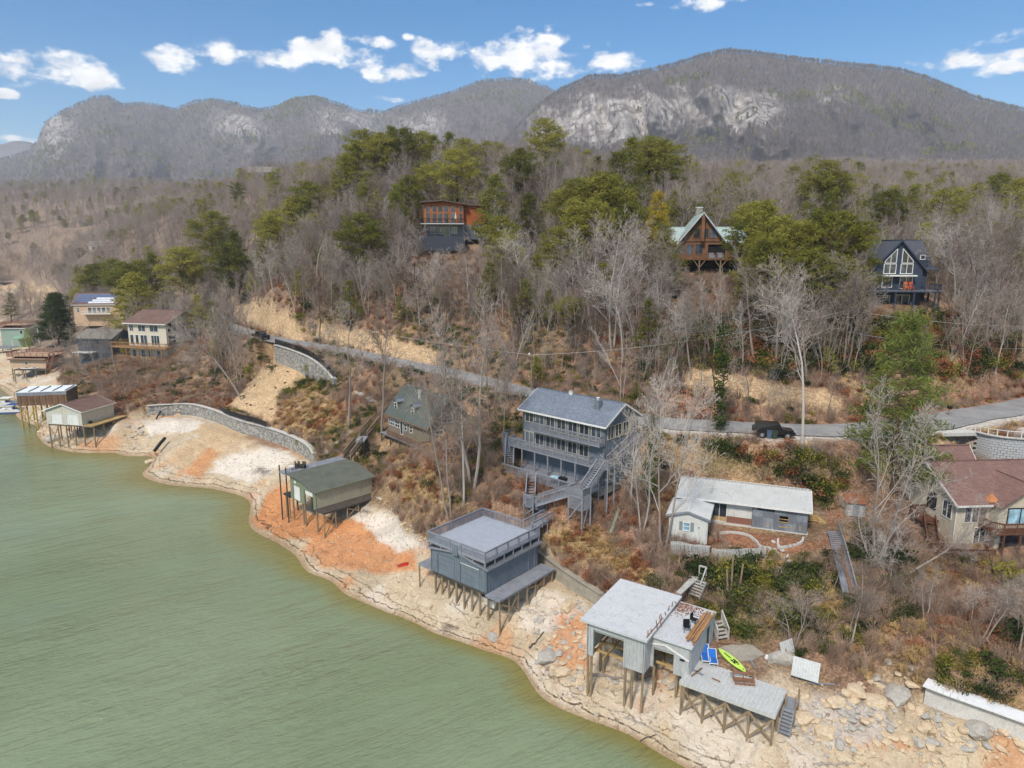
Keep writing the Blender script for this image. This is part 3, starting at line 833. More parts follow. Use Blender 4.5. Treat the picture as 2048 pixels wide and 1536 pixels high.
# ------------------------------------------------------------------ lake
def build_lake():
    t = NT('lake_water')
    pos = t.coord('Position')
    at = t.node('ShaderNodeAttribute', attribute_name='depth')
    big = t.noise(pos, .02, 3)
    deep = t.ramp(big, [(.3, S(112, 125, 92)), (.7, S(136, 149, 118))])
    t.color(t.mix(at.outputs['Fac'], S(128, 120, 66), deep))
    t.rough(.12); t.b.inputs['IOR'].default_value = 1.33
    t.b.inputs['Specular IOR Level'].default_value = .5
    w1 = t.noise(t.coord('Position', (3.2, .8, 1), (0, 0, R(38))), 1.0, 3, .5)
    w2 = t.noise(t.coord('Position', (1.0, .35, 1), (0, 0, R(28))), 1.0, 3, .6)
    w3 = t.noise(t.coord('Position', (14, 3.2, 1), (0, 0, R(42))), 1.0, 2, .5)
    patch = t.ramp(t.noise(t.coord('Position', (2.2, 1, 1), (0, 0, R(35))), .05, 4), [(.35, .25), (.62, 1)])
    h = t.math('MULTIPLY', t.math('ADD', t.math('ADD', w1, t.math('MULTIPLY', w2, .55)), t.math('MULTIPLY', w3, 1.6)), patch)
    t.bump(h, 1.0, .55)
    na = 200
    az = np.linspace(R(-75), R(75), na)
    rr_ = np.geomspace(5, 3000, 260)
    A, Rr = np.meshgrid(az, rr_, indexing='ij')
    X, Y = Rr * np.sin(A), Rr * np.cos(A)
    Z = height(X, Y, False)
    dep = sstep(0.0, 2.6, -Z + .25 * fbm(X / 3, Y / 3, 3, 5))
    nr = len(rr_)
    i, j = np.meshgrid(np.arange(na - 1), np.arange(nr - 1), indexing='ij')
    k = i * nr + j
    F = np.stack([k, k + 1, k + nr + 1, k + nr], -1).reshape(-1, 4)[:, ::-1]
    Zr = Z.ravel()
    keep = (Zr[F] < 1.5).any(1)
    me = npmesh('lake', np.stack([X.ravel(), Y.ravel(), np.zeros(X.size)], -1), F[keep], t.m)
    da = me.attributes.new('depth', 'FLOAT', 'POINT'); da.data.foreach_set('value', dep.ravel().astype(np.float32))
    tag(link('lake', me), 'green lake water with fine wind ripples', None, None, 'structure')


build_lake()


# ------------------------------------------------------------------ road, shoulder and parking pad
def strip(name, pts, w0, w1, dz, mat, label, step=1):
    v, f = [], []
    for i, p in enumerate(pts):
        a, b = pts[max(i - 1, 0)], pts[min(i + 1, len(pts) - 1)]
        d = Vector((b.x - a.x, b.y - a.y, 0)).normalized()
        n = Vector((-d.y, d.x, 0))
        wob = .12 * math.sin(i * 1.7) + .1 * math.sin(i * .63)
        for s in (w0 + wob * .5, (w0 + w1) / 2, w1 + wob):
            q = p + n * s
            v.append((q.x, q.y, p.z + dz + (.03 if s == (w0 + w1) / 2 else 0)))
    for i in range(len(pts) - 1):
        for k in (0, 1):
            a = i * 3 + k
            f.append((a, a + 3, a + 4, a + 1))
    me = bpy.data.meshes.new(name); me.from_pydata(v, [], f); me.materials.append(mat); me.update()
    if me.polygons[0].normal.z < 0: me.flip_normals()
    return tag(link(name, me), label, None, None, 'structure')


def asphalt():
    t = NT('worn_asphalt')
    pos = t.coord('Position')
    a, b = t.noise(pos, .35, 5, .65), t.noise(pos, 9, 4, .7)
    col = t.ramp(a, [(.3, S(128, 126, 124)), (.7, S(158, 156, 154))])
    col = t.mix(.5, col, t.ramp(b, [(.3, .3), (.7, .7)]), 'OVERLAY')
    vo = t.node('ShaderNodeTexVoronoi', feature='DISTANCE_TO_EDGE'); vo.inputs['Scale'].default_value = .28
    t.l.new(pos, vo.inputs['Vector'])
    col = t.mix(t.math('MULTIPLY', t.ramp(vo.outputs['Distance'], [(.0, 1), (.012, 0)]), .5), col, S(92, 90, 88))
    t.color(col); t.rough(.92); t.bump(b, .4, .03)
    return t.m


m_asphalt = asphalt()
m_conc = paint('concrete', S(196, 192, 184), .9, .16, .6, 10, False, .25)
m_conc_d = paint('stained_concrete', S(160, 152, 138), .9, .25, .7, 9, True, .3)
strip('road', ROAD, -ROAD_W, ROAD_W, .02, m_asphalt, 'grey asphalt lane winding along the hillside')


def build_pad():
    pts = [(1700, 866, 15.94), (1850, 868, 16.0), (1960, 866, 16.0), (2060, 868, 16.0), (2200, 868, 16.1), (2200, 835, 16.3), (2048, 838, 16.3), (1960, 848, 16.2), (1850, 858, 16.05), (1720, 862, 15.96)]
    mb = MB()
    w = [P(*q) for q in pts]
    mb.slab([Vector((p.x, p.y, p.z + .045)) for p in w], .4, (0, 0, 1))
    mb.build('parking_pad', m_conc, None, 'structure', 'pale concrete parking pad beside the lane')


build_pad()


# ------------------------------------------------------------------ mountains
def mountain_material(name, rockf=0.0):
    t = NT(name)
    pos = t.coord('Position')
    a = t.noise(pos, .012, 6, .65); b = t.noise(t.coord('Position', (1, 1, .3)), .09, 5, .75)
    c = t.noise(pos, .0035, 4, .6)
    col = t.ramp(a, [(.3, S(84, 75, 72)), (.55, S(104, 94, 89)), (.75, S(122, 111, 105))])
    col = t.mix(.85, col, t.ramp(b, [(.3, .26), (.7, .74)]), 'OVERLAY')
    col = t.mix(t.ramp(c, [(.60, 0), (.72, .3)]), col, S(66, 74, 56))
    rk = t.node('ShaderNodeAttribute', attribute_name='rock')
    st = t.noise(t.coord('Position', (1, .03, .10)), .07, 5, .7); st2 = t.noise(pos, .03, 5, .7)
    rc = t.mix(.5, t.ramp(st, [(.3, S(104, 97, 93)), (.48, S(170, 162, 154)), (.7, S(222, 212, 202))]), t.ramp(st2, [(.3, .25), (.7, .72)]), 'OVERLAY')
    fac = t.math('MULTIPLY', rk.outputs['Fac'], t.ramp(t.noise(pos, .022, 5, .7), [(.40, 0), (.53, 1)]))
    t.color(t.mix(fac, col, rc)); t.rough(1.0); t.b.inputs['Specular IOR Level'].default_value = 0
    t.bump(b, .9, 9.0)
    return t.m


def interp(pts, x):
    return np.interp(x, [p[0] for p in pts], [p[1] for p in pts])


def mountain(name, sky, prof, mat, label, cliffs=(), nc=420, nrow=150, amp=1.0, seed=0, back=500):
    """sky: ridge line in photo pixels; prof: (fraction of the way up the picture, distance)"""
    px = np.linspace(sky[0][0], sky[-1][0], nc)
    top = interp(sky, px)
    t = np.linspace(0, 1, nrow)
    V = np.zeros((nc, nrow + 6, 3)); rock = np.zeros((nc, nrow + 6))
    bot = 470.0
    for j, tt in enumerate(t):
        py = bot + (top - bot) * tt
        dist = np.interp(tt, [p[0] for p in prof], [p[1] for p in prof]) * np.ones(nc)
        dist = dist * (1 + .10 * amp * math.sin(math.pi * min(tt, .97)) * fbm(px / 130 + seed, np.full(nc, tt * 2.0), 5, seed) * 2)
        fold = 1 - np.abs(2 * fbm(px / 62 + .6 * math.sin(tt * 3 + seed), np.full(nc, tt * 1.3 + seed), 3, seed + 40))
        dist = dist * (1 - .05 * amp * math.sin(math.pi * min(tt, .97)) * (fold - .5))
        for (x0, x1, y0, y1, push) in cliffs:
            wx = sstep(x0 - 40, x0 + 40, px) * (1 - sstep(x1 - 40, x1 + 40, px))
            yy0 = y0 + 26 * vnoise(px / 35, px * 0 + y0, seed + 3)
            # cliff face: a steep wall with a setback above it
            cy = np.clip((yy0 - py) / (y1 - y0), -1, 1)
            dist = dist - push * wx * sstep(-.9, -.1, (py - yy0) / 80) * (1 - sstep(0, 1.2, (py - yy0) / 120))
            inside = wx * sstep(y0 - 26, y0 + 14, py + 40 * vnoise(px / 22, py / 16, seed + 5)) * (1 - sstep(y1 - 30, y1 + 20, py + 50 * vnoise(px / 25, py / 20, seed + 6)))
            rock[:, j] = np.maximum(rock[:, j], inside)
        y = (py - 768) / FPX
        d = dist / (CP - y * SP)
        V[:, j, 0] = d * (px - 1024) / FPX; V[:, j, 1] = dist; V[:, j, 2] = CAM_H - d * (SP + CP * y)
    for q in range(6):                                       # back slope
        V[:, nrow + q] = V[:, nrow - 1]
        s = 1 + (q + 1) * back / 6 / prof[-1][1]
        V[:, nrow + q, :2] = V[:, nrow - 1, :2] * s
        V[:, nrow + q, 2] = V[:, nrow - 1, 2] - (q + 1) * back * .1
    n2 = nrow + 6
    i, j = np.meshgrid(np.arange(nc - 1), np.arange(n2 - 1), indexing='ij')
    k = i * n2 + j
    F = np.stack([k, k + n2, k + n2 + 1, k + 1], -1).reshape(-1, 4)
    me = npmesh(name, V.reshape(-1, 3), F, mat)
    ra = me.attributes.new('rock', 'FLOAT', 'POINT'); ra.data.foreach_set('value', rock.ravel().astype(np.float32))
    tag(link(name, me), label, None, None, 'structure')
    return V[:, :nrow], rock[:, :nrow]


m_mtn = mountain_material('bare_winter_forest_slope')
SKY_L = [(-400, 420), (-200, 390), (-60, 345), (0, 322), (55, 306), (76, 284), (84, 258), (92, 244), (130, 222), (165, 207), (190, 196), (215, 195), (245, 212), (275, 208), (310, 212), (350, 221), (390, 205),
         (430, 202), (470, 209), (520, 222), (560, 213), (590, 201), (630, 197), (680, 210), (720, 224), (770, 226), (800, 214), (850, 200), (900, 188), (960, 165), (1020, 160),
         (1060, 165), (1100, 180), (1140, 200), (1200, 240), (1300, 300)]
SKY_R = [(880, 470), (940, 380), (990, 310), (1040, 250), (1080, 212), (1120, 184), (1180, 156), (1240, 156), (1300, 143), (1350, 132), (1400, 116), (1450, 104), (1500, 108), (1600, 121),
         (1700, 133), (1800, 143), (1850, 158), (1900, 178), (1950, 198), (2000, 212), (2048, 222), (2200, 268), (2400, 340), (2700, 410)]
ML = mountain('mountain_ridge', SKY_L, [(0, 1700), (.3, 2300), (.7, 3000), (1, 3500)], m_mtn, 'long hazy ridge with humps and bare rock patches on the left',
              [(640, 760, 225, 262, 120), (430, 520, 230, 280, 60), (80, 140, 235, 300, 100), (800, 880, 240, 290, 60)], seed=3)
MR = mountain('mountain', SKY_R, [(0, 1250), (.35, 1600), (.75, 2050), (1, 2350)], m_mtn, 'broad wooded mountain with grey cliff face on the right',
              [(1150, 1560, 195, 268, 120), (1060, 1330, 215, 300, 90), (1640, 1720, 192, 206, 40), (1060, 1160, 230, 270, 60)], seed=11, nc=520, nrow=190)
mountain('far_hills', [(-500, 330), (-200, 300), (-60, 288), (0, 290), (30, 281), (60, 284), (100, 300), (200, 330), (300, 400)], [(0, 6500), (1, 8500)], m_mtn, 'faint blue hills in the far left gap', nc=80, nrow=20, seed=21)

# ------------------------------------------------------------------ haze in the valley air
def build_haze():
    mb = MB().box(-9500, 9500, -400, 9600, -40, 800)
    t = NT('haze_air')
    t.n.remove(t.b)
    pv = t.node('ShaderNodeVolumePrincipled')
    pv.inputs['Color'].default_value = (.86, .91, 1.0, 1)
    pv.inputs['Density'].default_value = .00013
    pv.inputs['Anisotropy'].default_value = .0
    t.l.new(pv.outputs[0], t.n['Material Output'].inputs['Volume'])
    mb.build('haze', t.m, None, 'stuff', 'thin pale haze over the lake and mountains')


build_haze()
# ------------------------------------------------------------------ building kit
m_white = paint('white_trim', S(226, 224, 218), .6, .08)
m_glass = glass()
m_glass_b = glass('sky_glass', (.10, .16, .18, 1))
m_slate = paint('slate_grey_siding', S(113, 122, 131), .75, .14)
m_slate_l = wood('weathered_grey_deck', S(150, 152, 158), S(112, 114, 122))
m_rail_g = paint('grey_railing_paint', S(138, 140, 147), .8, .18)
m_pile = wood('tan_piling', S(164, 142, 112), S(108, 92, 74), ax=2)
m_lumber = wood('raw_lumber', S(196, 166, 112), S(150, 120, 80))
m_deckbrown = wood('brown_deck', S(146, 112, 84), S(102, 78, 60))
m_mossdeck = wood('mossy_old_deck', S(96, 88, 80), S(56, 52, 48))
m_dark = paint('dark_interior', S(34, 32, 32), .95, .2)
m_black = paint('black_metal', S(30, 31, 34), .5, .1, bump=0)
m_galv = paint('ribbed_metal_sheet', S(206, 206, 202), .45, .1, .8, 6, True, .1, .5, .25)
m_tarp = paint('white_membrane', S(196, 197, 198), .65, .07, .5, 8, False, .1)
m_stone_c = paint('grey_concrete_block', S(186, 188, 188), .9, .16, 2.0, 16, False, .35)


class Place:
    """a thing standing at loc with heading rz; parts are built in its own axes, z = 0 at its floor"""
    def __init__(self, name, label, cat, loc, deg=0.0, group=None):
        self.loc, self.rz = Vector(loc), R(deg)
        self.o = thing(name, label, cat, loc, self.rz, group)
        FOOT.append(self)
        self.ext = []

    def w(self, x, y):
        c, s = math.cos(self.rz), math.sin(self.rz)
        return self.loc.x + c * x - s * y, self.loc.y + s * x + c * y

    def g(self, x, y): return max(hz(*self.w(x, y)), -1.0) - self.loc.z

    def inv(self, p):
        c, s = math.cos(self.rz), math.sin(self.rz)
        dx, dy = p[0] - self.loc.x, p[1] - self.loc.y
        return Vector((c * dx + s * dy, -s * dx + c * dy, (p[2] if len(p) > 2 else self.loc.z) - self.loc.z))


FOOT = []


def frame(p0, p1):
    p0, p1 = Vector(p0).to_2d(), Vector(p1).to_2d()
    d = (p1 - p0); L = d.length; d = d / L
    n = Vector((d.y, -d.x))
    return L, (lambda u, z, o=0.0: Vector((p0.x + d.x * u + n.x * o, p0.y + d.y * u + n.y * o, z)))


def cellbox(mb, at, u0, u1, z0, z1, o0, o1):
    a = [at(u0, z0, o0), at(u1, z0, o0), at(u1, z0, o1), at(u0, z0, o1), at(u0, z1, o0), at(u1, z1, o0), at(u1, z1, o1), at(u0, z1, o1)]
    mb.add(a, [(0, 1, 2, 3), (7, 6, 5, 4), (4, 5, 1, 0), (5, 6, 2, 1), (6, 7, 3, 2), (7, 4, 0, 3)])


def cut(spans, a, b):
    out = []
    for s, e in spans:
        if b <= s or a >= e: out.append((s, e)); continue
        if a > s: out.append((s, a))
        if b < e: out.append((b, e))
    return out


def wall(par, p0, p1, z0, z1, mat, op=(), t=.16, siding='v', step=None, top=None, name='wall', smat=None):
    """wall with real openings op=(u0,u1,za,zb) and raised siding boards; top(u) gives a sloping top"""
    L, at = frame(p0, p1)
    us = sorted({0.0, L} | {u for o in op for u in o[:2]})
    mb = MB()
    for u0, u1 in zip(us[:-1], us[1:]):
        sp = [(z0, z1)]
        for o in op:
            if o[0] < u1 - 1e-6 and o[1] > u0 + 1e-6: sp = cut(sp, o[2], o[3])
        for a, b in sp: cellbox(mb, at, u0, u1, a, b, -t, 0)
    if top:
        n = 12
        for i in range(n):
            a, b = L * i / n, L * (i + 1) / n
            v = [at(a, z1, -t), at(b, z1, -t), at(b, z1, 0), at(a, z1, 0), at(a, max(top(a), z1 + .001), -t), at(b, max(top(b), z1 + .001), -t), at(b, max(top(b), z1 + .001), 0), at(a, max(top(a), z1 + .001), 0)]
            mb.add(v, [(0, 1, 2, 3), (7, 6, 5, 4), (4, 5, 1, 0), (5, 6, 2, 1), (6, 7, 3, 2), (7, 4, 0, 3)])
    o = mb.build(name, mat, par)
    if siding:
        sb = MB()
        tp = top or (lambda u: z1)
        if siding == 'v':
            st = step or .42
            for i in range(int(L / st) + 1):
                u = min(max(i * st, .03), L - .03)
                sp = [(z0, max(tp(u), z1) - .01)]
                for q in op:
                    if q[0] - .04 < u < q[1] + .04: sp = cut(sp, q[2] - .02, q[3] + .02)
                for a, b in sp: cellbox(sb, at, u - .025, u + .025, a, b, 0, .03)
        else:
            st = step or .22
            zt = max([z1] + [tp(L * k / 10) for k in range(11)])
            for i in range(int((zt - z0) / st)):
                a, b = z0 + i * st, z0 + (i + 1) * st
                sp = [(0, L)]
                if b > z1 and top:
                    ok = [L * k / 40 for k in range(41) if tp(L * k / 40) > b]
                    if not ok: continue
                    sp = [(min(ok), max(ok))]
                for q in op:
                    if q[2] < b and q[3] > a: sp = cut(sp, q[0] - .03, q[1] + .03)
                for s, e in sp:
                    if e - s < .02: continue
                    v = [at(s, a, .001), at(e, a, .001), at(e, a, .032), at(s, a, .032), at(s, b, .001), at(e, b, .001), at(e, b, .008), at(s, b, .008)]
                    sb.add(v, [(0, 1, 2, 3), (7, 6, 5, 4), (4, 5, 1, 0), (5, 6, 2, 1), (6, 7, 3, 2), (7, 4, 0, 3)])
        if sb.v: sb.build('siding_boards', smat or mat, o, 'stuff')
    return o


def window(par, p0, p1, u0, u1, z0, z1, fm=None, pm=None, cols=1, rows=1, fw=.07, off=.035, name='window', sill=False):
    L, at = frame(p0, p1)
    mb = MB()
    cellbox(mb, at, u0 - fw, u0, z0 - fw, z1 + fw, off - .03, off + .05)
    cellbox(mb, at, u1, u1 + fw, z0 - fw, z1 + fw, off - .03, off + .05)
    cellbox(mb, at, u0, u1, z1, z1 + fw, off - .03, off + .05)
    cellbox(mb, at, u0, u1, z0 - fw, z0, off - .03, off + (.09 if sill else .05))
    for i in range(1, cols):
        u = u0 + (u1 - u0) * i / cols
        cellbox(mb, at, u - fw * .45, u + fw * .45, z0, z1, off - .028, off + .04)
    for i in range(1, rows):
        z = z0 + (z1 - z0) * i / rows
        cellbox(mb, at, u0, u1, z - fw * .4, z + fw * .4, off - .027, off + .038)
    w = mb.build(name, fm or m_white, par)
    gb = MB(); cellbox(gb, at, u0, u1, z0, z1, off - .025, off + .005)
    gb.build('pane', pm or m_glass, w)
    return w


def garage_door(par, p0, p1, u0, u1, z0, z1, mat, fm, off=-.06, n=4):
    L, at = frame(p0, p1)
    mb = MB()
    h = (z1 - z0) / n
    for i in range(n): cellbox(mb, at, u0, u1, z0 + i * h + .012, z0 + (i + 1) * h - .012, off - .05, off)
    cellbox(mb, at, u0, u1, z0, z1, off - .07, off - .03)
    d = mb.build('garage_door', mat, par)
    fb = MB()
    cellbox(fb, at, u0 - .1, u0, z0, z1 + .1, -.02, .045); cellbox(fb, at, u1, u1 + .1, z0, z1 + .1, -.02, .045); cellbox(fb, at, u0, u1, z1, z1 + .1, -.02, .045)
    fb.build('door_frame', fm, d)
    return d


def gable_roof(par, x0, x1, y0, y1, ze, zr, mat, ov=.4, ovg=.3, t=.14, axis='y', ridge=None, name='roof', fascia=None):
    """ridge runs along axis"""
    mb, fb = MB(), MB()
    if axis == 'y':
        xm = (x0 + x1) / 2 if ridge is None else ridge
        sl, sr = (zr - ze) / (xm - x0), (zr - ze) / (x1 - xm)
        a, b = y0 - ovg, y1 + ovg
        A = [(x0 - ov, a, ze - sl * ov), (xm, a, zr), (xm, b, zr), (x0 - ov, b, ze - sl * ov)]
        Bq = [(xm, a, zr), (x1 + ov, a, ze - sr * ov), (x1 + ov, b, ze - sr * ov), (xm, b, zr)]
        e = [((x0 - ov, a, ze - sl * ov), (x0 - ov, b, ze - sl * ov)), ((x1 + ov, a, ze - sr * ov), (x1 + ov, b, ze - sr * ov)),
             ((x0 - ov, a, ze - sl * ov), (xm, a, zr)), ((xm, a, zr), (x1 + ov, a, ze - sr * ov)), ((x0 - ov, b, ze - sl * ov), (xm, b, zr)), ((xm, b, zr), (x1 + ov, b, ze - sr * ov))]
    else:
        ym = (y0 + y1) / 2 if ridge is None else ridge
        sl, sr = (zr - ze) / (ym - y0), (zr - ze) / (y1 - ym)
        a, b = x0 - ovg, x1 + ovg
        A = [(a, y0 - ov, ze - sl * ov), (b, y0 - ov, ze - sl * ov), (b, ym, zr), (a, ym, zr)]
        Bq = [(a, ym, zr), (b, ym, zr), (b, y1 + ov, ze - sr * ov), (a, y1 + ov, ze - sr * ov)]
        e = [((a, y0 - ov, ze - sl * ov), (b, y0 - ov, ze - sl * ov)), ((a, y1 + ov, ze - sr * ov), (b, y1 + ov, ze - sr * ov)),
             ((a, y0 - ov, ze - sl * ov), (a, ym, zr)), ((a, ym, zr), (a, y1 + ov, ze - sr * ov)), ((b, y0 - ov, ze - sl * ov), (b, ym, zr)), ((b, ym, zr), (b, y1 + ov, ze - sr * ov))]
    up = Vector((0, 0, t))
    mb.slab([Vector(p) + up for p in A], t); mb.slab([Vector(p) + up for p in Bq], t)
    r = mb.build(name, mat, par)
    if fascia:
        for p, q in e: fb.beam(Vector(p) + Vector((0, 0, t * .3)), Vector(q) + Vector((0, 0, t * .3)), .05, .2)
        fb.build('fascia', fascia, r)
    # cap along the ridge
    cb = MB()
    if axis == 'y': cb.beam((xm, a, zr + t + .01), (xm, b, zr + t + .01), .26, .05)
    else: cb.beam((a, ym, zr + t + .01), (b, ym, zr + t + .01), .26, .05)
    cb.build('ridge_cap', mat, r)
    return r


def railing(par, pts, h=.95, mat=None, gap=1.6, bal=.14, pw=.1, z=0.0, name='railing', cap=.12):
    mat = mat or m_rail_g
    pts = [Vector(p) for p in pts]
    mb, bb = MB(), MB()
    posts = []
    for a, b in zip(pts[:-1], pts[1:]):
        L = (b - a).length
        up = Vector((0, 0, h))
        mb.beam(a + up, b + up, cap, .06); mb.beam(a + up * .12, b + up * .12, .06, .05); mb.beam(a + up * .9, b + up * .9, .05, .06)
        n = max(1, round(L / gap))
        posts += [a + (b - a) * i / n for i in range(n)]
        m = int(L / bal)
        for i in range(1, m):
            q = a + (b - a) * i / m
            bb.box(q.x - .02, q.x + .02, q.y - .02, q.y + .02, q.z + h * .12, q.z + h * .9)
    posts.append(pts[-1])
    r = mb.build(name, mat, par)
    pm = MB().box(-pw / 2, pw / 2, -pw / 2, pw / 2, -.25, h - .02).mesh('rail_post', mat)
    for q in posts: link('rail_post', pm, r, q)
    if bb.v: bb.build('balusters', mat, r, 'stuff')
    return r


def deck(par, x0, x1, y0, y1, z, mat, fm=None, along='x', w=.14, name='deck', t=.22):
    mb = MB()
    if along == 'x':
        n = max(1, int((y1 - y0) / w))
        for i in range(n):
            a = y0 + (y1 - y0) * i / n
            mb.box(x0, x1, a + .004, a + (y1 - y0) / n - .012, z - .035, z + .004 * math.sin(i * 2.7))
    else:
        n = max(1, int((x1 - x0) / w))
        for i in range(n):
            a = x0 + (x1 - x0) * i / n
            mb.box(a + .004, a + (x1 - x0) / n - .012, y0, y1, z - .035, z + .004 * math.sin(i * 2.7))
    fb = MB().box(x0 + .02, x1 - .02, y0 + .02, y1 - .02, z - t, z - .04)
    d = fb.build(name, fm or mat, par)
    mb.build('deck_boards', mat, d, 'stuff')
    return d


def stairs(par, top, bot, wdt, mat, rail=True, rise=.19, rm=None, name='stairs', riser=False):
    top, bot = Vector(top), Vector(bot)
    d = bot - top
    h = Vector((d.x, d.y, 0))
    n = max(2, round(abs(d.z) / rise))
    s = Vector((-h.y, h.x, 0)).normalized()
    mb = MB()
    for k in (-1, 1): mb.beam(top + s * k * (wdt / 2) - Vector((0, 0, .12)), bot + s * k * (wdt / 2) - Vector((0, 0, .12)), .05, .26)
    st = mb.build(name, mat, par)
    ang = math.atan2(h.y, h.x)
    tm = MB().box(-.14, .14, -wdt / 2, wdt / 2, -.03, .02).mesh('step', mat)
    for i in range(n):
        q = top + d * (i + .5) / n
        link('step', tm, st, q, (0, 0, ang))
    if rail:
        for k in (-1, 1):
            railing(par, [top + s * k * (wdt / 2 + .03), bot + s * k * (wdt / 2 + .03)], .9, rm or mat, 1.8, .16, .09)
    return st


def pile_row(pl, pts, ztop, r=.13, mat=None, name='pile', braces=()):
    mat = mat or m_pile
    for x, y in pts:
        g = pl.g(x, y)
        MB().tube((x, y, g - .4), (x + random.uniform(-.04, .04), y, ztop), r * 1.08, r, 7).build(name, mat, pl.o)
    for (a, b) in braces:
        ga, gb = pl.g(*a), pl.g(*b)
        for (p, q, zp, zq) in ((a, b, ga + .3, ztop - .3), (b, a, gb + .3, ztop - .3)):
            MB().beam((p[0], p[1], zp), (q[0], q[1], zq), .05, .16).build('brace', mat, pl.o)


def dup(root, loc, rz=0.0, scale=None, label=None, group=None, parent=None):
    r = root.copy(); COL.objects.link(r)
    r.location = loc; r.rotation_euler = (0, 0, rz) if not hasattr(rz, '__len__') else rz
    if scale is not None: r.scale = scale if hasattr(scale, '__len__') else (scale,) * 3
    if label: r['label'] = label
    if group: r['group'] = group
    for ch in root.children:
        c = ch.copy(); COL.objects.link(c); c.parent = r; c.matrix_parent_inverse = ch.matrix_parent_inverse
        for g in ch.children:
            d = g.copy(); COL.objects.link(d); d.parent = c
    return r


# ------------------------------------------------------------------ grey boathouse with roof deck
def grey_boathouse():
    b = Place('boathouse', 'slate grey boathouse on piles with railed deck on its roof', 'boathouse', (-8.5, 66.95, 5.0), -40)
    W, Dp, H = 7.85, 8.1, 2.6
    top = lambda u: H + .6 * (1 - abs(u / W - .5) * 2)
    d1, d2 = (1.0, 3.35), (4.25, 6.85)
    wall(b.o, (0, 0), (W, 0), 0, H, m_slate, [(d1[0], d1[1], .05, 2.25), (d2[0], d2[1], .05, 2.25)], top=top)
    wall(b.o, (W, 0), (W, Dp), 0, H, m_slate, [(6.6, 7.5, .02, 2.05)])
    wall(b.o, (W, Dp), (0, Dp), 0, H, m_slate, top=top)
    wall(b.o, (0, Dp), (0, 0), 0, H, m_slate)
    for a, c in (d1, d2): garage_door(b.o, (0, 0), (W, 0), a, c, .05, 2.25, m_slate, m_slate)
    L, at = frame((0, 0), (W, 0))
    tb = MB(); cellbox(tb, at, d2[0], d2[1], 2.12, 2.25, -.06, -.01); tb.build('door_gasket', m_white, b.o)
    L, at = frame((W, 0), (W, Dp))
    db = MB(); cellbox(db, at, 6.6, 7.5, .02, 2.05, -.08, -.03)
    dd = db.build('door', m_slate, b.o)
    kb = MB().tube(at(6.7, 1.0, -.02), at(6.7, 1.0, .06), .035); kb.build('door_knob', m_black, dd)
    fb = MB(); cellbox(fb, at, 6.5, 6.6, .02, 2.15, -.02, .05); cellbox(fb, at, 7.5, 7.6, .02, 2.15, -.02, .05); cellbox(fb, at, 6.6, 7.5, 2.05, 2.15, -.02, .05); fb.build('door_frame', m_rail_g, dd)
    gable_roof(b.o, 0, W, 0, Dp, H, H + .6, shingle('grey_shingle', S(104, 106, 110)), .35, .25, fascia=m_rail_g)
    MB().box(.1, W - .1, .1, Dp - .1, -.3, -.02).build('floor_platform', m_mossdeck, b.o)
    # roof deck standing on posts
    zd = 3.5
    deck(b.o, -.1, W + .15, -.35, Dp + .2, zd, paint('painted_deck', S(168, 174, 184), .8, .10), m_rail_g, 'y', .15, 'roof_deck', .24)
    for x in [W + .08]:
        for i in range(7):
            y = -.25 + i * (Dp + .35) / 6
            MB().box(x - .05, x + .05, y - .05, y + .05, H - .05, zd - .2).build('deck_post', m_rail_g, b.o)
    for x in (0.0, 1.8, 3.0, 4.9, 6.3, W):
        MB().box(x - .05, x + .05, -.3, -.2, top(min(max(x, 0), W)) - .05, zd - .2).build('deck_post', m_rail_g, b.o)
    railing(b.o, [(W + .1, Dp * .80, zd), (W + .1, -.3, zd), (-.05, -.3, zd), (-.05, Dp + .15, zd), (W - 2.4, Dp + .15, zd)], .95)
    railing(b.o, [(W - .9, Dp + .15, zd), (W + .1, Dp + .15, zd), (W + .1, Dp * .8, zd)], .95)
    # notch box where the ridge meets the deck
    MB().box(W / 2 - .35, W / 2 + .35, -.42, -.36, zd - .5, zd + .55).build('ridge_panel', m_slate, b.o)
    # walkways along the sides
    deck(b.o, W + .05, W + 1.95, -.3, Dp + .6, 0, m_slate_l, None, 'x', .15, 'side_deck')
    deck(b.o, -2.3, -.05, .2, Dp * .6, 0, m_slate_l, None, 'x', .15, 'side_deck')
    xs = [.2, 1.2, 2.2, 3.3, 4.4, 5.5, 6.6, 7.7]
    pts = [(x, y) for y in (.4, 2.8, 5.4, 7.6) for x in xs[::1 if y < 3 else 2]]
    pile_row(b, pts, -.25, .12)
    pile_row(b, [(W + 1.8, y) for y in (-.1, 1.3, 2.7, 4.1, 5.5, 6.9, 8.3)], -.2, .09, m_pile, 'pile', [((W + 1.8, -.1), (W + 1.8, 2.7)), ((W + 1.8, 4.1), (W + 1.8, 6.9))])
    pile_row(b, [(-2.2, y) for y in (.3, 2.4, 4.6)], -.2, .09)
    return b


GB = grey_boathouse()


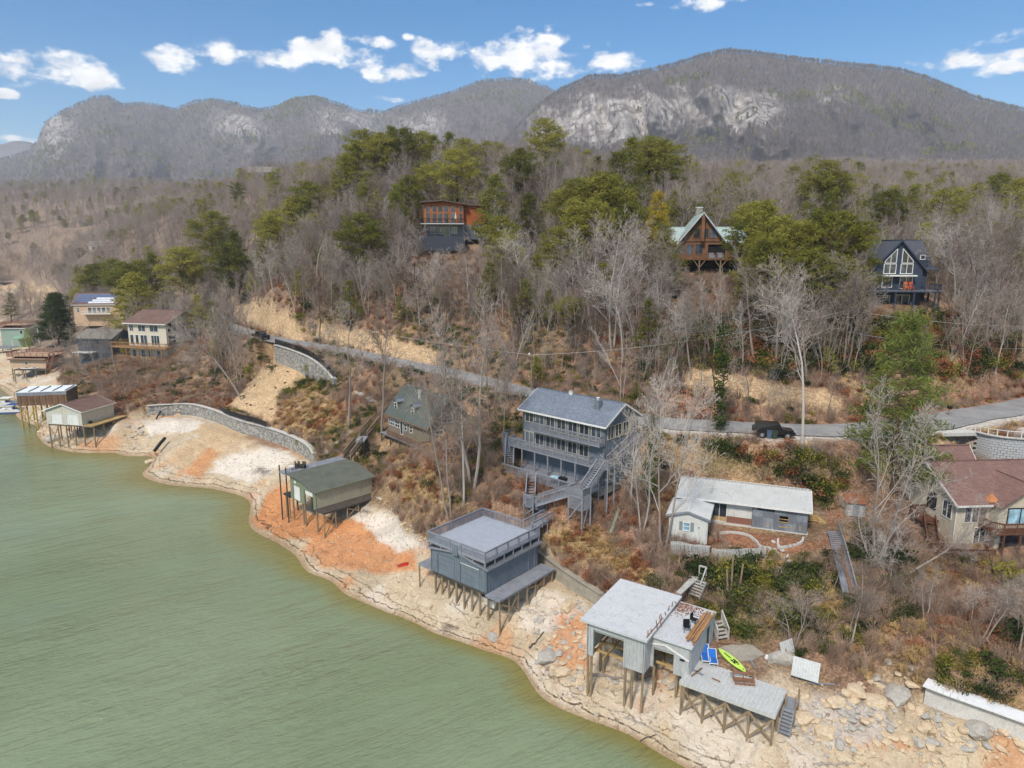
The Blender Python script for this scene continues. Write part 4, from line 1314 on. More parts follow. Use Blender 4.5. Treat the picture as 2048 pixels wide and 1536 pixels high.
def boat_under():
    p = GB.w(6.2, 2.0)
    z = hz(*p)
    b = Place('old_boat', 'white old motorboat on the sand beneath the grey boathouse', 'boat', (p[0], p[1], z + .05), -70)
    hull = [(-1.9, .85), (-1.9, -.85), (.8, -.85), (1.7, -.45), (2.1, 0), (1.7, .45), (.8, .85)]
    mb = MB()
    k = len(hull)
    mb.add([(x * .94, y * .7, .1) for x, y in hull] + [(x, y, .95) for x, y in hull] + [(x * .9, y * .86, .95) for x, y in hull] + [(x * .86, y * .7, .45) for x, y in hull],
           [tuple(range(k - 1, -1, -1))] + [(i, (i + 1) % k, k + (i + 1) % k, k + i) for i in range(k)] + [(k + i, k + (i + 1) % k, 2 * k + (i + 1) % k, 2 * k + i) for i in range(k)] +
           [(2 * k + i, 2 * k + (i + 1) % k, 3 * k + (i + 1) % k, 3 * k + i) for i in range(k)] + [tuple(range(3 * k, 4 * k))])
    mb.build('hull', m_white, b.o)
    MB().box(-1.8, -.4, -.6, .6, .5, .9).build('seat_box', m_deckbrown, b.o)
    MB().box(-2.25, -1.95, -.25, .25, .35, 1.05).tube((-2.1, 0, .4), (-2.2, 0, -.05), .12, .09).build('outboard_motor', m_black, b.o)


boat_under()


# ------------------------------------------------------------------ pale boathouse with open slips
def pale_boathouse():
    sid = paint('pale_grey_panel', S(178, 179, 178), .75, .1)
    b = Place('boathouse', 'pale grey boathouse with two open boat slips and flat white roof', 'boathouse', (6.28, 52.24, 5.0), -33)
    W, Dp, H = 5.15, 7.2, 2.75
    zb = -.35
    top = lambda u: H + .16 * (1 - u / W)
    wall(b.o, (0, 0), (W, 0), zb, H, sid, [(.62, 3.35, zb - .1, 2.12)], siding='v', step=.32)
    wall(b.o, (W, 0), (W, 1.3), zb, H, sid, siding='v', step=.32)
    wall(b.o, (W, 1.3), (W, Dp), 1.6, H, sid)
    wall(b.o, (0, Dp), (0, 0), zb, H, sid, siding='v', step=.32)
    wall(b.o, (W, Dp), (0, Dp), zb, H, sid, [(1, 4, zb - .1, 1.6)])
    L, at = frame((0, 0), (W, 0))
    tb = MB(); cellbox(tb, at, .66, 3.31, 1.84, 2.12, -.22, -.17); tb.build('rolled_door', m_galv, b.o)
    fb = MB(); cellbox(fb, at, .52, .62, zb, 2.22, -.02, .05); cellbox(fb, at, 3.35, 3.45, zb, 2.22, -.02, .05); cellbox(fb, at, .62, 3.35, 2.12, 2.22, -.02, .05); fb.build('opening_frame', sid, b.o)
    rf = MB().slab([(-.45, -.4, H + .16), (W + .3, -.4, H + .10), (W + .3, Dp + .5, H + .30), (-.45, Dp + .5, H + .36)], .2)
    r = rf.build('roof', m_tarp, b.o)
    sm = MB()
    for i in range(1, 5): sm.beam((-.45, -.4 + i * 1.6, H + .165 + i * .04), (W + .3, -.4 + i * 1.6, H + .105 + i * .04), .05, .012)
    sm.build('roof_seam', m_tarp, r)
    # lower wing with its own slip
    x1, y0 = W + 3.3, 1.3
    H2 = 2.45
    wall(b.o, (W, y0), (x1, y0), zb, H2, sid, [(.25, 1.95, zb - .1, 1.45)], siding='v', step=.32)
    wall(b.o, (x1, y0), (x1, Dp + .1), zb, H2, sid, [(4.1, 4.95, .02, 2.0)], siding='h', step=.24)
    L, at = frame((x1, y0), (x1, Dp + .1))
    db = MB(); cellbox(db, at, 4.1, 4.95, .02, 2.0, -.08, -.03); db.build('door', paint('dark_green_door', S(70, 84, 80)), b.o)
    L, at = frame((W, y0), (x1, y0))
    tb = MB(); cellbox(tb, at, .28, 1.92, 1.2, 1.45, -.22, -.17); tb.build('rolled_door', m_galv, b.o)
    tr = MB()
    tr.beam(at(0, 1.72, .06), at(1.2, 1.95, .06), .08, .14); tr.beam(at(1.2, 1.95, .06), at(3.2, 1.2, .06), .08, .14); tr.build('trim_board', m_white, b.o)
    vb = MB(); cellbox(vb, at, 2.45, 2.85, 1.05, 1.2, .03, .07); vb.build('vent', m_black, b.o)
    dk = MB().slab([(W + .05, y0 - .25, H2 + .1), (x1 + .15, y0 - .25, H2 + .06), (x1 + .15, Dp + .3, H2 + .14), (W + .05, Dp + .3, H2 + .18)], .16)
    rr2 = dk.build('wing_roof', m_tarp, b.o)
    rb = MB()
    for i in range(22):
        x = W + .15 + i * (x1 - W) / 22
        rb.beam((x, y0 - .22, H2 + .11 - .0018 * i), (x, Dp + .28, H2 + .19 - .0018 * i), .035, .03)
    rb.build('roof_ribs', m_tarp, rr2, 'stuff')
    lb = MB()
    rr = random.Random(4)
    for i in range(420):                                      # leaf litter on the wing roof
        x = W + .2 + abs(rr.gauss(0, 1.3)); y = Dp + .1 - abs(rr.gauss(0, 1.0))
        if x > x1 or y < y0: continue
        s = rr.uniform(.04, .1); a = rr.uniform(0, 3.1); z = H2 + .20
        c, sn = math.cos(a) * s, math.sin(a) * s
        lb.add([(x - c, y - sn, z), (x + sn * .5, y - c * .5, z + .02), (x + c, y + sn, z + rr.uniform(0, .04)), (x - sn * .5, y + c * .5, z)], [(0, 1, 2, 3)])
    lb.build('leaf_litter', m_rust, rr2, 'stuff')
    MB().box(.2, W - .2, 4.9, Dp - .2, -.25, -.05).build('floor_platform', m_mossdeck, b.o)
    MB().box(W + .2, x1 - .2, 4.2, Dp, -.25, -.05).build('floor_platform', m_mossdeck, b.o)
    for i, y in enumerate((1.2, 2.6, 4.0, 5.2)):
        MB().beam((.1, y, -.5), (W - .1, y, -.5), .1, .2).build('floor_beam', m_lumber, b.o)
        MB().beam((W + .1, y + 1.2, -.5), (x1 - .1, y + 1.2, -.5), .1, .2).build('floor_beam', m_lumber, b.o)
    for x in (.4, 1.5, 3.4, 4.7):
        MB().beam((x, .1, -.38), (x, Dp - .2, -.38), .1, .2).build('floor_beam', m_lumber, b.o)
    pile_row(b, [(x, y) for x in (.15, .45, 3.5, 4.1, 5.0) for y in (.1, 2.5, 5.0, 7.0)], -.35, .11)
    pile_row(b, [(x, y) for x in (W + .3, W + 2.2, x1 - .2) for y in (1.5, 3.6, 6.0)], -.35, .11)
    return b


PB = pale_boathouse()


def lumber_and_chairs():
    x1 = 5.15 + 3.3
    zz = 5.0 + 2.45 + .16
    p = PB.w(x1 - .25, 4.2)
    L = Place('lumber_stack', 'stack of brown salvaged boards along the edge of the wing roof', 'lumber', (p[0], p[1], zz + .03), -33 + 90)
    rr = random.Random(2)
    for i in range(11):
        a = rr.uniform(-.06, .06); ln = rr.uniform(1.7, 2.6); k = i % 5; lv = i // 5
        MB().beam((-ln + rr.uniform(-.3, .3), (k - 2) * .19, .03 + lv * .06), (ln + rr.uniform(-.3, .3), (k - 2) * .19 + a, .03 + lv * .06 + rr.uniform(0, .02)), .15, .05).build('board', wood('board_%d' % i, S(168 + i * 2, 124 + i * 2, 92), S(122, 90, 68)), L.o)
    p2 = PB.w(x1 - .02, 4.1)
    for j, (u, v, tl) in enumerate(((-1.0, 3.1, 'facing the water'), (-.85, 4.5, 'tipped beside the board stack'))):
        q = PB.w(x1 + u, v)
        c = Place('patio_chair', 'black metal patio chair on wing roof ' + tl, 'chair', (q[0], q[1], zz + .02), -33 + 30 + 50 * j, 'chairs on the wing roof')
        MB().box(-.25, .25, -.25, .25, .4, .44).build('seat', m_black, c.o)
        MB().beam((-.25, .25, .68), (.25, .25, .68), .03, .5).build('backrest', m_black, c.o)
        for sx in (-1, 1):
            for sy in (-1, 1): MB().tube((sx * .24, sy * .24, 0), (sx * .24, sy * .24, .42 if sy < 0 else .92), .02).build('leg', m_black, c.o)
            MB().tube((sx * .26, -.24, .62), (sx * .26, .25, .62), .02).build('armrest', m_black, c.o)
    # broken rail across the main roof edge
    br = Place('broken_railing', 'collapsed brown railing lying between the two boathouse roofs', 'railing', (*PB.w(5.3, 3.2), zz + .22), -33 + 90)
    MB().beam((-3.2, .05, .05), (3.3, -.05, .12), .09, .06).build('rail', m_deckbrown, br.o)
    for i in range(9):
        x = -3.0 + i * .75
        MB().beam((x, rr.uniform(-.3, .1), .04), (x + rr.uniform(-.25, .25), rr.uniform(-.1, .35), rr.uniform(.2, .75)), .06, .06).build('rail_post', m_deckbrown, br.o)


lumber_and_chairs()


def metal_sheet(w, l, pitch=.2, amp=.035, n=None):
    """trapezoid-ribbed sheet, ribs along y"""
    mb = MB()
    xs, zs = [], []
    k = int(w / pitch)
    for i in range(k):
        a = i * w / k
        xs += [a, a + w / k * .3, a + w / k * .42, a + w / k * .88]
        zs += [amp, amp, 0, 0]
    xs.append(w); zs.append(amp)
    m = len(xs)
    mb.add([(x, 0, z) for x, z in zip(xs, zs)] + [(x, l, z) for x, z in zip(xs, zs)] + [(x, 0, z - .012) for x, z in zip(xs, zs)] + [(x, l, z - .012) for x, z in zip(xs, zs)],
           [(i, i + 1, m + i + 1, m + i) for i in range(m - 1)] + [(2 * m + i + 1, 2 * m + i, 3 * m + i, 3 * m + i + 1) for i in range(m - 1)] + [(2 * m + i, 2 * m + i + 1, i + 1, i) for i in range(m - 1)])
    return mb


def metal_dock():
    b = Place('dock_platform', 'dock platform of pale ribbed metal sheets on braced posts', 'dock', (13.1, 48.0, 5.0), -34.5)
    W, Dp = 7.2, 3.6
    o = metal_sheet(W, Dp, .3, .05).build('deck_sheet', m_galv, b.o)
    MB().box(0, W, -.04, -.001, -.28, .03).build('fascia', m_galv, b.o)
    MB().box(W + .001, W + .04, 0, Dp, -.28, .03).build('fascia', m_galv, b.o)
    for y in (.15, 1.2, 2.4, 3.4): MB().box(.02, W - .02, y, y + .1, -.24, -.02).build('joist_beam', m_pile, b.o)
    front = [(.15 + i * 1.72, .15) for i in range(5)]
    pile_row(b, front, -.2, .09, None, 'post', [(front[i], front[i + 1]) for i in range(4)])
    pile_row(b, [(W - .1, y) for y in (1.3, 2.4, 3.5)] + [(.2, 2.0), (2.2, 2.2), (4.2, 2.2)], -.2, .09, None, 'post')
    # landing and ladder at the far end
    deck(b.o, W + .1, W + .95, 2.2, 3.6, -.45, m_slate_l, None, 'x', .15, 'end_landing')
    stairs(b.o, (W + .5, 2.1, -.5), (W + .5, 1.0, -1.9), .8, m_slate_l, False)
    pile_row(b, [(W + .2, 2.3), (W + .9, 2.3), (W + .9, 3.5)], .5, .07, None, 'post')
    return b


MD = metal_dock()


def dock_items():
    Wz = 5.05
    # paddle board
    a, c = P(1438, 1298, 5.15), P(1491, 1345, 5.1)
    m = (a + c) / 2; d = c - a; L = d.length
    b = Place('paddle_board', 'lime green paddle board lying by the metal dock', 'paddle board', (m.x, m.y, 5.18), math.degrees(math.atan2(d.y, d.x)))
    n = 24
    prof = []
    for i in range(n + 1):
        t = i / n
        prof.append((-L / 2 + L * t, .40 * max(0.0, math.sin(math.pi * min(max(t, .005), .995))) ** .55))
    lime = paint('lime_board', S(196, 232, 96), .35, .06, 3, 10, False, 0)
    mb = MB()
    out = [(x, y) for x, y in prof] + [(x, -y) for x, y in prof[::-1]]
    k = len(out)
    mb.add([(x * .985, y * .9, -.06) for x, y in out] + [(x, y, .0) for x, y in out] + [(x * .985, y * .9, .05) for x, y in out],
           [tuple(range(k))[::-1]] + [(i, (i + 1) % k, k + (i + 1) % k, k + i) for i in range(k)] + [(k + i, k + (i + 1) % k, 2 * k + (i + 1) % k, 2 * k + i) for i in range(k)] + [tuple(range(2 * k, 3 * k))])
    mb.build('board', lime, b.o, smooth=False)
    for x, y, w, h in ((.15, .12, .2, .08), (.15, -.12, .2, .08), (.45, .11, .2, .09), (.45, -.11, .2, .09), (.32, .0, .1, .05), (.72, .05, .1, .09)):
        MB().box(x - w / 2 * 1.3, x + w / 2 * 1.3, y - h, y + h, .05, .062).build('deck_pad', m_black, b.o)
    for i in range(5): MB().box(-.95 + i * .17, -.85 + i * .17, -.1, .08, .05, .057).build('printed_mark', m_black, b.o)
    MB().tube((L * .42, 0, .05), (L * .42, 0, .065), .06).build('valve', m_black, b.o)
    # blue sun loungers
    blue = paint('blue_fabric', S(36, 104, 190), .8, .08)
    for i, (p0, p1, lab) in enumerate((((1408, 1296), (1413, 1322), 'blue sling sun lounger against the boathouse, the larger one'), ((1424, 1310), (1428, 1327), 'blue sling sun lounger nearer the paddle board, the smaller one'))):
        a, c = P(*p0, 5.3), P(*p1, 5.3)
        d = a - c
        s = Place('sun_lounger', lab, 'lounger', (c.x, c.y, max(hz(c.x, c.y), 4.95) + .03), math.degrees(math.atan2(d.y, d.x)), 'blue loungers by the pale boathouse')
        L = 1.85 if i == 0 else 1.5
        for y in (-.33, .33): MB().beam((0, y, .3), (L * .62, y, .3), .05, .05).beam((L * .62, y, .3), (L, y, .72), .05, .05).build('side_rail', m_white, s.o)
        MB().slab([(0.02, -.31, .32), (L * .62, -.31, .32), (L * .62, .31, .32), (.02, .31, .32)], .02).build('seat_sling', blue, s.o)
        MB().slab([(L * .62, -.31, .32), (L, -.31, .74), (L, .31, .74), (L * .62, .31, .32)], .02).build('back_sling', blue, s.o)
        MB().beam((0, -.33, .3), (0, .33, .3), .05, .05).build('foot_bar', m_white, s.o)
        MB().beam((L, -.33, .72), (L, .33, .72), .05, .05).build('head_bar', m_white, s.o)
        for x in (.15, L * .6):
            for y in (-.33, .33): MB().tube((x, y, 0), (x, y, .3), .022).build('leg', m_white, s.o)
    # wooden bench seat lying on the dock
    p = P(1488, 1364, 5.05)
    s = Place('wooden_bench', 'weathered brown slatted bench seat on the metal dock', 'bench', (p.x, p.y, 5.06), -9)
    bw = wood('bench_wood', S(150, 108, 84), S(108, 76, 58))
    for y in (.62, .28, .12, -.08): MB().box(-.82, .82, y - .06 if y < .6 else y - .14, y + .06 if y < .6 else y + .14, .1 + (.25 if y > .6 else 0), .14 + (.25 if y > .6 else 0)).build('slat', bw, s.o)
    MB().box(-.75, .75, -.42, -.3, .0, .1).build('front_rail', bw, s.o)
    for x in (-.7, .0, .7): MB().beam((x, -.4, .06), (x, .78, .30), .06, .08).build('support', bw, s.o)
    # round patio table with a stained top
    p = P(1399, 1322, 5.7)
    s = Place('patio_table', 'round pale stained patio table at the boathouse corner', 'table', (p.x, p.y, hz(p.x, p.y) + .0), 0)
    MB().tube((0, 0, .66), (0, 0, .70), .52, .52, 20).build('table_top', m_conc_d, s.o)
    MB().tube((0, 0, 0), (0, 0, .66), .04).build('pedestal', m_black, s.o)
    MB().tube((0, 0, 0), (0, 0, .06), .24, .2, 12).build('base', m_black, s.o)
    # concrete slab pieces under the board
    a = [(1434, 1296), (1475, 1285), (1505, 1290), (1530, 1308), (1505, 1320), (1480, 1321)]
    w = [P(x, y, 5.04) for x, y in a][::-1]
    sl = MB().slab(w, .25, (0, 0, 1)).build('concrete_slab', m_conc_d, None, None, 'broken pale concrete slab beside the paddle board', 'slab')
    # tall ribbed sheets leaning behind the dock
    g2 = P(1582, 1350, 4.9)
    s = Place('sheet_metal_fence', 'tilted fence of grey ribbed metal sheets behind the metal dock', 'fence', (g2.x, g2.y, 4.6), -32)
    sh = metal_sheet(2.0, 1.5, .2, .03)
    o = sh.build('sheet', m_galv, s.o); o.rotation_euler = (R(68), 0, 0); o.location = (0, 0, .3)
    o2 = metal_sheet(1.5, 1.6, .2, .03).build('sheet', m_galv, s.o); o2.rotation_euler = (R(70), 0, R(60)); o2.location = (-.85, 1.3, .35)
    for x, y in ((0, .12), (1.0, .2), (1.95, .2), (-.8, 1.45)): MB().box(x - .05, x + .05, y + .35, y + .45, -.4, 1.3).build('post', m_pile, s.o)
    # small bucket
    p = P(1533, 1318, 4.98)
    s = Place('plastic_bucket', 'white bucket lying on its side right of the slab', 'bucket', (p.x, p.y, p.z + .16), 60)
    MB().tube((-.16, 0, 0), (.18, 0, 0), .13, .16, 12).build('shell', m_white, s.o)
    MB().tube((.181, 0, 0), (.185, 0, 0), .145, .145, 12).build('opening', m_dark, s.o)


dock_items()


# ------------------------------------------------------------------ white cottage with metal roof
def cottage():
    wht = paint('white_lap_siding', S(206, 205, 198), .7, .1)
    b = Place('cottage', 'long white cottage with ribbed metal roof and unfinished grey wall', 'house', (18.7, 72.1, 9.0), -21)
    W, Dp, H, HR = 13.1, 6.4, 2.55, 3.45
    top = lambda u: H + (HR - H) * (1 - abs(u / Dp - .5) * 2)
    grey = paint('slate_sheathing', S(112, 116, 122), .8, .2, 1.8, 12, True, .2)
    wall(b.o, (0, 0), (7.6, 0), 0, H, wht, [(3.5, 4.95, .05, 2.05)], siding='h')
    wall(b.o, (7.6, -.35), (W, -.35), 0, H, grey, [(10.35 - 7.6, 11.2 - 7.6, .95, 1.6)], siding=None)
    wall(b.o, (7.6, 0), (7.6, -.35), 0, H, grey, siding=None)
    wall(b.o, (W, -.35), (W, Dp), 0, H, grey, siding=None)
    wall(b.o, (W, Dp), (0, Dp), 0, H, wht, siding=None)
    wall(b.o, (0, Dp), (0, 0), 0, H, wht, top=top, siding='h')
    # sheathing panels on the unfinished wall
    L, at = frame((7.6, -.35), (W, -.35))
    gl = paint('sheathing_patch', S(132, 138, 146), .75, .25, 2.5, 12, True, .2)
    for i in range(5):
        for z0, z1 in ((.03, 1.18), (1.22, 2.5)):
            u0, u1 = .05 + i * 1.09, .05 + i * 1.09 + 1.05
            mb = MB()
            if i == 2 and z0 > 1: cellbox(mb, at, u0, u1, 1.72, z1, 0, .02)
            elif i in (2, 3) and z0 < 1: cellbox(mb, at, u0, u1, z0, .85, 0, .02)
            elif i == 3 and z0 > 1: cellbox(mb, at, u0, u1, 1.72, z1, 0, .02)
            else: cellbox(mb, at, u0, u1, z0, z1, 0, .02)
            mb.build('sheathing_panel', gl if (i + int(z0 > 1)) % 2 else grey, b.o)
    for u in (1.55, 3.85, 4.7):
        for k in range(4):
            mb = MB(); cellbox(mb, at, u, u + .2, .25 + k * .13, .33 + k * .13, .02, .05); mb.build('lumber_block', m_lumber, b.o)
    for z in (.38, .92, 1.25):
        mb = MB(); cellbox(mb, at, 2.7, 3.65, z, z + .08, .02, .07); mb.build('lumber_sill', m_lumber, b.o)
    window(b.o, (7.6, -.35), (W, -.35), .55, 1.2, 2.05, 2.4, m_black, m_glass, 1, 1, .05)
    window(b.o, (7.6, -.35), (W, -.35), 1.4, 2.2, 2.05, 2.4, m_black, m_glass, 1, 1, .05)
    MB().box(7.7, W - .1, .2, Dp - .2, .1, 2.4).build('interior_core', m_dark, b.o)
    # slider, tan panel that paints in the curtain-lit floor, and brick skirt
    d = window(b.o, (0, 0), (7.6, 0), 3.5, 4.95, .05, 2.0, m_white, m_glass, 2, 1, .06, -.04, 'sliding_door')
    mb = MB(); L2, at2 = frame((0, 0), (7.6, 0)); cellbox(mb, at2, 3.53, 4.92, .06, .55, -.037, -.03); mb.build('lit_floor_panel', m_lumber, d)
    brick = paint('red_brick', S(142, 96, 80), .9, .2, 3, 20, False, .2)
    bm = MB().box(0, .215, -.05, .0, 0, .07).mesh('brick', brick)
    bk = MB(); cellbox(bk, at2, 5.0, 7.6, 0, .74, .03, .06); skirt = bk.build('brick_skirt', m_conc_d, b.o)
    for r_ in range(9):
        for c_ in range(11):
            u = 5.0 + c_ * .235 + (.1 if r_ % 2 else 0)
            if u + .215 > 7.6: continue
            link('brick', bm, skirt, (u, -.06, .01 + r_ * .08))
    MB().box(-.1, W + .1, -.5, .3, -.35, -.005).build('foundation_ledge', m_conc, b.o)
    # metal roof with standing ribs
    r = gable_roof(b.o, 0, W, -.3, Dp, H, HR, m_galv, .45, .35, .06, 'x', Dp / 2, fascia=m_white)
    rb = MB()
    n = 38
    for i in range(n + 1):
        x = -.33 + i * (W + .66) / n
        s = (HR - H) / (Dp / 2 + .3)
        rb.beam((x, -.74, H - s * .44 + .08), (x, Dp / 2, HR + .08), .1, .07)
        s2 = (HR - H) / (Dp / 2)
        rb.beam((x, Dp / 2, HR + .08), (x, Dp + .44, H - s2 * .44 + .08), .1, .07)
    rb.build('roof_ribs', m_galv, r, 'stuff')
    MB().box(.3, .9, 4.1, 4.7, 2.5, 3.9).build('chimney', brick, b.o)
    # annex
    ax0, ax1, ay0, ay1 = -.45, 3.35, -5.0, -.1
    H3, HR3 = 2.0, 2.55
    topA = lambda u: H3 + (HR3 - H3) * (1 - abs(u / 3.8 - .5) * 2)
    zb = -1.2
    wall(b.o, (ax0, ay0), (ax1, ay0), zb, H3, wht, siding='h', top=topA)
    wall(b.o, (ax1, ay0), (ax1, ay1), zb, H3, wht, siding='v', step=.35)
    wall(b.o, (ax0, ay1), (ax0, ay0), zb, H3, wht, siding='h')
    gable_roof(b.o, ax0, ax1, ay0, ay1, H3, HR3, paint('white_metal_roof', S(212, 212, 208), .5, .08), .35, .3, .08, 'y', fascia=m_rail_g, name='annex_roof')
    w = window(b.o, (ax0, ay0), (ax1, ay0), 1.5, 2.1, .5, 1.3, m_white, m_glass_b, 1, 2, .08, .035, 'window', True)
    L3, at3 = frame((ax0, ay0), (ax1, ay0))
    shut = paint('grey_shutter', S(134, 140, 140))
    for u in (1.05, 2.2):
        mb = MB(); cellbox(mb, at3, u, u + .34, .42, 1.38, .033, .06); mb.build('shutter', shut, b.o)
    mb = MB(); cellbox(mb, at3, 3.0, 3.08, .9, 1.02, .033, .12); mb.build('wall_lamp', m_black, b.o)
    MB().path([(ax1 + .08, ay0 + .05, zb), (ax1 + .08, ay0 + .05, H3 - .2)], .04).build('downspout', m_white, b.o)
    # side steps on the right
    deck(b.o, W + .1, W + 1.2, 3.2, 4.6, .35, m_lumber, None, 'x', .15, 'side_landing')
    stairs(b.o, (W + 1.3, 3.9, .35), (W + 2.3, 3.9, -.35), 1.0, m_lumber, False)
    railing(b.o, [(W + .15, 3.25, .35), (W + 1.15, 3.25, .35)], .9, m_lumber)
    return b


CT = cottage()


def picket_fence():
    gl = paint('weathered_white_picket', S(190, 190, 184), .8, .15)
    for j, (pp, lab) in enumerate((([(1342, 1110, 7.3), (1420, 1118, 7.2)], 'white vertical picket skirt below the cottage annex'), ([(1424, 1119, 7.2), (1482, 1128, 7.1), (1532, 1130, 7.4)], 'white picket fence leaning along the cottage yard edge'))):
        w = [P(*q) for q in pp]
        f = Place('picket_fence', lab, 'fence', (w[0].x, w[0].y, w[0].z), 0)
        h = 1.55 if j == 0 else 1.35
        pm = MB().box(-.05, .05, -.012, .012, -.3, h).mesh('picket', gl)
        for a, b in zip(w[:-1], w[1:]):
            L = (b - a).length; n = int(L / .135); ang = math.atan2(b.y - a.y, b.x - a.x)
            for i in range(n):
                q = a + (b - a) * i / n
                q = Vector((q.x - w[0].x, q.y - w[0].y, max(hz(q.x, q.y), q.z - .4) - w[0].z))
                link('picket', pm, f.o, q, (random.uniform(-.03, .03), random.uniform(-.02, .02), ang))
            for zz in (.3, h - .3):
                s = Vector((-math.sin(ang), math.cos(ang), 0)) * .035
                MB().beam(Vector((a.x - w[0].x, a.y - w[0].y, zz)) + s, Vector((b.x - w[0].x, b.y - w[0].y, zz)) + s, .04, .09).build('fence_rail', gl, f.o)


picket_fence()
# ------------------------------------------------------------------ grey three-storey lake house
def lake_house():
    b = Place('lake_house', 'slate blue-grey three-storey lake house with long railed decks', 'house', (1.39, 83.6, 14.2), -43.8)
    W, Dp, H, HR = 12.7, 6.6, 4.6, 6.45
    zb = -2.75
    top = lambda u: H + (HR - H) * (1 - abs(u / Dp - .5) * 2)
    wins = [(.5 + i * 1.72, .5 + i * 1.72 + 1.28) for i in range(7)]
    F0, F1 = (0, 0), (W, 0)
    wall(b.o, F0, F1, zb, H, m_slate, siding='v', step=.34)
    wall(b.o, (W, 0), (W, Dp), zb, H, m_slate, siding='v', step=.34, top=top)
    wall(b.o, (W, Dp), (0, Dp), zb, H, m_slate, siding=None)
    wall(b.o, (0, Dp), (0, 0), zb, H, m_slate, siding='v', step=.34, top=top)
    tan = paint('tan_window_frame', S(196, 186, 166), .6, .06)
    for i, (a, c) in enumerate(wins):
        window(b.o, F0, F1, a, c, 2.95 if i < 2 else 2.5, 4.32, tan, m_glass, 2, 1, .07, .04)
        if i < 6: window(b.o, F0, F1, a, c, .06, 1.6, tan, m_glass, 2, 1, .07, .04)
    for i in range(4):
        a = .45 + i * 1.5
        window(b.o, (W, 0), (W, Dp), a, a + 1.1, 2.75, 4.2, tan, m_glass, 2, 1, .07, .04)
    roofm = shingle('blue_grey_shingle', S(122, 130, 142))
    gable_roof(b.o, 0, W, 0, Dp, H, HR, roofm, .55, .45, .14, 'x', fascia=m_white)
    # small eave lamps, lit
    lt = NT('lit_lamp'); lt.color((1, .8, .5, 1)); lt.b.inputs['Emission Color'].default_value = (1, .72, .38, 1); lt.b.inputs['Emission Strength'].default_value = 2.5
    L, at = frame(F0, F1)
    for i in range(2, 7):
        mb = MB(); q = at(wins[i][0] - .22, 4.3, .06); mb.tube(q, q + Vector((0, 0, .12)), .05); mb.build('eave_lamp', lt.m, b.o)
    for i in range(7):
        mb = MB(); q = at(wins[i][0] - .22, 1.62, .05); mb.tube(q, q + Vector((0, 0, .14)), .05); mb.build('wall_lamp', m_white, b.o)
    # chimney and dish
    ch = MB().box(9.75, 10.55, 1.6, 2.3, H, 6.75).build('chimney', m_slate, b.o)
    MB().tube((10.15, 1.95, 6.7), (10.15, 1.95, 7.0), .16, .16, 10).tube((10.15, 1.95, 7.0), (10.15, 1.95, 7.06), .26, .22, 10).build('flue_cap', m_galv, ch)
    dm = MB()
    n = 14
    dm.add([(5.2 + .34 * math.cos(2 * math.pi * i / n), 3.0, 6.75 + .34 * math.sin(2 * math.pi * i / n)) for i in range(n)] + [(5.2, 3.1, 6.75)] + [(5.2 + .35 * math.cos(2 * math.pi * i / n), 3.02, 6.75 + .35 * math.sin(2 * math.pi * i / n)) for i in range(n)],
           [(i, (i + 1) % n, n) for i in range(n)] + [((i + 1) % n + n + 1, i + n + 1, n) for i in range(n)])
    dm.tube((5.2, 3.1, 6.4), (5.2, 3.1, 6.7), .03)
    dm.build('satellite_dish', m_galv, b.o)
    # balcony on the top floor
    zt = 2.35
    deck(b.o, 2.35, W + .05, -1.15, -.04, zt, m_slate_l, m_rail_g, 'x', .14, 'balcony')
    railing(b.o, [(2.4, -.06, zt), (2.4, -1.1, zt), (W, -1.1, zt), (W, -.06, zt)], .92, gap=1.55)
    # middle deck
    deck(b.o, -.9, W + .3, -1.75, -.04, 0, m_slate_l, m_rail_g, 'x', .14, 'middle_deck')
    railing(b.o, [(-.85, -.4, 0), (-.85, -1.7, 0), (W - .9, -1.7, 0), (W - .9, -1.0, 0)], .92, gap=1.9)
    for i in range(7): MB().box(-.8 + i * 2.1, -.66 + i * 2.1, -1.7, -1.56, zb + .1, -.22).build('deck_post', m_rail_g, b.o)
    # left side deck and the stair from it down to the terrace
    deck(b.o, -3.2, -.92, -.6, 3.6, 0, m_slate_l, m_rail_g, 'y', .14, 'side_deck')
    railing(b.o, [(-.95, 3.55, 0), (-3.15, 3.55, 0), (-3.15, -.55, 0), (-2.2, -.55, 0)], .92)
    mb = MB()
    for i in range(22): mb.box(-3.2 + i * .11, -3.12 + i * .11, -.66, -.62, -2.2, -.22)
    for i in range(36): mb.box(-3.24, -3.2, -.6 + i * .115, -.52 + i * .115, -2.0, -.22)
    mb.build('lattice_skirt', m_rail_g, b.o, 'stuff')
    for x, y in ((-3.1, -.5), (-3.1, 1.5), (-3.1, 3.4)): MB().box(x - .07, x + .07, y - .07, y + .07, min(b.g(x, y), -1) - .4, -.2).build('deck_post', m_rail_g, b.o)
    stairs(b.o, (-1.6, -.7, -.05), (-1.6 + 2.6, -3.6, -2.6), 1.0, m_slate_l, True, rm=m_rail_g)
    # terrace level
    zl = -2.65
    deck(b.o, .2, W + .2, -4.1, -.05, zl, m_slate_l, m_rail_g, 'x', .14, 'terrace_deck')
    railing(b.o, [(.3, -3.9, zl), (.3, -4.05, zl), (4.6, -4.05, zl)], .92)
    railing(b.o, [(6.0, -4.05, zl), (11.0, -4.05, zl)], .92)
    for i in range(7):
        x = .4 + i * 2.0
        MB().box(x - .07, x + .07, -4.0, -3.86, min(b.g(x, -4), zl - .4) - .3, zl - .2).build('deck_post', m_rail_g, b.o)
    MB().box(-.2, W + .2, -1.2, Dp, zb - .9, zl - .25).build('foundation_wall', m_conc_d, b.o)
    # glass-top table and two black chairs on the terrace
    p = b.w(8.0, -3.2)
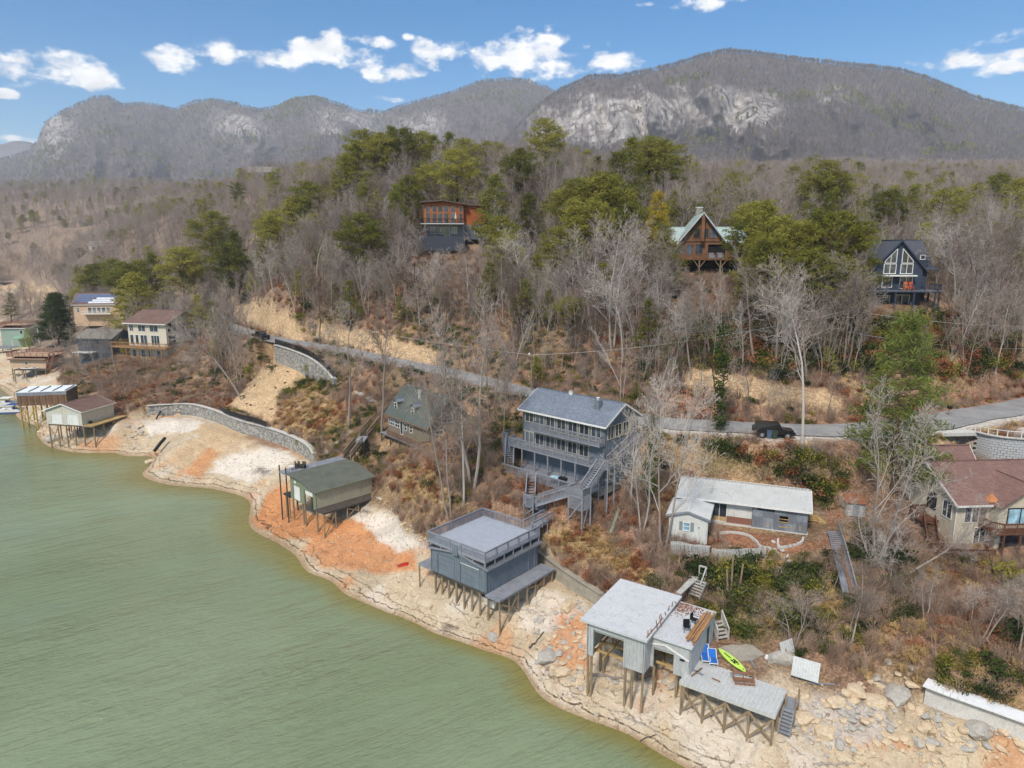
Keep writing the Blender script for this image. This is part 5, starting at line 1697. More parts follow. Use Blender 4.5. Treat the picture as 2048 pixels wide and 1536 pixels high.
    t = Place('patio_table', 'round glass-topped table on the lake house terrace', 'table', (p[0], p[1], 14.2 + zl + .01))
    MB().tube((0, 0, .7), (0, 0, .73), .6, .6, 18).build('table_top', m_glass_b, t.o)
    for k in range(4): MB().tube((.4 * math.cos(k * 1.57), .4 * math.sin(k * 1.57), 0), (.3 * math.cos(k * 1.57), .3 * math.sin(k * 1.57), .7), .025).build('leg', m_black, t.o)
    p = b.w(9.4, -3.4)
    t = Place('patio_grill', 'black covered grill on the lake house terrace', 'grill', (p[0], p[1], 14.2 + zl + .01), -43.8)
    MB().box(-.5, .5, -.25, .25, .75, 1.05).build('lid', m_black, t.o); MB().box(-.45, .45, -.22, .22, .1, .7).build('cabinet', m_black, t.o)
    return b


LH = lake_house()


def house_stairway():
    b = Place('outdoor_stairway', 'grey wooden stairway zigzagging from the lake house to the boathouse deck', 'stairs', (11.5, 73.5, 8.0), 0)
    I = b.inv
    w = lambda x, y, z: Vector((*LH.w(x, y), 14.2 + z))
    W = 12.7
    g = m_rail_g
    # flight down the right gable wall
    stairs(b.o, I(w(W + .75, 5.6, 2.0)), I(w(W + .75, .1, 0)), 1.0, m_slate_l, True, rm=g)
    def plat(c0, c1, z, nm='landing'):
        # rectangle in house axes
        a = [I(w(c0[0], c0[1], z)), I(w(c1[0], c0[1], z)), I(w(c1[0], c1[1], z)), I(w(c0[0], c1[1], z))]
        o = MB().slab(a, .2, (0, 0, 1)).build(nm, m_slate_l, b.o)
        for q in a:
            wx, wy = b.w(q.x, q.y)
            MB().box(q.x - .07, q.x + .07, q.y - .07, q.y + .07, hz(wx, wy) - b.loc.z - .4, q.z - .15).build('support_post', g, b.o)
        return a
    a1 = plat((W + .2, -1.3), (W + 1.4, .0), -.02)
    railing(b.o, [a1[2], a1[1], a1[0]], .92, g)
    stairs(b.o, I(w(W + .5, -1.4, -.05)), I(w(W + .5, -4.3, -2.2)), 1.0, m_slate_l, True, rm=g)
    a2 = plat((W - .6, -5.7), (W + 1.3, -4.2), -2.25)
    railing(b.o, [a2[3], a2[0]], .92, g); railing(b.o, [a2[1], a2[2]], .92, g)
    mb = MB()
    for (p, q) in ((a2[0], a2[1]), (a2[1], a2[2])):
        n = int((q - p).length / .14)
        for i in range(n):
            c = p + (q - p) * i / n
            mb.box(c.x - .04, c.x + .04, c.y - .02, c.y + .02, c.z - 1.6, c.z + .9)
    mb.build('slat_skirt', g, b.o, 'stuff')
    # ramp from the tower to the lower landing
    a3 = plat((7.2, -7.6), (8.6, -6.3), -4.0)
    stairs(b.o, I(w(W - .65, -5.2, -2.3)), I(w(8.6, -6.9, -3.95)), 1.0, m_slate_l, True, rm=g)
    stairs(b.o, I(w(5.3, -4.2, -2.65)), I(w(7.2, -6.5, -3.95)), 1.0, m_slate_l, True, rm=g)
    railing(b.o, [a3[0], a3[1], a3[2]], .92, g)
    # down to the walkway and over to the boathouse roof deck
    gb = GB.w(7.85 - 1.6, 8.1 + .3)
    e = Vector((gb[0], gb[1], 8.5))
    k1 = Vector((5.3, 73.6, 8.75))
    stairs(b.o, I(w(7.4, -7.7, -4.0)), I(k1), 1.0, m_slate_l, True, rm=g)
    d = (e - k1).normalized(); s = Vector((-d.y, d.x, 0)) * .55
    MB().slab([I(k1 - s), I(e - s), I(e + s), I(k1 + s)][::-1] if ((e - k1).cross(s)).z < 0 else [I(k1 - s), I(e - s), I(e + s), I(k1 + s)], .18, (0, 0, 1)).build('walkway', m_slate_l, b.o)
    for sg in (-1, 1): railing(b.o, [I(k1 + s * sg), I(e + s * sg)], .92, g)
    for t in (0.05, .5):
        for sg in (-1, 1):
            q = k1 + (e - k1) * t + s * sg
            MB().box(*[c for c in (I(q).x - .06, I(q).x + .06, I(q).y - .06, I(q).y + .06, hz(q.x, q.y) - b.loc.z - .4, I(q).z - .1)]).build('support_post', g, b.o)
    a2w = [w(W - 1.2, -5.9, -2.3), w(W + .5, -5.9, -2.3)]
    for (p, q) in ((a2[0], a2[1]), (a2[1], a2[2]), (a3[0], a3[1])):
        z0 = hz(*b.w(p.x, p.y)) - b.loc.z
        MB().beam((p.x, p.y, z0 + .2), (q.x, q.y, q.z - .4), .05, .14).build('brace', g, b.o)


house_stairway()


# ------------------------------------------------------------------ olive boathouse
def olive_boathouse():
    wl_ = paint('tan_lap_siding', S(182, 172, 146), .7, .1)
    og = paint('olive_trim', S(124, 132, 108), .7, .12)
    rf = paint('mossy_green_roof', S(98, 101, 90), .9, .25, .7, 9, False, .2)
    b = Place('boathouse', 'tan boathouse with mossy green roof and one half-open white door', 'boathouse', (-30.35, 89.2, 5.0), -44)
    W, Dp, H = 6.6, 8.7, 2.35
    top = lambda u: H + .75 * min(1, (W - u) / (W * .55))
    wall(b.o, (0, 0), (W, 0), -.3, H, og, [(.8, 2.55, -.2, 1.85), (3.75, 5.9, -.35, 1.85)], siding='h', top=top)
    wall(b.o, (W, 0), (W, Dp), -.3, H, wl_, siding='h', step=.2)
    wall(b.o, (W, Dp), (0, Dp), -.3, H, wl_, siding=None, top=lambda u: H + .75 * min(1, u / (W * .55)))
    wall(b.o, (0, Dp), (0, 0), -.3, H + .7, og, siding=None)
    garage_door(b.o, (0, 0), (W, 0), .8, 2.55, -.2, 1.85, m_white, og)
    L, at = frame((0, 0), (W, 0))
    mb = MB(); cellbox(mb, at, 3.78, 5.87, 1.25, 1.85, -.12, -.07); d = mb.build('garage_door', m_white, b.o)
    d['label'] = 'white door rolled halfway up'
    fb = MB(); cellbox(fb, at, 3.65, 3.75, -.3, 1.95, -.02, .05); cellbox(fb, at, 5.9, 6.0, -.3, 1.95, -.02, .05); fb.build('door_frame', og, d)
    mb = MB(); cellbox(mb, at, 1.15, 1.6, 2.15, 2.5, .035, .05); mb.build('wall_plaque', m_white, b.o)
    MB().box(W - .1, W + .04, -.04, .1, -.35, H).build('corner_board', og, b.o)
    r = MB().slab([(-.1, -.45, H + .92), (W * .45, -.45, H + .82), (W * .45, Dp + .4, H + .82), (-.1, Dp + .4, H + .92)], .14)
    r.slab([(W * .45, -.45, H + .82), (W + .4, -.45, H - .05), (W + .4, Dp + .4, H - .05), (W * .45, Dp + .4, H + .82)], .14)
    ro = r.build('roof', rf, b.o)
    MB().beam((W + .4, -.45, H - .12), (W + .4, Dp + .4, H - .12), .06, .16).build('fascia', og, ro)
    # flat deck along the left of the roof
    deck(b.o, -2.2, -.15, -.5, Dp + .4, H + .85, m_slate_l, None, 'y', .14, 'roof_deck')
    for x, y in ((-2.1, -.4), (-2.1, 2.0), (-.3, -.4), (-2.1, 4.4), (-2.1, 6.8)):
        MB().box(x - .07, x + .07, y - .07, y + .07, b.g(x, y) - .3, H + (1.7 if y < 2.5 else .8)).build('deck_post', m_mossdeck, b.o)
    deck(b.o, -2.1, -.1, -.1, 3.5, -.1, paint('dark_platform', S(56, 58, 68)), None, 'y', .14, 'side_deck')
    deck(b.o, W + .05, W + 2.1, -.2, Dp + .4, -.1, m_mossdeck, None, 'x', .16, 'side_deck')
    MB().box(.1, W - .1, 2.4, Dp - .1, -.3, -.05).build('floor_platform', m_mossdeck, b.o)
    pts = [(x, y) for x in (.2, 2.9, 3.4, W - .2) for y in (.15, 3.0, 5.8, 8.4)]
    pile_row(b, pts, -.3, .12)
    pr = [(W + 1.95, -.1 + i * 1.75) for i in range(6)]
    pile_row(b, pr, -.2, .09, None, 'pile', [(pr[0], pr[1]), (pr[2], pr[3]), (pr[4], pr[5])])
    pile_row(b, [(-1.9, .2), (-1.9, 1.8), (-1.0, .2)], -.2, .08)
    # small table and chairs on the roof deck
    z = 5.0 + H + .86
    q = b.w(-1.2, .9)
    t = Place('patio_table', 'small white table on the olive boathouse roof deck', 'table', (q[0], q[1], z), -44)
    MB().box(-.35, .35, -.35, .35, .55, .6).build('table_top', m_white, t.o)
    for sx in (-.28, .28):
        for sy in (-.28, .28): MB().tube((sx, sy, 0), (sx, sy, .55), .025).build('leg', m_white, t.o)
    for j, (x, y, lab) in enumerate(((-1.5, 2.0, 'dark wicker chair on the olive boathouse roof deck, nearer the table'), (-.8, 2.5, 'dark wicker chair on the olive boathouse roof deck, nearer the stairs'))):
        q = b.w(x, y)
        c = Place('patio_chair', lab, 'chair', (q[0], q[1], z), -44 + 25 * j, 'chairs on the olive boathouse')
        dk = m_mossdeck
        MB().box(-.28, .28, -.28, .28, .28, .42).build('seat', dk, c.o); MB().box(-.28, .28, .2, .3, .42, .9).build('backrest', dk, c.o)
        for sx in (-1, 1): MB().box(sx * .26 - .04, sx * .26 + .04, -.28, .28, 0, .6).build('arm', dk, c.o)
    # concrete walkway behind
    a = [(738, 958, 4.9), (752, 955, 4.9), (793, 1002, 4.9), (768, 1008, 4.9)]
    MB().slab([P(*k) for k in a][::-1], .3, (0, 0, 1)).build('concrete_walkway', m_conc, None, None, 'grey concrete walkway behind the tan boathouse', 'walkway')
    return b


OB = olive_boathouse()


# ------------------------------------------------------------------ shingled cabin among the trees and its stairs
def cabin():
    w0, w1 = P(777, 858, 10.6), P(852, 888, 10.6)
    ang = math.degrees(math.atan2(w1.y - w0.y, w1.x - w0.x))
    W = (w1 - w0).length * 1.08
    wl_ = paint('brown_grey_shake', S(128, 116, 98), .85, .2)
    b = Place('cabin', 'grey-green shingled cabin with white windows behind bare trees', 'house', w0, ang)
    Dp, H, HR = 7.0, 3.0, 6.5
    top = lambda u: H + (HR - H) * (1 - abs(u / Dp - .5) * 2)
    zb = -1.8
    wall(b.o, (0, 0), (W, 0), zb, H, wl_, siding='h')
    wall(b.o, (W, 0), (W, Dp), zb, H, wl_, siding='h', top=top)
    wall(b.o, (W, Dp), (0, Dp), zb, H, wl_, siding=None)
    wall(b.o, (0, Dp), (0, 0), zb, H, wl_, siding='h', top=top)
    for u, w_, c in ((.4, 1.5, 3), (2.3, 1.2, 2), (5.0, .7, 1), (6.6, .7, 1)):
        if u + w_ < W: window(b.o, (0, 0), (W, 0), u, u + w_, .9, 1.9, m_white, m_glass, c, 2)
    window(b.o, (0, 0), (W, 0), 3.85, 4.5, .05, 2.0, m_white, m_glass, 1, 1, .07, .035, 'glass_door')
    for u in (1.0, 3.4): window(b.o, (W, 0), (W, Dp), u, u + 1.4, .7, 1.9, m_white, m_glass, 2, 2)
    window(b.o, (W, 0), (W, Dp), 2.2, 4.0, 2.9, 3.9, m_white, m_glass, 2, 1)
    gable_roof(b.o, 0, W, 0, Dp, H, HR, shingle('green_grey_shingle', S(98, 104, 98)), .6, .6, .14, 'x', fascia=m_deckbrown)
    for u in (1.2, 6.2):                                      # dormer windows
        mb = MB().box(u, u + 1.0, .5, 2.2, H + .35, H + 1.75).build('dormer', wl_, b.o)
        window(b.o, (0, .5), (W, .5), u + .15, u + .85, H + .55, H + 1.45, m_white, m_glass, 1, 2, .06, .03)
        gable_roof(b.o, u, u + 1.0, .45, 2.6, H + 1.7, H + 2.1, m_slate, .15, .12, .08, 'y', name='dormer_roof')
    MB().box(5.4, 5.7, 2.3, 2.6, HR - 1.0, HR + .35).build('vent_pipe', m_galv, b.o)
    deck(b.o, .5, W + .6, -1.8, -.05, -.1, m_slate_l, m_mossdeck, 'x', .15, 'porch_deck')
    railing(b.o, [(2.6, -1.7, -.1), (W + .5, -1.7, -.1), (W + .5, -.1, -.1)], .9, m_deckbrown)
    for i in range(5): MB().box(.7 + i * (W / 4.4), .84 + i * (W / 4.4), -1.7, -1.56, -2.6, -.3).build('deck_post', m_mossdeck, b.o)
    return b


CB = cabin()


def cabin_stairs():
    b = Place('wooden_stairway', 'dark wooden stairs from the cabin down to the olive boathouse roof', 'stairs', (-21, 97, 8.0), 0)
    I = b.inv
    a, m1, m2, e = P(757, 838, 11.2), P(727, 872, 9.9), P(718, 884, 9.8), P(694, 915, 8.3)
    stairs(b.o, I(a), I(m1), 1.2, m_mossdeck, True, .2, m_pile)
    d = (m2 - m1); s = Vector((-d.y, d.x, 0)).normalized() * .7
    MB().slab([I(m1 - s), I(m1 + s), I(m2 + s), I(m2 - s)], .16, (0, 0, 1)).build('landing', m_slate_l, b.o)
    stairs(b.o, I(m2), I(e), 1.2, m_mossdeck, True, .2, m_pile)
    for q in (m1 + s, m1 - s, m2 + s, m2 - s, e + s * .8, e - s * .8):
        l = I(q); MB().box(l.x - .07, l.x + .07, l.y - .07, l.y + .07, hz(q.x, q.y) - b.loc.z - .4, l.z - .1).build('support_post', m_mossdeck, b.o)
    c = Place('stone_steps', 'pale stone steps climbing the bank left of the wooden stairs', 'steps', (-27, 100, 7), 0)
    p0, p1 = P(705, 862, 9.6), P(640, 910, 6.4)
    n = 17
    ang = math.atan2(p1.y - p0.y, p1.x - p0.x)
    for i in range(n):
        q = p0 + (p1 - p0) * i / (n - 1) + Vector((.25 * math.sin(i * .5), 0, 0))
        z = hz(q.x, q.y)
        mb = MB().box(-.22, .22, -.5, .5, -.3, .12)
        o = mb.build('step', m_conc, c.o); o.location = c.inv((q.x, q.y, z)); o.rotation_euler = (0, 0, ang + random.uniform(-.15, .15))
    c2 = Place('stone_steps', 'pale stone steps behind the cabin leading up to the lane', 'steps', (-22, 112, 12), 0)
    p0, p1 = P(715, 770, 14.6), P(748, 800, 12.8)
    for i in range(11):
        q = p0 + (p1 - p0) * i / 10
        o = MB().box(-.2, .2, -.5, .5, -.3, .12).build('step', m_conc, c2.o); o.location = c2.inv((q.x, q.y, hz(q.x, q.y))); o.rotation_euler = (0, 0, ang + 1.2)


cabin_stairs()


# ------------------------------------------------------------------ tan house with red-brown roof, right edge
def right_house():
    wl_ = paint('beige_siding', S(196, 184, 162), .7, .08)
    rm = shingle('red_brown_shingle', S(136, 106, 98))
    brn = wood('brown_stain', S(118, 80, 62), S(84, 58, 46))
    b = Place('house', 'beige two-storey house with red-brown shingle roof at the right edge', 'house', (45.6, 66.3, 7.8), 4)
    W, Dp, H = 14.0, 9.5, 5.1
    # left gable wall facing the camera side, corner at the origin
    top = lambda u: H + 2.6 * (1 - abs(u / Dp - .5) * 2)
    wall(b.o, (0, Dp), (0, 0), 0, H, wl_, [], siding='h', top=top)
    wall(b.o, (0, 0), (3.6, 0), 0, H, wl_, [(.9, 3.3, 2.75, 4.6), (2.2, 3.4, .1, 2.2)], siding='h')
    wall(b.o, (3.6, -1.2), (W, -1.2), 0, H, wl_, siding='h')
    wall(b.o, (3.6, 0), (3.6, -1.2), 0, H, wl_, siding='h')
    wall(b.o, (W, -1.2), (W, Dp), 0, H, wl_, siding=None)
    MB().box(.25, 3.4, .3, 4, 2.75, 4.8).build('porch_interior', paint('shaded_room', S(120, 110, 98)), b.o)
    window(b.o, (0, 0), (3.6, 0), 2.2, 3.4, .1, 2.15, m_white, m_glass, 2, 1, .08, .03, 'sliding_door')
    for u in (1.7, 2.5): window(b.o, (0, 0), (3.6, 0), u - .75, u - .1, 2.8, 4.5, m_white, m_glass, 1, 1, .07, .03)
    window(b.o, (0, Dp), (0, 0), 5.2, 6.5, 3.0, 4.7, m_black, m_glass, 1, 1, .06)
    window(b.o, (0, Dp), (0, 0), 2.4, 3.2, 4.1, 5.2, m_white, m_glass, 1, 1, .06)
    window(b.o, (0, Dp), (0, 0), 7.6, 8.9, 2.9, 4.6, m_white, m_glass, 2, 1, .07)
    window(b.o, (0, Dp), (0, 0), 6.6, 7.4, .5, 1.2, m_white, m_glass, 1, 1, .06)
    window(b.o, (3.6, -1.2), (W, -1.2), 1.0, 3.6, 3.0, 4.6, m_black, m_glass_b, 2, 1, .1)
    window(b.o, (3.6, -1.2), (W, -1.2), .6, 3.8, .5, 2.0, m_black, m_glass, 2, 1, .1)
    window(b.o, (3.6, -1.2), (W, -1.2), 5.0, 7.5, 3.0, 4.6, m_black, m_glass_b, 2, 1, .1)
    r = gable_roof(b.o, 0, W + .5, 0, Dp, H, H + 2.6, rm, .7, .5, .16, 'x', fascia=m_white)
    gable_roof(b.o, 3.9, 9.5, -1.2, Dp * .35, H, H + 1.9, rm, .6, .5, .16, 'y', name='front_gable_roof')
    tg = MB(); tg.add([(3.9, -1.2, H), (9.5, -1.2, H), (6.7, -1.2, H + 1.9), (3.9, -1.05, H), (9.5, -1.05, H), (6.7, -1.05, H + 1.9)], [(0, 1, 2), (5, 4, 3), (0, 3, 4, 1), (1, 4, 5, 2), (2, 5, 3, 0)]); tg.build('gable_wall', wl_, b.o)
    gable_roof(b.o, 2.2, 6.2, 4.6, 10.8, H + .3, H + 3.5, rm, .4, .4, .16, 'x', name='rear_roof', fascia=m_white)
    wall(b.o, (2.4, 10.6), (2.4, 4.8), 1.5, H + .3, wl_, siding='h', top=lambda u: H + .3 + 3.0 * (1 - abs(u / 5.8 - .5) * 2), name='rear_wall')
    # copper cap on the bay
    cap = MB(); cap.add([(3.0, -.6, H + .0), (4.1, -.6, H), (4.1, .5, H), (3.0, .5, H), (3.55, -.05, H + .75)], [(0, 1, 4), (1, 2, 4), (2, 3, 4), (3, 0, 4), (3, 2, 1, 0)]); cap.build('copper_bay_cap', paint('copper', S(192, 128, 84), .5, .15), b.o)
    # balcony
    deck(b.o, 2.5, 7.5, -2.5, -1.25, 2.55, brn, brn, 'x', .14, 'balcony')
    deck(b.o, 2.5, 3.55, -1.25, -.05, 2.55, brn, brn, 'x', .14, 'balcony')
    railing(b.o, [(2.55, -.1, 2.55), (2.55, -1.6, 2.55), (3.3, -2.45, 2.55), (7.5, -2.45, 2.55)], .95, brn)
    for x, y in ((2.7, -1.5), (3.5, -2.35), (5.2, -2.4), (7.3, -2.4)): MB().box(x - .08, x + .08, y - .08, y + .08, b.g(x, y) - .3, 2.4).build('deck_post', brn, b.o)
    MB().path([(-.05, -.08, 0), (-.05, -.08, 4.9)], .05).build('downspout', m_white, b.o)
    # side stair and lower deck
    deck(b.o, -1.9, -.05, 2.2, 4.4, 2.1, brn, brn, 'x', .14, 'side_landing')
    railing(b.o, [(-.1, 4.4, 2.1), (-1.85, 4.4, 2.1), (-1.85, 3.4, 2.1)], .95, brn)
    stairs(b.o, (-1.2, 2.2, 2.05), (-2.6, -.6, .5), 1.0, brn, True)
    deck(b.o, -3.6, -1.9, -1.8, -.6, .45, brn, brn, 'x', .14, 'lower_deck')
    railing(b.o, [(-3.55, -.6, .45), (-3.55, -1.75, .45), (-1.9, -1.75, .45)], .95, brn)
    railing(b.o, [(-1.9, -2.0, -.1), (2.6, -2.6, -.1)], .95, brn, name='garden_rail')
    for x, y in ((-3.4, -1.6), (-2.0, -1.6), (-3.4, -.8), (-1.8, 4.2)): MB().box(x - .08, x + .08, y - .08, y + .08, b.g(x, y) - .3, .3 if y < 1 else 2.0).build('deck_post', brn, b.o)
    MB().box(-.1, W, -1.3, Dp, -1.2, -.01).build('foundation_wall', m_conc_d, b.o)
    # chimney of stone for the planter
    return b


RH = right_house()


def block_wall():
    c0, c1, c2, c3 = P(1955, 868, 15.9), P(1990, 876, 15.9), P(2048, 882, 15.9), P(2160, 884, 15.9)
    pts = catmull([c0, c1, c2, c3], 5)
    b = Place('block_retaining_wall', 'curved retaining wall of pale grey concrete blocks under the parking pad', 'retaining wall', (c1.x, c1.y, 11.5))
    bm = MB().box(-.285, .285, -.14, .14, 0, .262)
    me = bm.mesh('block', m_stone_c)
    # course by course along the curve
    seg = [0]
    for a, c in zip(pts[:-1], pts[1:]): seg.append(seg[-1] + (c - a).to_2d().length)
    L = seg[-1]
    n = int(L / .62)
    for row in range(14):
        for i in range(n):
            s = (i + (.5 if row % 2 else 0)) * .62
            if s > L: continue
            k = min(len(seg) - 2, int(np.searchsorted(seg, s)) - 1); k = max(k, 0)
            t = (s - seg[k]) / (seg[k + 1] - seg[k])
            q = pts[k] + (pts[k + 1] - pts[k]) * t
            d = pts[k + 1] - pts[k]
            nn = Vector((d.y, -d.x, 0)).normalized()
            o = link('block', me, b.o, b.inv((q.x - nn.x * row * .02 + nn.x * random.uniform(0, .02), q.y - nn.y * row * .02, 11.8 + row * .3)), (0, 0, math.atan2(d.y, d.x)))
    bk = MB()  # backing slab added behind the blocks so the joints read darker
    for a, c in zip(pts[:-1], pts[1:]):
        d = (c - a).normalized(); n_ = Vector((-d.y * .62, d.x * .62, -2.1))
        bk.beam(b.inv(a + n_), b.inv(c + n_), .3, 4.1)
    bk.build('joint_backing', m_conc_d, b.o)
    top = MB()
    for a, c in zip(pts[:-1], pts[1:]): top.beam(b.inv(a + Vector((0, .1, .25))), b.inv(c + Vector((0, .1, .25))), .5, .12)
    top.build('cap', m_conc, b.o)
    f = Place('pad_fence', 'low white rail around the parking pad above the block wall', 'fence', (c1.x, c1.y, 16.1))
    for i, a in enumerate(pts[::2]): MB().box(-.04, .04, -.04, .04, -.1, .8).build('fence_post', m_white, f.o).location = f.inv(a + Vector((0, .5, .2)))
    fb = MB()
    for a, c in zip(pts[:-1], pts[1:]): fb.beam(f.inv(a + Vector((0, .5, .98))), f.inv(c + Vector((0, .5, .98))), .06, .06)
    fb.build('top_rail', m_white, f.o)


block_wall()


def small_shed():
    p = P(1708, 1030, 9.2)
    b = Place('shed', 'small white shed with rusty roof right of the cottage', 'shed', (p.x, p.y, hz(p.x, p.y) - .05), -18)
    wl_ = paint('shed_white', S(186, 186, 180), .8, .15)
    wall(b.o, (-.9, -.7), (.9, -.7), 0, 1.6, wl_, siding='v', step=.2); wall(b.o, (.9, -.7), (.9, .7), 0, 1.6, wl_); wall(b.o, (.9, .7), (-.9, .7), 0, 1.6, wl_); wall(b.o, (-.9, .7), (-.9, -.7), 0, 1.6, wl_)
    MB().slab([(-1.1, -.95, 1.6), (1.1, -.95, 1.6), (1.1, .95, 2.0), (-1.1, .95, 2.0)], .08).build('roof', paint('rusty_roof', S(152, 100, 70), .9, .3), b.o)
    MB().box(-.3, .35, -.76, -.72, .05, 1.4).build('door', m_slate_l, b.o)


small_shed()


# ------------------------------------------------------------------ generic far house
def house(name, label, loc, deg, W, Dp, H, HR, wm, rm, axis='x', wins=(), side=(), floors=None, ov=.5, siding='h', fascia=None, zb=-1.5, ridge=None, ws=None):
    b = Place(name, label, 'house' if name != 'boathouse' else 'boathouse', loc, deg)
    if axis == 'x':
        top = lambda u: H + (HR - H) * (1 - abs(u / Dp - .5) * 2); tf = None
    else:
        tf = lambda u: H + (HR - H) * (1 - abs(u / W - .5) * 2); top = None
    wall(b.o, (0, 0), (W, 0), zb, H, wm, siding=siding, top=tf, step=ws)
    wall(b.o, (W, 0), (W, Dp), zb, H, wm, siding=siding, top=top, step=ws)
    wall(b.o, (W, Dp), (0, Dp), zb, H, wm, siding=None, top=tf)
    wall(b.o, (0, Dp), (0, 0), zb, H, wm, siding=siding, top=top, step=ws)
    for (u0, u1, z0, z1, c, r) in wins: window(b.o, (0, 0), (W, 0), u0, u1, z0, z1, fascia or m_white, m_glass, c, r, .09)
    for (u0, u1, z0, z1, c, r) in side: window(b.o, (W, 0), (W, Dp), u0, u1, z0, z1, fascia or m_white, m_glass, c, r, .09)
    gable_roof(b.o, 0, W, 0, Dp, H, HR, rm, ov, ov, .16, axis, ridge, fascia=fascia or m_white)
    return b


m_shin_brown = shingle('brown_shingle', S(126, 100, 90))
m_shin_grey = shingle('weathered_shingle', S(138, 132, 122))
m_cream = paint('cream_siding', S(212, 202, 182), .7, .07)
m_peach = paint('peach_siding', S(206, 176, 144), .7, .08)


def left_cluster():
    # boathouse with two white doors
    wl_ = paint('pale_tan_siding', S(196, 190, 174), .7, .07)
    b = Place('boathouse', 'pale tan boathouse with brown gable roof and two white doors', 'boathouse', (-90.8, 129.5, 5.0), -11.5)
    W, Dp, H = 8.1, 8.0, 2.7
    top = lambda u: H + 1.35 * (1 - abs(u / W - .5) * 2)
    wall(b.o, (0, 0), (W, 0), -.1, H, wl_, [(1.1, 3.5, 0, 2.1), (4.6, 7.2, 0, 2.1)], siding='h', top=top)
    wall(b.o, (W, 0), (W, Dp), -.1, H, wl_, siding='h'); wall(b.o, (W, Dp), (0, Dp), -.1, H, wl_, siding=None, top=top); wall(b.o, (0, Dp), (0, 0), -.1, H, wl_, siding='h')
    garage_door(b.o, (0, 0), (W, 0), 1.1, 3.5, 0, 2.1, m_white, m_white); garage_door(b.o, (0, 0), (W, 0), 4.6, 7.2, 0, 2.1, m_white, m_white)
    gable_roof(b.o, 0, W, 0, Dp, H, H + 1.35, m_shin_brown, .4, .4, .14, 'y', fascia=m_white)
    MB().box(.1, W - .1, .1, Dp - .1, -.35, -.12).build('floor_platform', m_mossdeck, b.o)
    deck(b.o, W + .05, W + 2.4, -.3, Dp + .8, 0, m_lumber, m_pile, 'y', .16, 'side_deck')
    MB().tube((W + .35, 1.6, .02), (W + .35, 1.6, .5), .3, .26, 8).build('covered_grill', m_black, b.o)
    pts = [(x, y) for x in (.2, 2.2, 4.1, 6.0, W - .1, W + 2.2) for y in (.2, 2.7, 5.2, 7.8)]
    pile_row(b, pts, -.2, .13, None, 'pile', [((W + 2.2, .2), (W + 2.2, 2.7)), ((W + 2.2, 5.2), (W + 2.2, 7.8)), ((.2, .2), (2.2, .2)), ((4.1, .2), (6.0, .2))])
    # wooden boathouse with white roof
    p = P(36, 812, 5.2)
    b = Place('boathouse', 'brown plank boathouse with white flat roof on yellow piles', 'boathouse', p, 12)
    W, Dp = 9.6, 6.0
    bw = [wood('plank_%d' % k, c, scl(c, .6), ax=2) for k, c in enumerate((S(124, 98, 76), S(142, 112, 84), S(108, 84, 66), S(134, 100, 80)))]
    pms = [MB().box(0, .29, -.05, 0, 0, 2.15).mesh('plank', q) for q in bw]
    MB().box(0, W, .005, .1, 0, 2.9).box(0, .1, .1, Dp, 0, 2.9).box(W - .1, W, .1, Dp, 0, 2.9).build('wall', m_mossdeck, b.o)
    for i in range(32): link('plank', pms[(i * 7) % 4], b.o, (i * .3, 0, random.uniform(-.04, .02)))
    MB().box(-.05, W + .05, -.09, -.051, 2.15, 2.95).build('fascia', m_slate_l, b.o)
    MB().slab([(-.1, -.15, 3.0), (W + .1, -.15, 3.0), (W + .1, Dp, 3.15), (-.1, Dp, 3.15)], .12).build('roof', paint('white_roof', S(232, 236, 240), .6, .04), b.o)
    for i in range(5): MB().beam((.05 + i * 2.35, -.1, 3.05), (.05 + i * 2.35, Dp - 1, 3.2), .08, .3).build('roof_rib', m_slate_l, b.o)
    yp = wood('yellow_piling', S(196, 166, 92), S(150, 122, 66), ax=2)
    pts = [(x, y) for x in (.3, 3.2, 6.2, 9.2) for y in (.3, 3.0, 5.7)]
    pile_row(b, pts, 0, .16, yp, 'pile', [((.3, .3), (3.2, .3)), ((3.2, .3), (6.2, .3)), ((6.2, .3), (9.2, .3)), ((.3, .3), (.3, 3.0)), ((3.2, 3.0), (6.2, 3.0))])
    # pontoon boats
    for j, (px, py, dg, lab) in enumerate(((22, 826, 8, 'blue and white pontoon boat moored nearest the plank boathouse'), (8, 812, 6, 'white pontoon boat behind the blue one at the left edge'))):
        q = P(px, py, 0)
        s = Place('pontoon_boat', lab, 'boat', (q.x, q.y, 0), dg, 'moored pontoon boats')
        bl = paint('boat_blue', S(40, 74, 130), .5, .1)
        for y in (-.9, .9): MB().tube((-2.6, y, .15), (2.4, y, .15), .3, .3, 8).tube((2.4, y, .15), (3.0, y, .3), .3, .05, 8).build('pontoon', bl if j == 0 else m_galv, s.o)
        MB().box(-2.6, 2.5, -1.2, 1.2, .45, .55).build('deck', m_white, s.o)
        MB().box(-2.5, 2.4, -1.22, -1.18, .55, 1.1).box(-2.5, 2.4, 1.18, 1.22, .55, 1.1).build('rail_panel', m_white, s.o)
        MB().box(-2.3, -1.2, -.9, .9, .55, 1.0).build('bench_seat', m_white, s.o); MB().box(.3, .9, .2, .9, .55, 1.35).build('console', bl, s.o)
        for x in (-.4, 1.8):
            for y in (-1.1, 1.1): MB().tube((x, y, .55), (x, y, 2.1), .025).build('canopy_pole', m_galv, s.o)
        MB().slab([(-.6, -1.2, 2.15), (2.0, -1.2, 2.15), (2.0, 1.2, 2.15), (-.6, 1.2, 2.15)], .06).build('canopy', bl if j == 0 else m_white, s.o)
    # peach boathouse with brown roof deck
    p = P(22, 737, 5.0)
    red = wood('red_brown_deck', S(150, 96, 74), S(110, 72, 58))
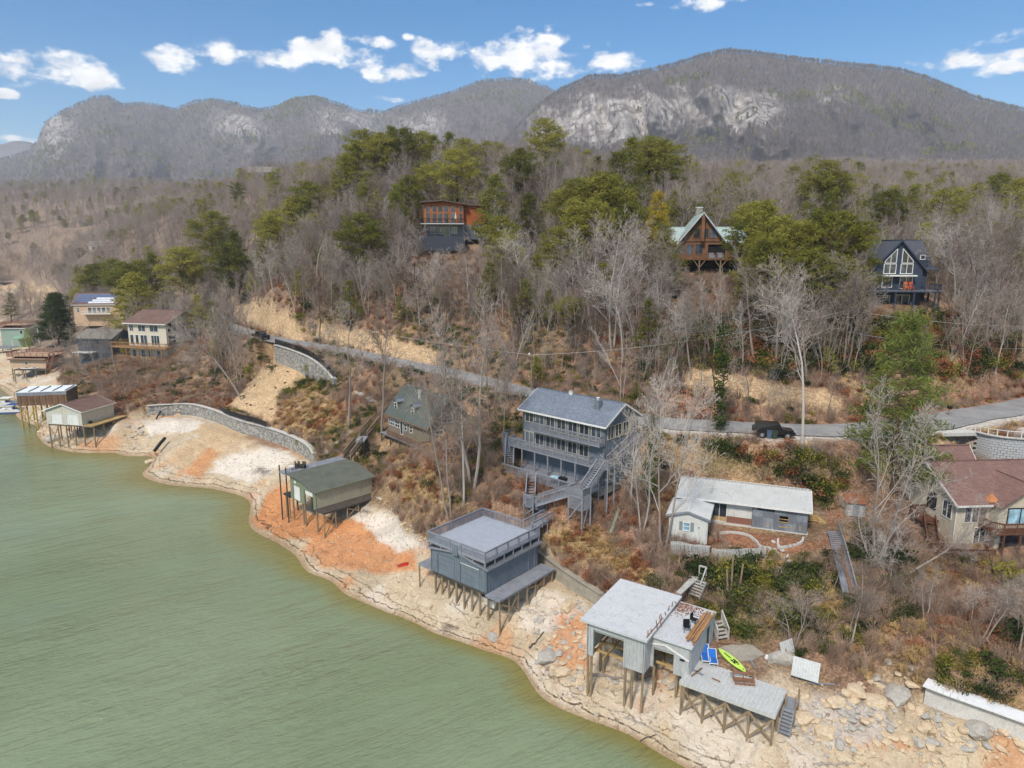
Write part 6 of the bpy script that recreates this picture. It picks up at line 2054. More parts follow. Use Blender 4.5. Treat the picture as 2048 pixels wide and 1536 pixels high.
    b = Place('boathouse', 'peach boathouse with red-brown roof deck at the left edge', 'boathouse', p, -3)
    W, Dp, H = 10.6, 7.5, 2.9
    for a, c in (((0, 0), (W, 0)), ((W, 0), (W, Dp)), ((W, Dp), (0, Dp)), ((0, Dp), (0, 0))): wall(b.o, a, c, 0, H, m_peach, siding='h')
    window(b.o, (0, 0), (W, 0), 4.4, 5.2, 1.2, 1.9, m_white, m_glass)
    MB().slab([(-.3, -.9, H - .2), (W + .3, -.9, H - .2), (W + .3, Dp, H + .5), (-.3, Dp, H + .5)], .15).build('roof', m_shin_brown, b.o)
    deck(b.o, -.6, W + 1.2, -.2, Dp, H + .75, m_peach, red, 'x', .16, 'roof_deck'); railing(b.o, [(-.6, Dp, H + .75), (-.6, -.2, H + .75), (W + 1.2, -.2, H + .75), (W + 1.2, Dp, H + .75), (-.6, Dp, H + .75)], 1.0, red, 1.8, .2)
    deck(b.o, 2.5, W + 1.5, -2.4, -.1, .1, m_mossdeck, None, 'x', .16, 'front_deck')
    stairs(b.o, (W + 1.4, 1.0, H + .7), (W + 2.6, -2.6, .2), 1.1, red, True)
    pile_row(b, [(x, y) for x in (.2, 3.5, 7.0, W) for y in (.2, 3.7, 7.2)] + [(x, -2.2) for x in (2.7, 6, 9, W + 1.3)], 0, .13)
    for j, (x, y, ln) in enumerate(((5.8, -1.4, 3.6), (7.6, -.7, 2.2))):
        q = b.w(x, y)
        k = Place('kayak', 'white kayak on the peach boathouse front deck, the %s one' % ('longer' if j == 0 else 'shorter'), 'kayak', (q[0], q[1], 5.12), 2, 'kayaks on the peach boathouse deck')
        mb = MB(); n = 12; rings = []
        for i in range(n + 1):
            t = -1 + 2 * i / n; w_ = .36 * max(.02, 1 - abs(t) ** 2.4); x_ = ln / 2 * t
            rings.append([(x_, -w_, .26), (x_, -w_ * .6, .0 + .1 * abs(t)), (x_, w_ * .6, .0 + .1 * abs(t)), (x_, w_, .26), (x_, 0, .36)])
        vs = [v for r_ in rings for v in r_]
        mb.add(vs, [(i * 5 + a, i * 5 + (a + 1) % 5, (i + 1) * 5 + (a + 1) % 5, (i + 1) * 5 + a) for i in range(n) for a in range(5)])
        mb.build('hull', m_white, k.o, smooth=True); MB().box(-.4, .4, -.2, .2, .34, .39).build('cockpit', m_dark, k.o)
    # cream house with brown roof
    p = P(262, 716, 9.6)
    b = Place('house', 'cream two-storey house with brown roof and wrap-around timber deck', 'house', p, -16)
    W, Dp, H, HR = 10.6, 12.0, 8.2, 10.4
    top = lambda u: H + (HR - H) * (1 - abs(u / Dp - .5) * 2)
    wall(b.o, (0, 0), (W, 0), -1.5, H, m_cream, siding='h', step=.3); wall(b.o, (W, 0), (W, Dp), -1.5, H, m_cream, siding='h', top=top, step=.3)
    wall(b.o, (W, Dp), (0, Dp), -1.5, H, m_cream, siding=None); wall(b.o, (0, Dp), (0, 0), -1.5, H, m_cream, siding=None, top=top)
    for u0, u1 in ((.5, 1.5), (3.0, 4.9), (6.2, 8.4)): window(b.o, (0, 0), (W, 0), u0, u1, 6.2, 7.5, m_white, m_glass, 2, 1, .09)
    for u0, u1, c in ((.5, 1.4, 1), (2.0, 2.8, 1), (3.4, 5.2, 2), (6.4, 8.6, 3)): window(b.o, (0, 0), (W, 0), u0, u1, 3.2, 5.3, m_white, m_glass, c, 1, .09)
    for u0, u1 in ((.8, 1.7), (3.2, 4.2), (5.2, 6.1), (7.6, 8.4)): window(b.o, (0, 0), (W, 0), u0, u1, .3, 2.0, m_white, m_glass, 1, 2, .09)
    for u0, u1, z0, z1 in ((.5, 3.2, 3.2, 5.3), (.5, 3.2, 6.2, 8.0), (5.3, 6.3, 6.4, 7.6), (5.3, 6.3, 3.6, 5.0), (8.8, 9.8, 3.6, 5.0), (8.8, 10.0, 6.6, 7.8)): window(b.o, (W, 0), (W, Dp), u0, u1, z0, z1, m_white, m_glass, 2 if u1 - u0 > 1.5 else 1, 2, .09)
    gable_roof(b.o, 0, W, 0, Dp, H, HR, m_shin_brown, .9, .7, .18, 'x', fascia=m_white)
    b.o.scale = (1.17, 1.1, 1.2)
    tim = wood('honey_deck', S(178, 138, 96), S(132, 100, 70))
    deck(b.o, -3.0, W + 1.8, -2.6, -.05, 2.9, tim, tim, 'x', .2, 'upper_deck'); railing(b.o, [(-3.0, 4, 2.9), (-3.0, -2.5, 2.9), (W + 1.7, -2.5, 2.9), (W + 1.7, 6, 2.9)], 1.0, tim, 1.8, .22)
    deck(b.o, -1.0, W + 2.4, -2.9, -.05, 0, tim, tim, 'x', .2, 'lower_deck'); railing(b.o, [(-1, -2.8, 0), (W - .6, -2.8, 0)], 1.0, tim, 1.8, .22)
    for x in (-2.8, 1.2, 4.6, 8.0, 11.0): MB().box(x - .09, x + .09, -2.5, -2.3, b.g(x, -2.4) - .4, 2.75).build('deck_post', tim, b.o)
    stairs(b.o, (W + 4.4, 1.5, 2.8), (W + 2.0, -2.4, 0), 1.2, tim, True); deck(b.o, W + 1.8, W + 5.0, 1.5, 4.0, 2.85, tim, tim, 'x', .2, 'stair_landing')
    stairs(b.o, (W + 1.5, -2.9, 0), (W + .4, -5.0, -1.6), 1.2, tim, True); deck(b.o, W - 5.0, W + 2.8, -6.4, -5.0, -1.6, tim, tim, 'x', .2, 'garden_deck')
    # dark blue-grey house
    p = P(160, 722, 7.4)
    dk = paint('dark_teal_siding', S(72, 84, 96), .75, .12)
    b = house('house', 'dark blue-grey house with weathered roof left of the cream house', p, -8, 10.6, 9.0, 6.6, 8.6, dk, m_shin_grey, 'x',
              [(.6, 3.2, 3.6, 5.6, 3, 1), (3.8, 6.6, 3.6, 5.6, 3, 1), (7.2, 9.8, 3.6, 5.6, 3, 1), (.8, 2.2, .4, 2.4, 2, 1), (3.0, 4.4, .4, 2.4, 2, 1), (7.4, 9.4, .4, 2.4, 2, 1)], fascia=dk, ws=.3, siding='h')
    deck(b.o, .0, 6.0, -2.5, -.1, 2.9, m_conc, m_white, 'x', .2, 'deck')
    for x in (.2, 3.0, 5.8): MB().box(x - .08, x + .08, -2.4, -2.24, -1.5, 2.7).build('deck_post', dk, b.o)
    # solar house
    p = P(150, 644, 12.6)
    b = house('house', 'peach house with solar panels on its brown roof', p, 6, 15.5, 10, 6.5, 10.2, m_peach, m_shin_brown, 'x',
              [(1.2, 2.0, 3.6, 5.2, 1, 2), (5.0, 6.2, 3.4, 5.2, 1, 2), (6.6, 7.8, 3.4, 5.2, 1, 2), (8.2, 9.4, 3.4, 5.2, 1, 2), (9.8, 11.0, 3.4, 5.2, 1, 2), (11.4, 12.6, 3.4, 5.2, 1, 2)], ws=.3)
    sol = NT('solar_cells'); sol.color(S(92, 108, 140)); sol.rough(.25)
    s_ = (10.2 - 6.5) / 5
    pm = MB().box(0, 1.55, 0, .95, 0, .06).mesh('solar_panel', sol.m)
    for r_ in range(4):
        for c_ in range(9 if r_ > 1 else 4):
            y = .3 + r_ * 1.1 * math.cos(math.atan(s_)) + (.2 if r_ > 1 else 0)
            link('solar_panel', pm, b.o, (.3 + c_ * 1.6, y + .2, 6.5 + s_ * (y + .2) + .22), (math.atan(s_), 0, 0))
    wm_ = paint('white_array', S(214, 216, 220), .4, .05)
    pw = MB().box(0, 1.55, 0, .95, 0, .06).mesh('white_panel', wm_)
    for r_ in range(3):
        for c_ in range(6 - r_):
            y = .0 + r_ * .9
            link('white_panel', pw, b.o, (5.2 + c_ * 1.6 + r_ * 1.1, y, 6.5 + s_ * y + .24), (math.atan(s_), 0, 0))
    deck(b.o, 3.5, 13.5, -2.2, -.1, 3.1, m_white, m_white, 'x', .2, 'porch'); railing(b.o, [(3.5, -2.1, 3.1), (13.5, -2.1, 3.1)], 1.0, m_white, 2, .3)
    g = gable_roof(b.o, 15.5, 22.0, -1.0, 9.5, 6.6, 10.0, m_shin_brown, .4, .4, .16, 'y', name='wing_roof', fascia=m_white)
    wall(b.o, (15.55, -.8), (21.9, -.8), -1.5, 6.6, m_peach, siding=None, top=lambda u: 6.6 + 3.3 * (1 - abs(u / 6.35 - .5) * 2), name='wing_wall')
    window(b.o, (15.55, -.8), (21.9, -.8), 4.0, 4.7, 4.0, 5.4, m_white, m_glass); window(b.o, (15.55, -.8), (21.9, -.8), 2.9, 3.4, 7.8, 8.4, m_white, m_glass)
    for r_ in range(4):
        for c_ in range(3):
            o = link('solar_panel', pm, b.o, (19.5 + r_ * .85, 1.0 + c_ * 1.65, 9.55 - r_ * .85 + .1), (0, R(46), R(90)))
    # green and white houses at the left edge
    gr = paint('sage_siding', S(150, 168, 152), .7, .08); grr = paint('green_metal_roof', S(136, 172, 148), .5, .08)
    p = P(5, 690, 4.6)
    b = house('house', 'sage green house with green metal awnings at the left edge', p, 4, 9.5, 9, 6.0, 6.9, gr, m_shin_brown, 'x', [(6.6, 7.6, 4.0, 5.2, 1, 1), (6.9, 9.0, .5, 2.6, 3, 1)], ws=.3)
    deck(b.o, 0, 9.5, 0, 7, 7.2, m_peach, red, 'x', .2, 'roof_terrace'); railing(b.o, [(0, 7, 7.2), (0, 0, 7.2), (9.5, 0, 7.2), (9.5, 7, 7.2), (0, 7, 7.2)], 1.0, red, 2, .25)
    MB().slab([(8.8, -.8, 5.0), (13.0, -.8, 7.2), (13.0, 4, 7.2), (8.8, 4, 5.0)], .15).build('awning_roof', grr, b.o)
    MB().slab([(5.2, -3.2, 2.7), (10.2, -3.2, 2.7), (10.2, -.1, 3.4), (5.2, -.1, 3.4)], .15).build('awning_roof', grr, b.o)
    for x in (5.4, 10.0, 12.8): MB().box(x - .08, x + .08, -3.0 if x < 11 else 0, -2.84 if x < 11 else .16, -1, 2.7 if x < 11 else 7).build('awning_post', m_white, b.o)
    deck(b.o, -8, 9, -10, -5, .3, m_slate_l, m_slate_l, 'x', .2, 'water_deck'); railing(b.o, [(-8, -9.9, .3), (9, -9.9, .3)], 1.0, m_rail_g, 2, .3)
    pile_row(b, [(x, -9.5) for x in (-6, -2, 2, 6, 8.8)], .2, .15)
    p = P(24, 622, 4.5)
    b = house('house', 'white house with grey and green roof by the far cove', p, 5, 13, 10, 5.5, 8.0, m_white, m_shin_grey, 'x', [(2, 3.5, 2.5, 4, 2, 1)], ws=.4)
    MB().slab([(10, -3, 4.2), (22, -3, 6.0), (22, 6, 6.8), (10, 6, 5.2)], .2).build('green_porch_roof', grr, b.o)
    MB().box(20.5, 21, -2.8, -2.4, -3, 5.6).box(10.5, 11, -2.8, -2.4, -3, 4.2).build('porch_post', m_white, b.o)
    p = P(2, 575, 4.5)
    b = house('house', 'brown cabin on stilts above the orange far shore', p, 3, 18, 9, 5.0, 6.4, paint('dark_cedar', S(104, 78, 64), .85, .2), shingle('pinkish_roof', S(160, 136, 124)), 'x', [(2, 4.5, 1, 3.5, 2, 1), (7, 9, 1, 3.5, 1, 1)], fascia=m_deckbrown, ws=.5, ov=1.0)
    deck(b.o, -1, 21, -3.5, -.1, .2, m_lumber, m_lumber, 'x', .25, 'deck'); pile_row(b, [(x, -3.2) for x in (0, 4, 8, 12, 16, 20)], .1, .2)
    # buildings glimpsed through the woods
    for (px, py, z, W_, lab, wc, rc) in ((150, 548, 22, 14, 'pale house half hidden in trees behind the solar house', m_cream, m_shin_grey), (185, 560, 21, 9, 'grey roofed garage among trees above the solar house', m_cream, m_shin_grey)):
        p = P(px, py, z)
        house('house', lab, (p.x, p.y, hz(p.x, p.y)), 5, W_, 9, 4.5, 6.5, wc, rc, 'x', [(2, 3.5, 1.5, 3, 1, 1), (5, 6.5, 1.5, 3, 1, 1)], ws=.5)
    p = D(495, 336, 440)
    house('house', 'grey hilltop house glimpsed through the bare trees', (p.x, p.y, hz(p.x, p.y) + 5), 8, 18, 10, 6, 9.5, m_slate_l, m_shin_grey, 'x', [(2, 4, 2, 4.5, 1, 1), (6, 8, 2, 4.5, 1, 1), (10, 12, 2, 4.5, 1, 1), (14, 16, 2, 4.5, 1, 1)], ws=.5, zb=-6)
    p = D(1835, 408, 330)
    house('house', 'far house with tan roof in the woods at upper right', (p.x, p.y, hz(p.x, p.y) + 3), -6, 12, 9, 4, 6.2, m_cream, shingle('tan_roof', S(178, 160, 140)), 'x', [(2, 4, 1, 3, 1, 1)], ws=.5, zb=-5)


left_cluster()


def hill_houses():
    # orange cedar house
    ced = wood('orange_cedar', S(176, 98, 56), S(138, 74, 44), ax=0)
    gm = paint('grey_lower_wall', S(112, 116, 122), .8, .1); nav = paint('charcoal_wall', S(66, 70, 80), .8, .12)
    p = D(848, 447, 163)
    b = Place('house', 'orange cedar house with tall windows and black deck on the hill', 'house', (p.x, p.y, p.z), 3)
    W, Dp, H = 11.6, 8, 4.5
    wall(b.o, (0, 0), (9.2, 0), 0, H, ced, siding='h', step=.25, top=lambda u: H + .35 * min(1, u / 4.6) - .7 * max(0, (u - 4.6) / 4.6))
    wall(b.o, (9.2, 0), (9.2, 1.2), 0, H - .3, ced, siding=None); wall(b.o, (9.2, 1.2), (14.5, 1.2), -3, H - .5, ced, siding='h', step=.25)
    wall(b.o, (0, Dp), (0, 0), 0, H, ced, siding='h', step=.25); wall(b.o, (14.5, 1.2), (14.5, Dp), -3, H - .5, ced, siding=None); wall(b.o, (14.5, Dp), (0, Dp), -3, H - .5, ced, siding=None)
    bt = wood('amber_frame', S(196, 128, 84), S(160, 96, 60))
    for u in (.5, 2.0, 3.35, 4.7, 6.2, 8.2):
        w_ = 1.0 if u < 8 else .8
        window(b.o, (0, 0), (9.2, 0), u, u + w_, .1, 2.3, bt, m_glass, 1, 1, .1); window(b.o, (0, 0), (9.2, 0), u, u + w_, 2.6, 3.9, bt, m_glass, 1, 1, .1)
    rf = paint('flat_brown_roof', S(104, 88, 80), .9, .15)
    MB().slab([(-.9, -1.0, H + .35), (4.6, -1.0, H + .75), (4.6, Dp, H + .75), (-.9, Dp, H + .35)], .22).slab([(4.6, -1.0, H + .75), (10.0, -.8, H - .1), (10.0, Dp, H - .1), (4.6, Dp, H + .75)], .22).slab([(9.6, .4, H - .12), (15.2, .4, H - .35), (15.2, Dp, H - .35), (9.6, Dp, H - .12)], .2).build('roof', rf, b.o)
    deck(b.o, -.6, 9.4, -2.6, -.05, 0, m_slate_l, m_galv, 'x', .2, 'deck'); railing(b.o, [(-.6, -.1, 0), (-.6, -2.5, 0), (9.4, -2.5, 0), (9.4, -.1, 0)], 1.0, m_black, 2, .3)
    wall(b.o, (.4, .3), (14.4, .3), -3.6, -.25, gm, siding=None, name='lower_wall')
    for u in (1.2, 2.8, 6.0, 11.4): window(b.o, (.4, .3), (14.4, .3), u, u + 1.2, -2.2, -.8, m_white, m_glass, 2, 1, .08)
    window(b.o, (.4, .3), (14.4, .3), 4.4, 5.4, -3.0, -.8, m_white, m_glass, 1, 1, .08, .035, 'glass_door')
    for x in (-.4, 3, 6.2, 9.2): MB().box(x - .1, x + .1, -2.5, -2.3, -5.5, -.25).build('deck_post', nav, b.o)
    MB().box(-2.0, 9.5, -3.6, -3.4, -6.2, -3.0).box(-2.0, -1.8, -3.4, 2, -6.2, -3.0).build('retaining_wall', nav, b.o)
    MB().box(-1.7, 9.5, -3.39, .2, -3.5, -3.3).build('patio', m_conc_d, b.o); railing(b.o, [(-1.9, -3.5, -3.0), (4, -3.5, -3.0)], 1.0, m_black, 2, .3)
    q = b.w(7.4, -1.2)
    u = Place('patio_umbrella', 'closed cream patio umbrella on the cedar house deck', 'umbrella', (q[0], q[1], p.z + .02))
    MB().tube((0, 0, 0), (0, 0, 2.6), .04).build('pole', m_black, u.o); MB().tube((0, 0, .9), (0, 0, 2.5), .28, .05, 8).build('folded_canopy', m_cream, u.o)
    # camper beside it
    q = D(1008, 442, 168)
    v = Place('camper_van', 'white camper parked right of the cedar house', 'camper', (q.x, q.y, hz(q.x, q.y)), 8)
    body = MB(); pr = [(-3.2, .5), (3.0, .5), (3.4, .9), (3.3, 1.6), (2.4, 2.9), (-3.2, 3.0)]
    body.add([(x, -1.1, z) for x, z in pr] + [(x, 1.1, z) for x, z in pr], [tuple(range(6)), tuple(range(11, 5, -1))] + [(i + 6, (i + 1) % 6 + 6, (i + 1) % 6, i) for i in range(6)]); body.build('body', m_white, v.o)
    for x in (-2.0, 2.2):
        for y in (-1.0, 1.0): MB().tube((x, y - .12, .45), (x, y + .12, .45), .45, .45, 12).build('wheel', m_black, v.o)
    MB().box(-2.0, -.6, -1.12, -1.1, 1.6, 2.3).box(.4, 1.8, -1.12, -1.1, 1.6, 2.3).build('window', m_glass, v.o)
    # timber lodge
    tm = wood('lodge_timber', S(140, 100, 70), S(96, 68, 50))
    gro = paint('verdigris_metal_roof', S(170, 186, 180), .5, .1, .6, 6, True, .1, .5, .2)
    p = D(1345, 516, 137)
    b = Place('house', 'timber lodge with pale green metal roof behind pines', 'house', (p.x, p.y, p.z), -4)
    W, Dp = 12.6, 10
    lf = lambda u: 3.2 + 5.2 * max(0, 1 - abs(u - 5.4) / 4.2)
    wall(b.o, (0, 0), (W, 0), 0, 3.2, tm, [(6.8, 10.2, .2, 2.6)], siding='h', step=.3)
    wall(b.o, (1.2, -.2), (9.6, -.2), 3.2, 3.4, tm, siding=None, top=lambda u: 3.4 + 5.0 * (1 - abs(u / 8.4 - .5) * 2), name='gable_wall')
    wall(b.o, (0, Dp), (0, 0), 0, 3.2, tm, siding=None); wall(b.o, (W, 0), (W, Dp), 0, 3.2, tm, siding=None)
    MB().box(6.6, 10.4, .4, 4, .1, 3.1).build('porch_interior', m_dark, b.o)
    gable_roof(b.o, -.8, W + 1.5, .6, Dp, 3.2, 6.0, gro, .6, .5, .15, 'x', fascia=tm)
    gable_roof(b.o, 1.2, 9.6, -.9, Dp * .6, 3.4, 8.6, gro, .7, .4, .15, 'y', name='gable_roof', fascia=m_galv)
    MB().box(5.0, 6.2, 4.2, 5.4, 6, 9.8).build('chimney', m_conc_d, b.o); MB().box(4.9, 6.3, 4.1, 5.5, 9.8, 10.0).build('chimney_cap', m_galv, b.o)
    for u0 in (3.0, 4.6, 6.2): window(b.o, (1.2, -.2), (9.6, -.2), u0 - .4, u0 + .8, 3.9, 5.6, tm, m_glass, 1, 1, .12)
    for u0 in (.8, 2.6, 4.4, 10.9): window(b.o, (0, 0), (W, 0), u0, u0 + 1.3, .6, 2.6, tm, m_glass, 1, 1, .12)
    MB().box(5.1, 5.7, -1.3, -.75, 3.3, 8.2).build('gable_truss', tm, b.o)
    deck(b.o, -1.5, W, -3.6, -.05, -.15, tm, tm, 'x', .2, 'deck'); railing(b.o, [(-1.5, -.1, -.15), (-1.5, -3.5, -.15), (W, -3.5, -.15), (W, -.1, -.15)], 1.0, tm, 2.2, .25)
    for x in (.6, 4.6, 8.6, 12.0):
        g_ = b.g(x, -3.4) - .3
        MB().tube((x, -3.4, g_), (x, -3.4, -.3), .14).build('deck_post', m_pile, b.o)
        for s in (-1, 1): MB().beam((x, -3.4, -1.8), (x + s * 1.1, -3.4, -.4), .12, .12).build('knee_brace', m_pile, b.o)
    MB().box(-.5, W, -.2, .3, -4.5, -.3).build('foundation_wall', m_dark, b.o)
    for j, u in enumerate((7.2, 8.8)):
        q = b.w(u, -1.6)
        c = Place('outdoor_armchair', 'pale cushioned armchair on the lodge deck, the %s one' % ('left' if j == 0 else 'right'), 'chair', (q[0], q[1], p.z - .14), -4, 'armchairs on the lodge deck')
        MB().box(-.5, .5, -.45, .45, .15, .5).build('seat', m_slate_l, c.o); MB().box(-.5, .5, .3, .5, .5, 1.15).build('backrest', m_slate_l, c.o)
        for s in (-1, 1): MB().box(s * .5 - .1, s * .5 + .1, -.45, .45, 0, .75).build('arm', m_slate_l, c.o)
    # navy A-frame house
    nv = paint('navy_siding', S(58, 68, 84), .75, .12)
    rf = paint('dark_standing_roof', S(78, 80, 88), .6, .1)
    p = D(1740, 604, 110)
    b = Place('house', 'navy blue gabled house with big white-framed triangular windows', 'house', (p.x, p.y, p.z), -4)
    W, Dp, H = 7.6, 8.0, 5.4
    HR = 9.6
    wall(b.o, (0, 0), (W, 0), -1.5, H, nv, siding='h', step=.22, top=lambda u: H + (HR - H) * (1 - abs(u / W - .5) * 2))
    wall(b.o, (W, 0), (W, Dp), -1.5, H, nv, siding='h', step=.22); wall(b.o, (0, Dp), (0, 0), -1.5, H, nv, siding=None)
    gable_roof(b.o, 0, W, 0, Dp, H, HR, rf, .7, .5, .16, 'y', fascia=nv)
    gable_roof(b.o, -1.2, W + 2.2, 3.0, Dp + 1.5, 6.4, 9.7, rf, .3, .3, .14, 'x', name='cross_roof', fascia=nv)
    wall(b.o, (-1.0, 3.1), (0, 3.1), 0, 6.4, nv, siding=None); wall(b.o, (W, 2.6), (W + 2.0, 2.6), -1.5, 6.6, nv, siding='h', step=.22, name='side_wall')
    window(b.o, (W, 2.6), (W + 2.0, 2.6), .75, 1.35, 6.75, 7.3, m_white, m_glass, 1, 1, .12, .04); window(b.o, (W, 2.6), (W + 2.0, 2.6), .3, 1.1, 3.2, 4.8, m_white, m_glass, 1, 2, .1)
    MB().slab([(W + .5, 1.6, 5.3), (W + 3.6, 1.6, 5.0), (W + 3.6, 6, 6.2), (W + .5, 6, 6.6)], .15).build('porch_roof', rf, b.o)
    sl = (HR - H) / (W / 2)
    for sgn in (-1, 1):                                       # slanted gable glazing
        x0, x1 = W / 2 + sgn * .42, W / 2 + sgn * 2.15
        zlo, zhi = 6.15, lambda x: HR - sl * abs(x - W / 2) - .75
        A, Bx = min(x0, x1), max(x0, x1)
        window(b.o, (0, 0), (W, 0), A, Bx, 4.55, 5.95, m_white, m_glass, 2, 1, .1, .04)
        o = -.09
        fr = MB()
        tri = [(A, o, zlo), (Bx, o, zlo), (Bx, o, zhi(Bx)), (A, o, zhi(A))]
        for q, r in zip(tri, tri[1:] + tri[:1]): fr.beam(q, r, .1, .14, (0, 1, 0))
        xm = (A + Bx) / 2
        fr.beam((xm, o, zlo), (xm, o, zhi(xm)), .08, .1, (0, 1, 0))
        wv = fr.build('gable_window', m_white, b.o)
        g_ = MB(); g_.add([(x, -.045, z) for x, _, z in tri] + [(x, -.03, z) for x, _, z in tri], [(0, 1, 2, 3), (7, 6, 5, 4), (0, 4, 5, 1), (1, 5, 6, 2), (2, 6, 7, 3), (3, 7, 4, 0)]); g_.build('pane', m_glass, wv)
    MB().box(1.3, W - 1.3, -1.2, -.04, 4.1, 4.3).build('awning', m_white, b.o)
    window(b.o, (0, 0), (W, 0), 1.6, 3.0, 2.4, 3.9, m_white, m_glass, 1, 1, .1, .04); window(b.o, (0, 0), (W, 0), 4.3, 6.1, 2.2, 3.95, m_white, m_glass, 2, 1, .1, .04, 'sliding_door')
    window(b.o, (0, 0), (W, 0), 1.0, 2.9, -.9, 1.0, m_white, m_glass, 2, 1, .1, .04); window(b.o, (0, 0), (W, 0), 3.8, 5.9, -1.2, 1.1, m_white, m_glass, 2, 1, .1, .04, 'sliding_door')
    deck(b.o, -.6, W + 2.6, -2.4, -.05, 1.9, m_slate_l, nv, 'x', .16, 'deck'); deck(b.o, W + .05, W + 2.6, -.05, 2.5, 1.9, m_slate_l, nv, 'x', .16, 'side_deck')
    railing(b.o, [(-.6, -2.3, 1.9), (W + 1.4, -2.3, 1.9), (W + 2.5, -1.2, 1.9), (W + 2.5, 2.4, 1.9)], 1.0, nv, 2, .25)
    for x, y in ((-.3, -2.2), (2.8, -2.2), (5.6, -2.2), (W + 1.2, -2.2), (W + 2.4, -1), (W + 2.4, 2.2)): MB().box(x - .1, x + .1, y - .1, y + .1, b.g(x, y) - .4, 1.75).build('deck_post', nv, b.o)
    MB().box(-1.6, -.9, .6, 1.3, 1.0, 6.8).build('chimney', m_conc_d, b.o)
    q = b.w(5.2, -1.0)
    for j in range(2):
        q = b.w(4.9 + j * .8, -.9)
        c = Place('deck_chair', 'orange chair on the navy house deck, the %s one' % ('left' if j == 0 else 'right'), 'chair', (q[0], q[1], p.z + 1.92), -4, 'orange chairs on the navy house deck')
        og = paint('orange_paint_%d' % j, S(206, 120, 54) if j == 0 else S(204, 96, 60))
        MB().box(-.32, .32, -.3, .3, .35, .42).build('seat', og, c.o); MB().beam((-.3, .32, .85), (.3, .32, .85), .06, .95).build('backrest', og, c.o)
        for sx in (-1, 1): MB().box(sx * .28 - .04, sx * .28 + .04, -.3, .3, 0, .6).build('leg', og, c.o)


hill_houses()
# ------------------------------------------------------------------ plants: mesh makers (built 10 m tall, scaled when placed)
class Tree:
    def __init__(self, seed): self.r = random.Random(seed); self.t = MB(); self.c = MB()

    def cone(self, mb, p, q, r0, r1, n):
        if r1 < .006 and n == 3:                              # twig: three-sided spike
            d = (q - p).normalized(); s = d.orthogonal().normalized(); u = d.cross(s)
            mb.add([p + s * r0, p - s * r0 * .5 + u * r0 * .87, p - s * r0 * .5 - u * r0 * .87, q], [(0, 1, 3), (1, 2, 3), (2, 0, 3)])
        else: mb.tube(p, q, r0, r1, n, False)

    def limb(self, p, d, L, r, depth, maxd, up=.12, wob=.18, kids=(11, 6, 5, 4)):
        R_ = self.r
        mb = self.t if depth == 0 else self.c
        nseg = (7, 4, 3, 2, 1)[min(depth, 4)]
        sides = (7, 5, 3, 3, 3)[min(depth, 4)]
        pts = [p]; rad = [r]
        q = p.copy(); dd = d.copy()
        for i in range(nseg):
            w = wob * (.45 if depth == 0 else 1)
            dd = (dd + Vector((R_.gauss(0, w), R_.gauss(0, w), R_.gauss(0, w) + up * (0 if depth == 0 else 1)))).normalized()
            q = q + dd * (L / nseg)
            pts.append(q); rad.append(r * (1 - (i + 1) / nseg * .86) if depth else r * (1 - (i + 1) / nseg * .82))
        for i in range(nseg): self.cone(mb, pts[i], pts[i + 1], rad[i], rad[i + 1], sides)
        if depth >= maxd: return
        n = kids[min(depth, 3)]
        n = max(2, round(n * R_.uniform(.8, 1.25)))
        lo = self.lo if depth == 0 else .18
        for k in range(n):
            t = lo + (1 - lo) * ((k + R_.random()) / n)
            f = min(t * nseg, nseg - 1e-3); i = int(f)
            o = pts[i] + (pts[i + 1] - pts[i]) * (f - i)
            ax = (pts[i + 1] - pts[i]).normalized()
            a = R_.uniform(0, 6.28)
            s = ax.orthogonal().normalized(); u = ax.cross(s)
            spread = (self.spread if depth == 0 else .8) * R_.uniform(.7, 1.25)
            nd = (ax * math.cos(spread) + (s * math.cos(a) + u * math.sin(a)) * math.sin(spread)).normalized()
            rr = rad[i] + (rad[i + 1] - rad[i]) * (f - i)
            if depth == 0: ln = L * self.reach * (1.15 - .75 * t) * R_.uniform(.7, 1.2)
            else: ln = L * (.62 - .25 * t) * R_.uniform(.7, 1.25)
            self.limb(o, nd, ln, max(rr * (.46 if depth == 0 else .6), .013), depth + 1, maxd, up, wob * 1.1, kids)


def bare_tree(seed, mat, maxd=4, kids=(12, 7, 5, 4), lo=.3, spread=.75, reach=.5, fork=1, up=.12, r=.12):
    t = Tree(seed); t.lo, t.spread, t.reach = lo, spread, reach
    if fork == 1: t.limb(Vector((0, 0, -.25)), Vector((t.r.gauss(0, .05), t.r.gauss(0, .05), 1)), 9.2, r, 0, maxd, up, .16, kids)
    else:
        for k in range(fork):
            a = 6.28 * k / fork + t.r.uniform(-.4, .4)
            t.limb(Vector((.1 * math.cos(a), .1 * math.sin(a), -.25)), Vector((.22 * math.cos(a), .22 * math.sin(a), 1)).normalized(), 9.2 * t.r.uniform(.8, 1.05), r * .8, 0, maxd, up, .15, (max(5, kids[0] * 2 // (fork + 1)),) + tuple(kids[1:]))
    return t.t.mesh('trunk', mat), t.c.mesh('crown', mat)


